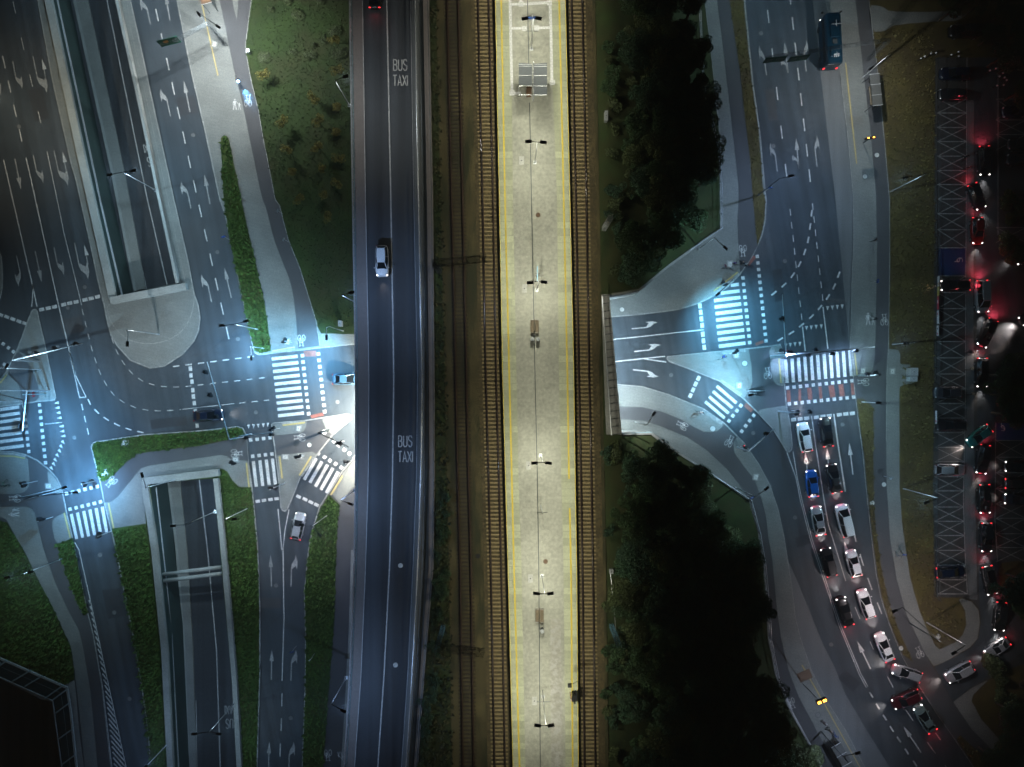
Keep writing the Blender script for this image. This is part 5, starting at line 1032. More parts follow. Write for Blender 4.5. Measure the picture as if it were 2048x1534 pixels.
shelter('grey bus shelter south of the blue bus', (1734, 194), 4.9, 1.5, R(-84), mt=mat('grey_shelter_roof', (.075, .075, .07), .3))
shelter('bus shelter at the bottom right among waiting people', (1672, 1500), 5.2, 1.6, R(-60), mt=mat('grey_shelter_roof', (.075, .075, .07), .3))
shelter('brown-roofed bus shelter at the top edge on the left', (422, 2), 4.0, 1.6, R(-75), mt=BROWN)
lum('lamp_light', P(430, 8, 2.6), 1.2, (.9, .95, 1), 150)
# platform shelter with butterfly roof
rt = tag(empty('platform_shelter', P(1066, 166, ZP)), 'grey butterfly-roofed shelter at the top of the bright platform', 'shelter')
zr_ = 2.6
GR = mat('shelter_roof_sheet', (.085, .098, .11), .65, 0, var=.15)
for nm, x0, x1, y0, y1 in (('roof_panel', 1037.5, 1064, 128, 172), ('roof_panel', 1067.5, 1094, 128, 192)):
    bm = bmesh.new(); a, b, c, d = P(x0, y0, ZP + zr_), P(x1, y0, ZP + zr_), P(x1, y1, ZP + zr_), P(x0, y1, ZP + zr_)
    li = x0 < 1050
    (a if li else b).z += .35; (d if li else c).z += .35
    t_ = [v + Vector((0, 0, .05)) for v in (a, b, c, d)]; vs = [bm.verts.new(v) for v in (a, b, c, d)]; vt = [bm.verts.new(v) for v in t_]
    bm.faces.new(vt[::-1]); bm.faces.new(vs)
    for i in range(4): bm.faces.new((vs[i], vs[(i + 1) % 4], vt[(i + 1) % 4], vt[i]))
    part(nm, bm, GR, rt)
for x0, x1, ys in ((1037.5, 1064, (129, 133, 151, 172, 190)), (1067.5, 1094, (129, 133, 151, 172, 190))):
    for y in ys:
        bm = bmesh.new(); a, b = P(x0, y, ZP + zr_ + (.42 if x0 < 1050 else .08)), P(x1, y, ZP + zr_ + (.08 if x0 < 1050 else .42)); cyl(bm, a, b, .03, .03, 6); part('roof_rib', bm, STEELW, rt)
for x in (1064.5, 1067): bm = bmesh.new(); cyl(bm, P(x, 126, ZP + zr_ + .1), P(x, 203, ZP + zr_ + .1), .03, .03, 6); part('gutter', bm, STEELW, rt)
bm = bmesh.new(); cyl(bm, P(1037.5, 172, ZP + zr_ + .4), P(1037.5, 190, ZP + zr_ + .4), .04, .04, 6); part('frame_edge', bm, STEELW, rt)
for y in (140, 160, 180, 200): bm = bmesh.new(); cyl(bm, P(1066, y, ZP), P(1066, y, ZP) + Vector((0, 0, zr_)), .07, .07, 8); part('post', bm, STEELW, rt)
bm = bmesh.new(); box(bm, P(1058, 181, ZP + .9), (.7, 1.3, 1.7)); part('cabinet', bm, BROWN, rt)
def bench(label, c, n=2):
    b = P(*c, ZP); rt = tag(empty('bench', b), label, 'bench', 'platform benches')
    for sx in (-.36, .36)[:n]:
        bm = bmesh.new()
        for k in range(5): box(bm, (sx - .2 + .1 * k, 0, .46), (.085, 2.1, .04))
        from_bm('seat', bm, WOOD, rt)
        bm = bmesh.new()
        for sy in (-.95, .95): box(bm, (sx, sy, .23), (.48, .08, .46)); box(bm, (sx, sy, .64), (.48, .05, .05))
        from_bm('frame', bm, STEELW, rt)
    bm = bmesh.new(); box(bm, (0, 0, .75), (.06, 2.1, .5)); from_bm('backrest', bm, WOOD, rt); return rt
bench('double timber bench in the middle of the platform beside two bins', (1069, 653)); bench('double timber bench near the bottom of the platform beside one bin', (1079, 1229))
def bin_(label, c, z0=ZP):
    b = P(*c, z0); rt = tag(empty('litter_bin', b), label, 'litter bin', 'platform litter bins')
    bm = bmesh.new(); cyl(bm, (0, 0, .0), (0, 0, .95), .28, .3, 14); from_bm('barrel', bm, DARKG, rt); bm = bmesh.new(); cyl(bm, (0, 0, .95), (0, 0, 1.02), .31, .31, 14); cyl(bm, (0, 0, 1.02), (0, 0, 1.06), .22, .16, 14); from_bm('lid', bm, STEELW, rt)
bin_('left litter bin of the pair below the middle bench', (1064.5, 679)); bin_('right litter bin of the pair below the middle bench', (1075.5, 679)); bin_('single litter bin below the lower bench', (1084, 1258))
# platform signs and loudspeaker masts
def pmast(label, c, h, arm=.9, pm=STEELW, kind='loudspeaker_mast', panel=None):
    b = P(*c, ZP); rt = tag(empty(kind, b), label, 'mast', 'platform masts'); bm = bmesh.new(); cyl(bm, (0, 0, 0), (0, 0, h), .08, .05, 8); from_bm('pole', bm, pm, rt)
    bm = bmesh.new(); box(bm, (0, 0, h * .9), (arm * 2, .06, .06)); from_bm('crossbar', bm, DARKG, rt)
    if panel: bm = bmesh.new(); box(bm, (0, 0, h * .82), (panel[0], panel[1], panel[2])); from_bm('panel', bm, panel[3], rt)
pmast('slim crossbar mast below the third lamp from the bottom', (1081, 1010), 6.5, .75); pmast('slim crossbar mast near the lowest platform lamp', (1085, 1381), 4, 1.0)
pmast('mast with a blue station board at the top of the platform', (1063, 62), 4.4, 1.0, panel=(1.6, .1, .5, BLUS)); pmast('slim crossbar mast above the platform shelter', (1062.5, 87), 4, .9)
pmast('station name board with a pale blue frame above the third lamp', (1073, 555), 4.0, .3, panel=(.12, 2.2, .8, mat('pale_blue_board', (.25, .45, .6), .4)))
def hatch(label, c, s=(.7, 1.25), z=ZP + .02, m=None, grp='pale access covers'):
    b = P(*c, z); rt = tag(empty('access_cover', b), label, 'cover plate', grp); bm = bmesh.new(); box(bm, (0, 0, .01), (s[0], s[1], .03)); from_bm('plate', bm, m or WHITE, rt); bm = bmesh.new(); cyl(bm, (0, 0, .02), (0, 0, .035), .09, .09, 8); from_bm('lifting_eye', bm, DARK, rt)
HP = mat('pale_cover_paint', (.55, .55, .52), .7)
for c, lb in (((1043, 321), 'beside the second platform lamp'), ((1049, 577), 'beside the third platform lamp'), ((1057, 931), 'beside the platform lamp third from the bottom'), ((1061, 1157), 'beside the platform lamp second from the bottom'), ((1069, 1402), 'beside the lowest platform lamp')): hatch('small pale access cover ' + lb, c, m=HP)
def uhatch(label, c, ang=0, z=ZM):
    b = P(*c, z); rt = tag(empty('access_cover', b, R(ang)), label, 'cover plate', 'square access covers with pale rims')
    bm = bmesh.new(); box(bm, (0, 0, .0), (1.15, .95, .03)); from_bm('rim', bm, KERB, rt); bm = bmesh.new(); box(bm, (0, 0, .01), (.95, .75, .03)); from_bm('plate', bm, PAVE, rt)
    bm = bmesh.new(); box(bm, (0, 0, .02), (.8, .6, .03)); from_bm('inner_plate', bm, HP, rt); bm = bmesh.new(); cyl(bm, (0, 0, .03), (0, 0, .045), .06, .06, 8); from_bm('lifting_eye', bm, DARK, rt)
for c, a, lb in (((429, 88), 80, 'beside the upper left gantry mast'), ((574.8, 683), 90, 'above the left zebra crossing'), ((597, 857), 80, 'on the small island below the left zebra'), ((471, 919), 0, 'left of the small zebra crossing'), ((570.6, 914), 0, 'right of the small zebra crossing'), ((600.5, 912.5), -10, 'above the diagonal zebra crossing'), ((97, 972), 5, 'on the lower left kerb island'), ((208.6, 946), 20, 'in the grass corner by the cycle symbol'), ((250, 886), 0, 'in the grass along the left junction'), ((1460, 528), 90, 'among the waiting people'), ((1473, 710), 90, 'at the top of the bright triangular island'), ((1478.6, 771), 90, 'at the bottom of the bright triangular island'), ((1511.7, 954), 80, 'on the curved kerb strip'), ((1726, 742), 90, 'by the right cycle crossing'), ((1785, 742.7), 90, 'on the pavement left of the grey cabinet'), ((1430, 209), 0, 'beside the wooded bank walkway')): uhatch('square access cover ' + lb, c, a)
def manhole(label, c, r=.33, z=.008, m=None, ring=True):
    b = P(*c, z); rt = tag(empty('manhole_cover', b), label, 'manhole cover', 'manhole covers')
    bm = bmesh.new(); cyl(bm, (0, 0, -.002), (0, 0, .012), r, r, 18); from_bm('cover', bm, m or mat('manhole_iron', (.16, .16, .16), .6, var=.3), rt)
    if ring: bm = bmesh.new(); ribbon(bm, [((r + .04) * math.cos(t * PI / 9), (r + .04) * math.sin(t * PI / 9)) for t in range(18)], .07, .014, True, world=True); from_bm('rim', bm, DARKG, rt)
for c, lb in (((38, 253), 'on the upper left road beside the first lane line'), ((386, 270), 'on the upper middle-left road between straight arrows'), ((169.5, 574), 'beside the stop squares near the concrete nose'), ((135.6, 615.5), 'just below the stop squares on the left'), ((115, 694), 'under the far left signal arm'), ((148.6, 875), 'at the corner above the blue-lit crossing'), ((434.7, 504), 'on the middle-left road beside a straight arrow'), ((476, 678), 'below the twin lamp at the grass strip'), ((511.7, 824.6), 'above the give-way triangles'), ((675, 804), 'near the left underpass mouth'), ((200, 1110), 'top of the three on the lower left road'), ((228.6, 1225), 'middle of the three on the lower left road'), ((259, 1397.6), 'lowest of the three on the lower left road'), ((552, 1171), 'beside the first arrow pair of the lower middle road'), ((581.4, 1436), 'near the bottom of the lower middle road'), ((1522, 66.5), 'left of the blue bus across the lanes'), ((1546.5, 292), 'on a turn arrow of the upper right road'), ((1569.6, 522), 'beside the tall column of squares on the right'), ((1342, 750), 'on the curved lane below the triangular island'), ((1506.5, 866), 'on the curved lane near the signal mast'), ((1590, 1035), 'beside the double line left of the silver car'), ((1662.4, 1289), 'left of the lower double line'), ((1685, 849), 'in the empty lane right of the black car'), ((1552, 1507), 'hidden at the dark bottom edge'), ((1779, 1333), 'behind the white car at the lower right')): manhole('round manhole cover ' + lb, c)
for c, lb, z, m in (((648.6, 864), 'large pale round cover near the bright underpass mouth', ZM, HP), ((618.6, 889.6), 'pale round cover between two access covers', ZM, HP), ((592.5, 887), 'bluish round cover beside the left cycle symbol', ZM, DARKG), ((1244, 619), 'pale round cover on the pavement by the east underpass mouth', ZM, HP), ((1489.5, 726.5), 'white round cover on the triangular island', ZM, HP), ((1425.6, 857.4), 'white round cover on the pointed pavement by the diagonal zebra', ZM, HP), ((1753.8, 310), 'pale round cover on the upper right cycle path', ZM, HP), ((1729.8, 353), 'pale round cover on the upper right pavement', ZM, HP), ((1768, 969), 'pale round cover on the right cycle path', ZM, HP), ((1744.6, 1006), 'pale round cover on the thin right verge', ZM + .02, HP), ((1802, 1296.6), 'pale round cover at the tip of the thin right verge', ZM + .02, HP), ((801, 1131), 'pale round cover in the bus lane near its lower bend', ZT + .06, HP), ((791, 1330), 'pale round cover in the bus lane near the bottom', ZT + .06, HP), ((956, 1112), 'dark round hole cover beside the disused track', ZT + .05, DARK), ((1228, 1113), 'large pale round cover on the dark bank', 5.9, HP), ((1076, 430), 'brown round cover in the upper platform', ZP + .02, BROWN), ((1091, 1123), 'brown round cover in the lower platform', ZP + .02, BROWN), ((1969, 530), 'round cover in the car park lane', ZG + .02, DARKG), ((1961, 814), 'second round cover in the car park lane', ZG + .02, DARKG), ((1877, 1273), 'pale round cover on the rounded grass corner', ZR + .03, HP), ((1636, 1430), 'ringed round cover at the lower bus bay pavement', ZM, PAVE)): manhole(lb, c, .42 if 'large' in lb or 'white' in lb else .36, z, m, ring=z < ZT)
# cabinets
def cab(label, c, s, ang=0, z0=ZR, m=None):
    b = P(*c, z0); rt = tag(empty('utility_cabinet', b, R(ang)), label, 'cabinet'); bm = bmesh.new(); box(bm, (0, 0, s[2] / 2), s); from_bm('housing', bm, m or STEELW, rt); bm = bmesh.new(); box(bm, (0, 0, s[2] + .03), (s[0] + .08, s[1] + .08, .06)); from_bm('lid', bm, m or STEELW, rt)
    bm = bmesh.new(); cyl(bm, (0, 0, s[2] + .05), (0, 0, s[2] + .12), .06, .06, 8); from_bm('vent', bm, DARKG, rt)
cab('two-part grey cabinet on the dry grass right of the cycle corner', (1819, 744), (1.1, 1.2, 1.3)); cab('lower grey cabinet joined to the pair on the dry grass', (1819, 758), (1.1, .75, 1.1))
cab('small white cabinet on the grass left of the bus flyover', (683, 648), (.5, .85, 1.0)); cab('white narrow cabinet on the bank west of the wooded slope', (1210.5, 237), (.4, 1.4, 1.1), z0=6.3); cab('small pale box beside the lower wooded bank', (1221, 1140), (.5, .6, .9), z0=6.1)
cab('small pale box beside the upper left cycle path', (499, 106), (.45, .5, .8))
# monitor post and dark cabinets on the east platform edge
b = P(1146, 1390, ZP); rt = tag(empty('platform_monitor', b), 'monitor on a red and white striped post with black boxes at the east platform edge', 'monitor post')
bm = bmesh.new(); cyl(bm, P(1140, 1385, ZP) - b, P(1140, 1385, ZP) - b + Vector((0, 0, 2.6)), .06, .06, 8); from_bm('post', bm, mat('red_white_stripes', (.6, .08, .05), .6, extra=ex_two((.8, .8, .8), 2.5, .5, .51)), rt)
bm = bmesh.new(); box(bm, P(1139.5, 1371, ZP + 2.7) - b, (.55, .45, .45)); from_bm('monitor', bm, DARK, rt); bm = bmesh.new(); cyl(bm, P(1140, 1371, ZP + 2.7) - b, P(1157, 1361, ZP + 2.7) - b, .04, .04, 6); from_bm('arm', bm, DARK, rt)
for dx, dy in ((1145.5, 1392), (1149, 1396), (1152, 1391)): bm = bmesh.new(); box(bm, P(dx, dy, ZP + .5) - b, (.22, 1.1, 1.0)); box(bm, P(dx, dy + 8, ZP + .5) - b, (.25, .2, .9)); from_bm('black_box', bm, DARK, rt)
# catenary masts
def cat_mast(label, base, top_dir, zb, hh, m, beam=None, ib=None):
    b = P(*base, zb); rt = tag(empty('catenary_mast', b), label, 'catenary mast', 'catenary masts'); bm = bmesh.new(); truss(bm, Vector((0, 0, 0)), Vector((0, 0, hh)), .55, 12, .035); from_bm('lattice_post', bm, m, rt)
    if beam:
        bm = bmesh.new(); e_ = P(*beam, zb + hh) - b; truss(bm, Vector((-.3, 0, hh)), e_, .9, 16, .035); from_bm('beam', bm, DARKG, rt)
        bm = bmesh.new()
        for t in (.45, .62, .9): q = Vector((0, 0, hh)).lerp(e_, t); cyl(bm, q, q - Vector((0, 0, 1.2)), .05, .05, 6); box(bm, q - Vector((0, 0, 1.2)), (.9, .06, .06)); cyl(bm, q + Vector((0, -.5, -1)), q + Vector((.8, -.6, -1.4)), .05, .03, 6)
        from_bm('insulator_bracket', bm, DARK, rt)
cat_mast('lattice catenary mast with a beam over the disused track, above the middle of the picture', (879.5, 544), 0, ZT, 7.5, DARKG, (974, 517))
cat_mast('pale blue lattice catenary mast with a beam over the disused track near the bottom', (886.5, 1253), 0, ZT, 8, STEELB, (968, 1306))
cat_mast('pale blue lattice catenary mast on the dark bank east of the tracks', (1222, 1250), 0, 6.2, 8, STEELB)
cat_mast('thin catenary mast on the bank above the underpass', (1207, 459), 0, 6.3, 8, STEELW)
bm = bmesh.new(); tube(bm, [P(1221, 1145, 6.8), P(1233, 1272, 8)], .03, 5); tag(from_bm('guy_wire', bm, STEELW), 'thin pale wire running down to the blue lattice mast on the bank', 'cable')
# car park fence and banners
fence('fence', 'thin green wire fence along the west side of the car park', [(1870, 120), (1870, 470), (1871, 600), (1867, 800), (1865, 1000), (1867, 1190), (1876, 1200)], ZR, 1.0, DARKG, 2.4, .03)
fence('fence', 'second thin rail fence just inside the car park boundary', [(1874, 495), (1875, 600), (1871, 800), (1868, 1000), (1873, 1188)], ZR, .8, DARKG, 2.4, .03)
def banner(label, y0, y1, x, m, marks=()):
    ym = (y0 + y1) / 2; b = P(x, ym, ZR); rt = tag(empty('banner', b), label, 'banner', 'advertising banners on the car park fence'); L = (y1 - y0) / K
    bm = bmesh.new(); box(bm, None, (.04, L, .95), M=Matrix.Translation((0, 0, .75)) @ Matrix.Rotation(R(-18), 4, 'Y')); from_bm('sheet', bm, m, rt)
    for (dy, w_, mm) in marks: bm = bmesh.new(); box(bm, None, (.02, w_, .4), M=Matrix.Translation((0, dy, .75)) @ Matrix.Rotation(R(-18), 4, 'Y') @ Matrix.Translation((-.035, 0, .05))); from_bm('printed_field', bm, mm, rt)
WB_ = mat('banner_white', (.7, .7, .7), .6); RB_ = mat('banner_red', (.5, .05, .08), .6); YB_ = mat('banner_yellow', (.6, .5, .12), .6); OB_ = mat('banner_orange', (.6, .25, .08), .6)
banner('white and orange banner behind the lit black parked car', 554, 574, 1871, WB_, [(-.4, .3, OB_)]); banner('yellow banner just below the lit black parked car', 575, 593, 1870.5, YB_, [(.3, .25, WB_)]); banner('red banner with a pale stripe on the car park fence', 594, 620, 1870, RB_, [(.2, .5, WB_)])
banner('white banner with a red badge on the car park fence', 622, 648, 1870, WB_, [(.5, .4, RB_)]); banner('white banner with red and dark ends, lowest of the row', 652, 672, 1869.5, WB_, [(-.5, .35, RB_), (.3, .2, DARK)]); banner('white curved banner left of the dark parked cars', 821, 847, 1866.5, WB_, [(-.6, .3, RB_)])
for i, (x, y, g) in enumerate(((1835, 122, 0), (1843, 118, 0), (1855, 112, 0), (1865, 111, 0), (1896, 115, 0), (1910, 109, 0), (1910, 118, 0), (1972, 146, 1), (1984, 142, 1), (1994, 134, 1), (1996, 123, 1), (1998, 142, 1), (1998, 151, 1), (1991, 158, 1), (2001, 160, 1), (2005, 165, 1), (1986, 176, 1), (1999, 175, 1))):
    lb = ('white-topped bollard in the row by the top right corner of the dry grass', 'white-topped bollard in the dark cluster at the top right')[g]
    b = P(x, y, ZR); rt = tag(empty('bollard', b), lb, 'bollard', ('bollards in the row at the top right', 'bollards in the dark cluster')[g]); bm = bmesh.new(); cyl(bm, (0, 0, 0), (0, 0, .85), .06, .06, 8); from_bm('post', bm, DARK, rt)
    bm = bmesh.new(); bmesh.ops.create_icosphere(bm, subdivisions=2, radius=.15, matrix=Matrix.Translation((0, 0, .92))); from_bm('cap', bm, WHITE, rt)
# ---------------------------------------------------------------- vehicles
def loft(bm, rings, mi=0, caps=True):
    vs = [[bm.verts.new(v) for v in r] for r in rings]
    for a, b in zip(vs, vs[1:]):
        n = len(a)
        for i in range(n): f = bm.faces.new((a[i], a[(i + 1) % n], b[(i + 1) % n], b[i])); f.material_index = mi
    if caps: bm.faces.new(vs[0][::-1]); bm.faces.new(vs[-1])
TYPES = {  # L, W, H, cowl, roof front, roof rear, tail base, belt height
    'hatch': (4.4, 1.88, 1.50, 1.12, .12, -1.5, -2.0, .95), 'sedan': (4.85, 1.90, 1.45, 1.2, .10, -1.05, -1.9, .94), 'wagon': (4.85, 1.90, 1.50, 1.2, .15, -1.85, -2.25, .95),
    'suv': (4.75, 1.98, 1.68, 1.3, .35, -1.8, -2.2, 1.05), 'van': (5.3, 2.08, 1.95, 1.85, .85, -2.32, -2.48, 1.10), 'coupe': (4.4, 1.82, 1.34, .85, -.05, -.85, -1.8, .9)}
PARTS = {}
def body_mesh(key, paint):
    L, W_, Hh, cw, rf, rr, tl, bz = TYPES[key]; bm = bmesh.new(); rings = []
    for i in range(17):
        t = i / 16; x = L / 2 - L * t; u = abs(2 * x / L); w_ = W_ / 2 * (1 - min(.9995, u) ** 6.5) ** (1 / 3.2)
        if i in (0, 16): x *= .985; w_ = W_ / 2 * .66
        if x > cw: zt = bz - .05 - .22 * ((x - cw) / (L / 2 - cw)) ** 1.8
        elif x < tl: zt = bz - .10 * ((tl - x) / max(.1, L / 2 + tl)) ** 1.5
        else: zt = bz
        if i in (0, 16): zt -= .14
        rings.append([(x, s * a * w_, z) for s, a, z in ((1, 0, zt + .05), (1, .5, zt + .04), (1, .86, zt - .01), (1, .98, zt - .14), (1, 1, zt - .38 if zt > .8 else .5), (1, .95, .24), (1, .3, .2), (-1, .3, .2), (-1, .95, .24), (-1, 1, zt - .38 if zt > .8 else .5), (-1, .98, zt - .14), (-1, .86, zt - .01), (-1, .5, zt + .04))])
    loft(bm, rings); bmesh.ops.recalc_face_normals(bm, faces=bm.faces); return bm
def ring4(x, y, z, x2=None): return x, y, z
def car_template(key):
    L, W_, Hh, cw, rf, rr, tl, bz = TYPES[key]; hb, ht = W_ / 2 * .92, W_ / 2 * .64; d = {}
    def mesh(name, bm, m, smooth=False):
        me = bpy.data.meshes.new(name); bmesh.ops.recalc_face_normals(bm, faces=bm.faces); bm.to_mesh(me); bm.free(); me.materials.append(m)
        if smooth:
            for p in me.polygons: p.use_smooth = True
        return me
    d['body'] = mesh('body', body_mesh(key, None), WHITE, True)
    bm = bmesh.new(); nx = 6; lo = []; hi = []
    for i in range(nx + 1):
        t = i / nx; lo.append((cw + (tl - cw) * t, hb * (1 - .16 * abs(2 * t - 1) ** 3))); hi.append((rf + (rr - rf) * t, ht * (1 - .12 * abs(2 * t - 1) ** 3)))
    loft(bm, [[(x, y, bz - .03) for x, y in lo] + [(x, -y, bz - .03) for x, y in lo[::-1]], [(x, y, Hh - .06) for x, y in hi] + [(x, -y, Hh - .06) for x, y in hi[::-1]]])
    d['windows'] = mesh('windows', bm, GLASS)
    bm = bmesh.new(); g = .02
    loft(bm, [[(x, y + g, Hh - .09) for x, y in hi] + [(x, -y - g, Hh - .09) for x, y in hi[::-1]], [(x * .985, y * .96, Hh - .02) for x, y in hi] + [(x * .985, -y * .96, Hh - .02) for x, y in hi[::-1]], [(x * .93, y * .8, Hh) for x, y in hi] + [(x * .93, -y * .8, Hh) for x, y in hi[::-1]]])
    for s in (-1, 1):
        tube(bm, [Vector((cw, s * lo[0][1], bz)), Vector((rf, s * hi[0][1], Hh - .07))], .045, 5); tube(bm, [Vector((tl, s * lo[-1][1], bz)), Vector((rr, s * hi[-1][1], Hh - .07))], .06, 5)
        xm = (cw + tl) / 2 - .1; tube(bm, [Vector((xm, s * hb, bz)), Vector((xm, s * ht, Hh - .07))], .035, 5)
    d['roof'] = mesh('roof', bm, WHITE)
    bm = bmesh.new(); cyl(bm, (0, -.11, 0), (0, .11, 0), .33, .33, 18); d['wheel'] = mesh('wheel', bm, TYRE)
    bm = bmesh.new(); cyl(bm, (0, -.12, 0), (0, .12, 0), .2, .2, 10); d['rim'] = mesh('rim', bm, RIM)
    bm = bmesh.new(); bmesh.ops.create_icosphere(bm, subdivisions=2, radius=.5, matrix=Matrix.Diagonal((.27, .30, .20, 1))); d['headlight'] = mesh('headlight', bm, HEADO, True)
    bm = bmesh.new(); bmesh.ops.create_icosphere(bm, subdivisions=2, radius=.5, matrix=Matrix.Diagonal((.17, .36, .2, 1))); d['tail_light'] = mesh('tail_light', bm, TAILO, True)
    bm = bmesh.new(); bmesh.ops.create_icosphere(bm, subdivisions=2, radius=.5, matrix=Matrix.Diagonal((.16, .26, .16, 1))); d['mirror'] = mesh('mirror', bm, WHITE, True)
    return d
def paint(name, c, metal=.3, rough=.35): return mat('car_paint_' + name, c, rough, metal, coat=.7, var=.05, noise=(.5, 3))
PT = dict(white=paint('white', (.82, .82, .82), 0), silver=paint('silver', (.42, .44, .46), .45), black=paint('black', (.012, .012, .014), .2), blue=paint('blue', (.008, .10, .38), .2), dark=paint('dark_grey', (.018, .020, .025), .3), red=paint('red', (.22, .008, .008), .1), dred=paint('dark_red', (.08, .008, .014), .3),
          teal=paint('teal', (.02, .22, .20), .3), navy=paint('navy', (.004, .013, .035), .3), green=paint('grey_green', (.22, .30, .29), .4), ltblue=paint('pale_blue', (.08, .17, .25), .4), grey=paint('grey', (.045, .055, .07), .4))
PX = {}
NOHL = set()
def mset(o, m): o.material_slots[0].link = 'OBJECT'; o.material_slots[0].material = m
def car(label, key, col, c, fwd, hl=True, tl=True, spot=0.0, glow=0.0, z=0.0, sc_=1.0, length=None):
    if key not in PARTS: PARTS[key] = car_template(key)
    d = PARTS[key]; L, W_, Hh, cw, rf, rr, tb, bz = TYPES[key]; ang = math.atan2(-fwd[1], fwd[0])
    nm = {'van': 'van'}.get(key, 'car'); rt = tag(empty(nm, P(c[0], c[1], z + .8), ang), label, nm, 'cars and vans'); rt.location.z = z
    if length: sc_ = length / L; rt.scale = (sc_, 1, 1)
    b = link('body', d['body'], rt); mset(b, PT[col]); w_ = link('windows', d['windows'], rt); r_ = link('roof', d['roof'], rt); mset(r_, PT[col])
    for sx in (L * .30, -L * .29):
        for sy in (-1, 1):
            o = link('wheel', d['wheel'], rt); o.location = (sx, sy * (W_ / 2 - .10), .33); q = link('rim', d['rim'], o)
    for sy in (-1, 1):
        o = link('headlight', d['headlight'], rt); o.location = (L / 2 - .28, sy * W_ * .365, bz - .27); mset(o, HEADL if hl else HEADO)
        o = link('tail_light', d['tail_light'], rt); o.location = (-L / 2 + .13, sy * W_ * .38, bz - .14); mset(o, TAILL if tl else TAILO)
        o = link('mirror', d['mirror'], rt); o.location = (cw - .25, sy * (W_ / 2 + .10), bz + .05); mset(o, PT[col])
    if spot:
        ld = bpy.data.lights.new('headlight_beam', 'SPOT'); ld.energy = spot; ld.spot_size = R(70); ld.spot_blend = .8; ld.color = (1, .86, .80); ld.shadow_soft_size = .3
        o = bpy.data.objects.new('headlight_beam', ld); COL.objects.link(o); o.parent = rt; o.location = (L / 2 + .05, 0, .65); o.rotation_euler = (R(78), 0, R(-90))
    if glow:
        ld = bpy.data.lights.new('tail_glow', 'SPOT'); ld.energy = glow; ld.spot_size = R(150); ld.spot_blend = 1; ld.color = (1, .07, .11); ld.shadow_soft_size = .4
        o = bpy.data.objects.new('tail_glow', ld); COL.objects.link(o); o.parent = rt; o.location = (-L / 2 - .05, 0, .85); o.rotation_euler = (R(72), 0, R(90))
    return rt
def v(a, b): return (b[0] - a[0], b[1] - a[1])
Q = 900
car('white hatchback first in the left lane at the right-hand stop line', 'suv', 'white', (1609.5, 874.5), (-44, -253), spot=Q, glow=60)
car('black sports car first in the middle lane at the right-hand stop line', 'sedan', 'black', (1654, 864), (-28, -270), spot=0, glow=60)
car('bright blue hatchback second in the left lane', 'hatch', 'blue', (1624.8, 967), (-25, -240), glow=60, spot=420)
car('black car with bright rear lights behind the black sports car', 'sedan', 'black', (1668.6, 956.8), (-50, -250), glow=90, spot=320)
car('silver car with orange indicators behind the blue hatchback', 'sedan', 'silver', (1637.3, 1041.8), (-42, -245), glow=60, spot=320)
car('big white van in the middle lane of the queue', 'van', 'white', (1689.4, 1041), (-70, -284), glow=70, spot=520)
car('black car behind the silver car with orange indicators', 'suv', 'black', (1657.4, 1123.9), (-65, -270), glow=90, spot=520)
car('white-roofed car behind the big white van', 'hatch', 'white', (1708, 1127), (-65, -255), glow=60, spot=420)
car('black car in the left lane beside the curved double line', 'sedan', 'black', (1690.5, 1223.6), (-80, -260), glow=110, spot=560)
car('long white estate car right of the lower black car', 'wagon', 'white', (1732.7, 1208), (-85, -250), glow=60, spot=420)
car('pale silver car alone below the queue, nose up', 'sedan', 'white', (1769.7, 1294.8), (-105, -255), glow=60, spot=600)
car('silver estate car turning in from the car park exit', 'wagon', 'silver', (1814.5, 1347), (-275, -90), glow=30, spot=560)
car('dark red car crossing the lower right lanes', 'suv', 'dred', (1812.5, 1398.7), (-295, 130), glow=60, spot=420)
car('grey-green car at the lowest place of the right queue', 'sedan', 'green', (1850.7, 1438.4), (-155, -250), glow=90, spot=420)
car('silver hatchback waiting at the car park exit', 'suv', 'silver', (1919, 1344.5), (-255, 140), glow=40, spot=420)
car('white coupe turning in the car park lane at the lower right', 'coupe', 'silver', (1995.4, 1296.6), (-240, 165), glow=40, spot=420)
car('black car at the top of the car park queue', 'wagon', 'black', (1970, 321.4), (10, 260), spot=330, glow=420)
car('dark car slanting in the upper car park lane', 'hatch', 'dark', (1954.3, 392.8), (95, 230), spot=300, glow=150)
car('red hatchback in the car park lane', 'hatch', 'red', (1955.9, 461.2), (6, 260), spot=420, glow=120)
car('black car parked with lit headlamps against the banners', 'wagon', 'black', (1911.3, 570.4), (-300, 5), spot=500, glow=60)
car('white van lit red in the car park lane', 'van', 'silver', (1965, 593), (15, 315), spot=400, glow=750)
car('black car slanting below the white van', 'wagon', 'black', (1975.8, 666.2), (-125, 280), spot=420, glow=750)
car('long black car below the slanting black car', 'wagon', 'black', (1965, 745.5), (0, 270), spot=350, glow=150)
car('car entering from the right edge with dazzling headlamps', 'hatch', 'dark', (2064, 629), (-13.6, 9.5), spot=2200)
car('dark grey car parked beside the fallen cable', 'hatch', 'grey', (1897, 785.2), (-245, 3), hl=False, tl=False)
car('long dark car parked above the two empty bays', 'wagon', 'dark', (1904, 850.7), (-290, -5), hl=False, tl=False)
car('teal car slanting into the car park lane', 'hatch', 'teal', (1959.2, 872.2), (-180, 140), spot=700)
car('black car with red rear lights below the teal car', 'wagon', 'black', (1967, 919), (-40, 280), spot=330, glow=260)
car('white car parked alone in a marked bay', 'wagon', 'silver', (1901.5, 940), (300, 5), hl=False, tl=False)
car('black car below the white parked car in the lane', 'wagon', 'black', (1970.4, 998.4), (10, 275), spot=330, glow=160)
car('black car with silver edges in the lower car park lane', 'wagon', 'dark', (1973.9, 1075.3), (5, 275), spot=330, glow=260)
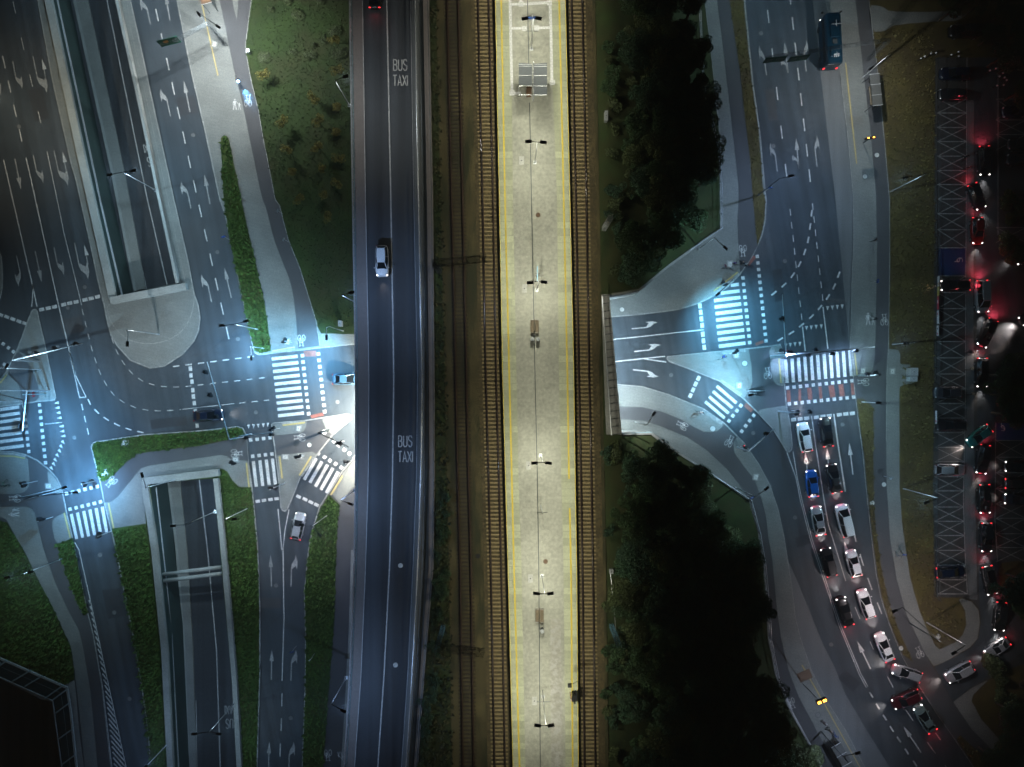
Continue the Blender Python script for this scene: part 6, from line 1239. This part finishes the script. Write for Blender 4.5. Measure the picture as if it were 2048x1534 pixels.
car('dark car parked near the bottom of the marked bays', 'wagon', 'navy', (1902.5, 1144), (280, -20), hl=False, tl=True)
car('black car with a blue-lit rear in the lower car park lane', 'wagon', 'black', (1980.3, 1161.4), (60, 270), spot=330, glow=160)
car('black car at the bend of the car park lane', 'wagon', 'black', (2001.3, 1233.7), (-20, 275), spot=500, glow=120)
car('dark car at the right edge with twin lit lamps facing left', 'hatch', 'black', (2037, 933), (-1, 0), tl=False, spot=90)
car('black car parked between two lit cars at the right edge', 'hatch', 'black', (2037, 967), (1, 0), hl=False)
car('blue-grey car at the right edge with an orange lamp', 'hatch', 'grey', (2036, 999), (-1, -.05), tl=False, spot=90)
car('navy car near the upper right edge', 'hatch', 'navy', (2033, 221), (-1, .12), hl=False, tl=False)
car('dark car at the right edge beside the top of the queue', 'hatch', 'dark', (2044, 288), (-1, 0), hl=False, tl=False)
car('second dark car at the right edge beside the top of the queue', 'hatch', 'dark', (2042, 318), (-1, 0), hl=False, tl=False)
car('dark blue parked car, upper of the pair at the top of the bays', 'suv', 'navy', (1910.3, 147), (-1, 0), hl=False, tl=False)
car('dark car edged in red, lower of the pair at the top of the bays', 'hatch', 'dark', (1906.4, 188), (-1, 0), hl=False, tl=False)
car('unlit dark van at the top of the car park', 'van', 'black', (1932, 62), (-1, 0), hl=False, tl=False)
car('car behind the bushes at the right edge with bright lamps', 'hatch', 'dark', (2056, 510), (-1, .45), spot=260, glow=160)
car('dark blue car driving under the left mast arm', 'sedan', 'navy', (416, 831), (250, -14), tl=False, spot=350)
car('pale blue car entering the left underpass mouth', 'sedan', 'ltblue', (694, 758), (250, -4), tl=False, spot=520)
car('silver estate car beside the two-armed lamp', 'hatch', 'silver', (596, 1052.5), (38, -190), glow=10, spot=60)
car('white car driving alone on the bus flyover', 'suv', 'white', (763.9, 522), (4, 250), z=ZT + .05, spot=120, tl=False)
car('car leaving the top edge of the bus flyover with red rear lights', 'sedan', 'dark', (749, -16), (0, -1), z=ZT + .05, hl=False, glow=40)
# bus
bc = P(1666.5, 78, 2.5); rt = tag(empty('bus', Vector((bc.x, bc.y, 0)), math.atan2(105, -5.5) + 0), 'dark blue city bus with the number 777 on its roof', 'bus')
BP = mat('bus_paint', (.002, .022, .040), .35, .1, coat=.6, var=.12, noise=(.6, 2)); Lb, Wb, Hb = 7.8, 2.5, 3.0
bm = bmesh.new(); rings = []
for x, k in ((Lb / 2, .84), (Lb / 2 - .15, .96), (Lb / 2 - .5, 1), (-Lb / 2 + .4, 1), (-Lb / 2 + .1, .96), (-Lb / 2, .86)):
    y = Wb / 2 * k; rings.append([(x, s * y * a, z) for s, a, z in ((1, .0, Hb), (1, .7, Hb - .03), (1, .93, Hb - .14), (1, 1, Hb - .4), (1, 1, .4), (1, .9, .3), (-1, .9, .3), (-1, 1, .4), (-1, 1, Hb - .4), (-1, .93, Hb - .14), (-1, .7, Hb - .03))])
loft(bm, rings); bmesh.ops.recalc_face_normals(bm, faces=bm.faces); body = from_bm('body', bm, BP, rt)
for nm, c, s, m in (('windscreen', (Lb / 2 - .02, 0, 1.9), (.12, 2.0, 1.2), GLASS), ('side_windows', (0, -Wb / 2 - .005, 2.0), (6.6, .03, .8), GLASS), ('side_windows', (0, Wb / 2 + .005, 2.0), (6.6, .03, .8), GLASS), ('roof_unit', (1.2, 0, Hb + .08), (2.2, 1.3, .2), BP), ('roof_unit', (-2.2, 0, Hb + .06), (1.4, 1.5, .16), BP), ('roof_hatch', (-.6, 0, Hb + .04), (.7, .7, .1), DARKG), ('rear_window', (-Lb / 2 + .02, 0, 2.1), (.12, 1.8, .7), GLASS)):
    bm = bmesh.new(); box(bm, c, s); from_bm(nm, bm, m, rt)
for s in (-1, 1):
    bm = bmesh.new(); tube(bm, [Vector((Lb / 2 - .1, s * 1.1, 2.7)), Vector((Lb / 2 + .35, s * 1.45, 2.6))], .03, 5); box(bm, (Lb / 2 + .35, s * 1.45, 2.45), (.12, .22, .4)); from_bm('mirror', bm, DARK, rt)
    bm = bmesh.new(); box(bm, (-Lb / 2 - .02, s * 1.02, 1.0), (.12, .24, .4)); from_bm('tail_light', bm, TAILL, rt)
    bm = bmesh.new(); box(bm, (Lb / 2 + .02, s * .95, .8), (.1, .3, .25)); from_bm('headlight', bm, HEADL, rt)
    for x in (2.5, -2.2): bm = bmesh.new(); cyl(bm, (x, s * 1.1, .48), (x, s * 1.27, .48), .48, .48, 18); from_bm('wheel', bm, TYRE, rt)
bm = bmesh.new()
for kx in (-1, 0, 1): ribbon(bm, [(-2.9 + .24, -.05 - kx * .3 + .11), (-2.9 + .24, -.05 - kx * .3 - .11), (-2.9 - .22, -.05 - kx * .3 + .02)], .075, Hb + .15, world=True)
ribbon(bm, [(-2.3, -.15), (-2.5, -.15), (-2.52, -.05)], .04, Hb + .15, world=True); from_bm('number', bm, WHITE, rt)
bm = bmesh.new(); box(bm, (2.1, -.25, Hb + .25), (1.0, .06, .06)); box(bm, (2.0, -.25, Hb + .25), (.06, 1.5, .06)); cyl(bm, (2.0, -.25, Hb), (2.0, -.25, Hb + .3), .2, .12, 10); from_bm('roof_aerial', bm, STEELW, rt)
# ---------------------------------------------------------------- people
SKIN = mat('skin', (.45, .28, .2), .6); HAIR = mat('hair', (.03, .02, .015), .8)
def person_mesh(pose):
    s = .42 if pose == 'walk' else .05
    J = {'pel': ((0, 0, .96), .15), 'waist': ((0.02, 0, 1.12), .13), 'chest': ((.02, 0, 1.34), .155), 'neck': ((.02, 0, 1.50), .06), 'head': ((.03, 0, 1.63), .095), 'crown': ((.02, 0, 1.72), .085)}
    E = [('pel', 'waist'), ('waist', 'chest'), ('chest', 'neck'), ('neck', 'head'), ('head', 'crown')]
    for sd, sg in (('l', 1), ('r', -1)):
        st = s * sg
        J['hip' + sd] = ((0, sg * .09, .92), .095); J['kn' + sd] = ((st * .42 + .06, sg * .10, .50), .062); J['an' + sd] = ((st * .8 - (.1 if st < 0 else 0), sg * .10, .09), .042); J['to' + sd] = ((st * .8 + .16, sg * .11, .04), .035)
        J['sh' + sd] = ((.01, sg * .19, 1.42), .06); J['el' + sd] = ((-st * .35 - .03, sg * .25, 1.14), .043); J['wr' + sd] = ((-st * .5 + .10, sg * .24, .92), .03); J['pa' + sd] = ((-st * .5 + .13, sg * .24, .85), .032)
        if pose == 'ride': J['kn' + sd] = ((.38, sg * .11, .72 + sg * .1), .065); J['an' + sd] = ((.18, sg * .11, .32 + sg * .1), .042); J['to' + sd] = ((.34, sg * .11, .26 + sg * .1), .035); J['el' + sd] = ((.3, sg * .24, 1.2), .043); J['wr' + sd] = ((.52, sg * .22, 1.08), .03); J['pa' + sd] = ((.58, sg * .2, 1.06), .032)
        E += [('pel', 'hip' + sd), ('hip' + sd, 'kn' + sd), ('kn' + sd, 'an' + sd), ('an' + sd, 'to' + sd), ('chest', 'sh' + sd), ('sh' + sd, 'el' + sd), ('el' + sd, 'wr' + sd), ('wr' + sd, 'pa' + sd)]
        px_ = Vector(J['pa' + sd][0])
        for i, (dx, dz, l) in enumerate(((-.028, 0, .075), (-.01, 0, .085), (.01, 0, .08), (.028, 0, .062))):
            k = 'f%d%s' % (i, sd); J[k] = (px_ + Vector((dx, sg * .006, -.03 - l)), .0085); E.append(('pa' + sd, k))
        k = 'th' + sd; J[k] = (px_ + Vector((.05, -sg * .02, -.03)), .01); E.append(('wr' + sd, k))
    if pose == 'ride':
        for k_ in ('waist', 'chest', 'neck', 'head', 'crown', 'shl', 'shr'):
            p, r = J[k_]; f = (p[2] - .96) * .45; J[k_] = ((p[0] + f, p[1], p[2] - f * .12), r)
    me = bpy.data.meshes.new('person'); ks = list(J); me.from_pydata([J[k][0] for k in ks], [(ks.index(a), ks.index(b)) for a, b in E], [])
    o = bpy.data.objects.new('tmp', me); COL.objects.link(o); md = o.modifiers.new('s', 'SKIN'); me.skin_vertices.new() if not me.skin_vertices else None
    for i, k in enumerate(ks): sv = me.skin_vertices[0].data[i]; sv.radius = (J[k][1], J[k][1]); sv.use_root = (k == 'pel')
    o.modifiers.new('d', 'SUBSURF').levels = 1
    dg = bpy.context.evaluated_depsgraph_get(); dg.update(); m2 = bpy.data.meshes.new_from_object(o.evaluated_get(dg)); bpy.data.objects.remove(o)
    m2.materials.clear()
    for x in (SKIN, WHITE, DARK, HAIR): m2.materials.append(x)
    for p in m2.polygons:
        c = p.center; p.use_smooth = True
        hz = 1.5 if pose != 'ride' else 1.45
        p.material_index = 3 if c.z > hz + .15 or (c.z > hz + .04 and c.x < .02) else 0 if c.z > hz else 1 if c.z > .93 and abs(c.y) < .28 and not (c.z < .97) else 0 if abs(c.y) > .195 and c.z > .7 and pose != 'ride' else 2
    return m2
PM = {k: person_mesh(k) for k in ('walk', 'stand', 'ride')}
def clothes(n, c): return mat('cloth_' + n, c, .85, noise=(3, 20), var=.15)
def person(label, c, ang, pose, jacket, trousers, z0=ZR, s=1.0, hair=None, bike=None):
    rt = link('person', PM[pose]); rt.location = P(*c, z0 + .9); rt.location.z = z0 + (.12 if pose == 'ride' else 0); rt.rotation_euler = (0, 0, R(ang)); rt.scale = (s, s, s); tag(rt, label, 'person', 'people on the pavements')
    for i, m in ((1, jacket), (2, trousers), (3, hair or HAIR)): rt.material_slots[i].link = 'OBJECT'; rt.material_slots[i].material = m
    return rt
def bicycle(label, c, ang, m, z0=ZR):
    b = P(*c, z0 + .4); b.z = z0; rt = tag(empty('bicycle', b, R(ang)), label, 'bicycle', 'bicycles')
    for x in (-.5, .52):
        bm = bmesh.new(); tube(bm, [Vector((x + .33 * math.cos(t * PI / 10), 0, .34 + .33 * math.sin(t * PI / 10))) for t in range(21)], .022, 5); from_bm('wheel', bm, TYRE, rt)
    bm = bmesh.new(); A, B_, C_, D_ = Vector((-.5, 0, .34)), Vector((-.05, 0, .3)), Vector((-.2, 0, .85)), Vector((.38, 0, .82)); tube(bm, [A, B_, C_, A], .02, 6); tube(bm, [C_, D_, B_], .022, 6); tube(bm, [D_, Vector((.52, 0, .34))], .02, 6); from_bm('frame', bm, m, rt)
    bm = bmesh.new(); tube(bm, [Vector((.36, -.28, 1.02)), Vector((.42, 0, .98)), Vector((.36, .28, 1.02))], .02, 6); tube(bm, [D_, Vector((.4, 0, 1))], .02, 6); from_bm('handlebar', bm, DARK, rt)
    bm = bmesh.new(); box(bm, (-.22, 0, .92), (.26, .15, .06)); from_bm('saddle', bm, DARK, rt); return rt
cb, cw_, cp, cg, cr_ = clothes('black', (.012, .012, .014)), clothes('white', (.6, .6, .62)), clothes('purple', (.10, .05, .22)), clothes('grey', (.16, .17, .18)), clothes('maroon', (.14, .03, .07))
cbl = clothes('blue', (.02, .08, .35)); cd = clothes('dark_green', (.03, .06, .05))
person('person in a maroon top at the left of the waiting group', (1450.5, 532), 200, 'walk', cr_, cg); person('person in pale clothes beside the access cover', (1461.5, 534.5), 250, 'stand', cw_, cb); person('person in purple at the middle of the waiting group', (1469.5, 526), 260, 'stand', cp, cb)
person('person in black on a bicycle at the kerb, upper of two', (1481.5, 523), -40, 'ride', cb, cb); bicycle('bicycle under the upper black-clad rider at the kerb', (1482, 524.5), -40, DARK)
person('person in dark grey riding at the kerb, right of the group', (1490, 528), -20, 'ride', cg, cb); bicycle('white bicycle at the kerb at the right of the group', (1489, 530), -20, WHITE)
person('person in dark blue crossing the bright triangular island', (1445, 714), 20, 'ride', cbl, cb); bicycle('pale bicycle on the bright triangular island', (1445, 716), 20, WHITE)
person('person in white and blue by the diagonal zebra', (1400, 823.5), -20, 'ride', cw_, cbl); bicycle('pale bicycle by the diagonal zebra kerb', (1400, 825), -20, WHITE)
person('person in black walking on the upper right pavement', (1750.5, 479.5), 180, 'walk', cb, cb); person('person in black crossing the walking symbol on the right', (1750, 638), 0, 'walk', cb, cb)
person('person in grey, left of the pair on the right pavement', (1797, 1111), 250, 'walk', cg, cg); person('person in blue, right of the pair on the right pavement', (1807.5, 1109), 250, 'walk', cbl, cb)
person('person in pale clothes waiting above the lower bus shelter', (1650, 1447.5), -30, 'stand', cw_, cr_); person('person in brown waiting near the lower bus shelter', (1659.5, 1461.5), 10, 'walk', clothes('brown', (.15, .09, .04)), cb); person('person in blue nearest the lower bus shelter', (1671.5, 1472), 60, 'walk', cbl, cbl)
person('person in black standing at the edge of the upper bays', (1930.5, 314), 90, 'walk', cb, cb, ZG); person('person in black lower at the edge of the upper bays', (1934, 336), 90, 'stand', cb, cb, ZG)
person('person walking towards the long black car from the bays', (1940, 704), 180, 'walk', cb, cb, ZG); person('person near the fallen cable in the car park', (1942, 738), 0, 'walk', clothes('tan', (.3, .22, .15)), cb, ZG); person('person below the dark grey parked car', (1945, 788), 0, 'walk', clothes('tan', (.3, .22, .15)), cb, ZG)
person('rider with a bright blue lamp on the left cycle path', (475, 158), -60, 'ride', cb, cb); bk = bicycle('dark bicycle with a blue lamp on the left cycle path', (476, 160), -60, DARK)
bm = bmesh.new(); bmesh.ops.create_icosphere(bm, subdivisions=2, radius=.2, matrix=Matrix.Translation((.62, 0, 1.15))); from_bm('front_lamp', bm, mat('lit_blue_lamp', (.3, .6, 1), .3, emit=(.25, .6, 1), es=30), bk)
ld = bpy.data.lights.new('front_lamp_beam', 'SPOT'); ld.energy = 3000; ld.spot_size = R(45); ld.spot_blend = .9; ld.color = (.12, .5, 1); o = bpy.data.objects.new('front_lamp_beam', ld); COL.objects.link(o); o.parent = bk; o.location = (.8, 0, .95); o.rotation_euler = (R(60), 0, R(-90))
bicycle('green bicycle parked at the far left pavement', (8, 968), 60, mat('green_frame', (.02, .25, .14), .5)); person('person in dark green on the far left pavement', (11, 972), 70, 'stand', cd, cd)
# ---------------------------------------------------------------- vegetation
import numpy as np
rng = np.random.default_rng(5)
def leaf_mesh(name, n, m, lumps=7, size=.34, seed=0, flat=.75):
    r = np.random.default_rng(seed); cs = [(0, 0, 0, .62)] + [(*(r.normal(0, .42, 2)), r.uniform(-.3, .42), r.uniform(.34, .55)) for _ in range(lumps)]
    V = []; F = []
    for i in range(n):
        c = cs[r.integers(len(cs))]; d = r.normal(0, 1, 3); d /= np.linalg.norm(d); rad = c[3] * r.uniform(.45, 1.05) ** .5; p = np.array(c[:3]) + d * rad * np.array([1, 1, flat])
        u = r.normal(0, 1, 3); u /= np.linalg.norm(u); w_ = np.cross(u, d + r.normal(0, .5, 3)); w_ /= (np.linalg.norm(w_) + 1e-6); s = size * r.uniform(.5, 1.2)
        b = len(V); V += [p - u * s * .5, p + w_ * s * .28, p + u * s * .5, p - w_ * s * .28]; F.append((b, b + 1, b + 2, b + 3))
    me = bpy.data.meshes.new(name); me.from_pydata([tuple(x) for x in V], [], F); me.materials.append(m); return me
CR = [leaf_mesh('crown', 6500, LEAFS[i % 3], 9, seed=10 + i, size=.105) for i in range(5)]
CS = [leaf_mesh('crown', 800, LEAFY, 7, .22, 30 + i, .9) for i in range(3)]
CB = [leaf_mesh('foliage', 1400, LEAFS[(i + 2) % 3], 8, .2, 50 + i, .5) for i in range(3)] ; CRu = leaf_mesh('foliage', 1400, LEAFR, 8, .2, 70, .5); CY = leaf_mesh('foliage', 1400, LEAFS[2], 8, .2, 71, .5)
def trunk_mesh(h=1.0):
    bm = bmesh.new(); cyl(bm, (0, 0, 0), (.03, .02, .7), .07, .045, 7); 
    for k in range(5): a = k * 1.3; cyl(bm, (.02, .01, .4 + .06 * k), (.28 * math.cos(a), .28 * math.sin(a), .72 + .04 * k), .03, .012, 5)
    me = bpy.data.meshes.new('trunk'); bm.to_mesh(me); bm.free(); me.materials.append(BARK); return me
TR = trunk_mesh()
def tree(label, c, zb, h, r, me, group=None, name='tree', cat='tree', bright=None):
    b = P(c[0], c[1], zb + h * .65); b.z = zb; rt = tag(empty(name, b, random.uniform(0, 6.3)), label, cat, group)
    t = link('trunk', TR, rt); t.scale = (h * .5, h * .5, h)
    o = link('crown', me, rt); o.location = (0, 0, h * .68); o.scale = (r, r, h * .36); return rt
def slope_z(x): s = min(1, max(0, (x - 1200) / 235)); return 6.35 * (1 - s * s * (3 - 2 * s))
n = 0
for (x0, x1f, y0, y1, lb, gp) in ((1275, lambda y: interp(NF, y), -60, 566, 'dark tree in the unlit wood on the bank north of the underpass', 'trees of the upper wood'), (1262, lambda y: interp(SF, y), 900, 1600, 'dark tree in the unlit wood on the bank south of the underpass', 'trees of the lower wood')):
    y = y0
    while y < y1:
        x = x0 + random.uniform(0, 20)
        while x < x1f(y) - 6:
            f = (x - x0) / (x1f(y) - x0); edge = x1f(y) - x
            skip = (y > 380 and y < 600 and (edge < 60 or (y > 490 and f > .3))) or (880 < y < 1090 and edge < 75 and x > 1420) or (x < 1300 and random.random() < .3) or (y > 1040 and edge < 8) or (y > 1290 and edge < 24)
            if not skip:
                h = random.uniform(5.5, 9) * (.75 if f < .2 else 1); r = random.uniform(2.0, 3.1); r = min(r, max(1.3, (edge - 2) / 13)) if y < 600 else min(r, max(1.5, (edge + 18) / 13))
                tree(lb, (x + random.uniform(-9, 9), y + random.uniform(-9, 9)), slope_z(x) - .2, h, r, random.choice(CR), gp); n += 1
            x += random.uniform(34, 50)
        y += random.uniform(34, 44)
print('trees', n)
SP = [z2(p) for p in ((1235, 535), (1060, 745), (1250, 815), (1090, 925), (815, 935), (1245, 1010), (865, 1145), (1090, 1120), (1250, 1210), (1125, 1300), (905, 1315), (1250, 1410), (1145, 1490), (950, 1520))] + [z4((1165, 315)), z2((1225, 300)), z2((670, 570))]
SL = ['uppermost in the right column', 'above the middle of the group', 'brightest, beside the leaning flyover lamp', 'just below the shadow of the flyover lamp', 'furthest left in the upper group', 'fourth down in the right column', 'left, halfway down the group', 'centre of the group, pale tipped', 'fifth down in the right column', 'dim, centre of the lower group', 'small and yellow, lower left', 'lowest in the right column', 'lower centre, yellow', 'lower left, loose crown', 'last sapling on its own at the bottom', 'faint brown, at the top of the group', 'tiny, at the left edge of the lawn']
for p, lb in zip(SP, SL): tree('yellow-green sapling on the rough lawn, ' + lb, p, ZR, 2.3, .9, random.choice(CS), 'saplings on the rough lawn', 'sapling', 'sapling')
def shrub(label, c, r, h, me, zb=ZR, group=None):
    b = P(c[0], c[1], zb); rt = tag(empty('shrub', b, random.uniform(0, 6)), label, 'shrub', group); o = link('foliage', me, rt); o.location = (0, 0, h * .45); o.scale = (r, r, h * .8)
    t = link('stems', TR, rt); t.scale = (r * .6, r * .6, h); return rt
for i in range(16):
    x = random.uniform(525, 690); y = random.uniform(-30, 120); shrub('low dark bush in the rough grass at the top left', (x, y), random.uniform(.6, 1.3), .5, CY, group='bushes at the top left')
for i in range(7): shrub('low green bush at the right edge beside the empty upper lane', (2004 + random.uniform(0, 45), 388 + i * 9 + random.uniform(-4, 4)), random.uniform(1.0, 1.8), 1.6, CY, ZG, 'bushes at the upper right edge')
for i in range(7): shrub('leafy bush around the bright lamps at the right edge', (2004 + random.uniform(0, 34), 478 + i * 7 + random.uniform(-4, 4)), random.uniform(.9, 1.5), 1.6, CY, ZG, 'bushes around the lit car')
for i in range(14): shrub('russet bush in the dark lower right corner', (1975 + random.uniform(0, 80), 1318 + i * 15 + random.uniform(-6, 6)), random.uniform(1.2, 2.2), 1.8, random.choice([CRu, CY, CB[0]]), ZR, 'bushes in the lower right corner')
for x, y in ((1915, 10), (1960, 5), (2005, 25), (2040, 60), (1985, 70), (2035, 120), (2010, 110), (2045, 180), (2012, 790), (2045, 780), (2020, 828), (2048, 830), (2015, 750), (2046, 735), (2022, 1185), (2046, 1160), (2046, 1205), (2030, 1430), (2045, 1490), (1990, 1520), (2035, 1540)):
    tree('unlit tree near the right edge', (x, y), ZR, random.uniform(5, 7), random.uniform(1.9, 2.6), random.choice(CR), 'unlit trees along the right edge')
for i in range(34):
    y = random.uniform(1150, 1560) if i > 8 else random.uniform(960, 1150); x = interp(eR, y) + random.uniform(4, 26); shrub('dark weed bush between the bus flyover and the disused track', (x, y), random.uniform(.5, 1.1), .8, random.choice(CB), ZT, 'weeds beside the disused track')
for i in range(90):
    y = random.uniform(-20, 560) if i < 44 else random.uniform(890, 1560); x = random.uniform(1212, 1290); shrub('scrubby bush on the bank beside the east track', (x, y), random.uniform(.7, 1.7), 1.1, random.choice(CB + [CY]), slope_z(x), 'scrub beside the east track')
# grass tufts (countless)
from mathutils.geometry import tessellate_polygon as _tp
def tufts(kinds, m, dens, hgt, name):
    V = []; F = []
    for pts, z, kd in GPOLY:
        if kd not in kinds: continue
        ps = [P(x, y, z) for x, y in pts]
        for t in _tp([ps]):
            a, b, c = (ps[i] for i in t); ar = ((b - a).cross(c - a)).length / 2; k = int(ar * dens) + (1 if random.random() < (ar * dens) % 1 else 0)
            for _ in range(min(k, 30000)):
                r1, r2 = random.random(), random.random()
                if r1 + r2 > 1: r1, r2 = 1 - r1, 1 - r2
                p = a + (b - a) * r1 + (c - a) * r2; q = random.uniform(0, 6.3); s = random.uniform(.5, 1.6) * hgt; dx, dy = math.cos(q) * s * .9, math.sin(q) * s * .9; n_ = len(V)
                if abs(p.x) > 90 or abs(p.y) > 70: continue
                V += [(p.x - dx * .5, p.y - dy * .5, z), (p.x + dx * .5, p.y + dy * .5, z + .02), (p.x + dy * .9, p.y - dx * .9, z + s * .8)]; F.append((n_, n_ + 1, n_ + 2))
    me = bpy.data.meshes.new(name); me.from_pydata(V, [], F); me.materials.append(m); o = link(name, me); o['kind'] = 'stuff'; o['label'] = 'countless short grass blades'; print(name, len(F)); return o
tufts((0,), mat('grass_blades', (.046, .095, .010), .9, noise=(.15, 2), var=.35), 18, .36, 'grass')
tufts((1,), mat('rough_grass_blades', (.028, .042, .013), .9, noise=(.3, 3), var=.6, extra=ex_two((.05, .045, .015), .3, .45, .6)), 8, .36, 'grass')
tufts((3,), mat('lawn_blades', (.030, .050, .010), .9, noise=(.15, 2), var=.35), 9, .18, 'grass')
tufts((2,), mat('dry_grass_blades', (.105, .084, .024), .9, noise=(.3, 3), var=.5), 9, .24, 'grass')

# exhaust smoke drifting between the waiting cars
sm = bpy.data.materials.new('exhaust_smoke'); sm.use_nodes = True; t = sm.node_tree; N = t.nodes
for x in list(N):
    if x.type == 'BSDF_PRINCIPLED': N.remove(x)
pv = N.new('ShaderNodeVolumePrincipled'); pv.inputs['Color'].default_value = (.9, .88, .9, 1); nz = N.new('ShaderNodeTexNoise'); nz.inputs['Scale'].default_value = .45; nz.inputs['Detail'].default_value = 4
tc = N.new('ShaderNodeTexCoord'); t.links.new(tc.outputs['Object'], nz.inputs['Vector']); mr = N.new('ShaderNodeMapRange'); mr.inputs[1].default_value = .48; mr.inputs[2].default_value = .75; mr.inputs[3].default_value = 0; mr.inputs[4].default_value = .2
t.links.new(nz.outputs[0], mr.inputs[0]); t.links.new(mr.outputs[0], pv.inputs['Density']); t.links.new(pv.outputs[0], N['Material Output'].inputs['Volume'])
bm = bmesh.new(); c = P(2022, 672, 1.6)
for dx, dy, r_ in ((0, 0, 2.6), (-2.6, -1.3, 2.0), (-4.6, -2.4, 1.2), (2.4, 1.0, 2.2)): bmesh.ops.create_icosphere(bm, subdivisions=3, radius=1, matrix=Matrix.Translation(c + Vector((dx, dy, 0))) @ Matrix.Diagonal((r_, r_ * .8, 1.2, 1)))
o = from_bm('exhaust_smoke', bm, sm); o['kind'] = 'stuff'; o['label'] = 'pale exhaust smoke drifting between the waiting cars'

# night air: thin even haze that lets the lamps glow
hm = bpy.data.materials.new('night_air'); hm.use_nodes = True; t = hm.node_tree; N = t.nodes
for x in list(N):
    if x.type == 'BSDF_PRINCIPLED': N.remove(x)
pv = N.new('ShaderNodeVolumePrincipled'); pv.inputs['Color'].default_value = (.78, .9, 1, 1); pv.inputs['Density'].default_value = .0016; pv.inputs['Anisotropy'].default_value = .2
t.links.new(pv.outputs[0], N['Material Output'].inputs['Volume'])
bm = bmesh.new(); box(bm, (0, 0, 51), (620, 520, 120)); o = from_bm('haze', bm, hm); o['kind'] = 'stuff'; o['label'] = 'thin night haze glowing around the lamps'
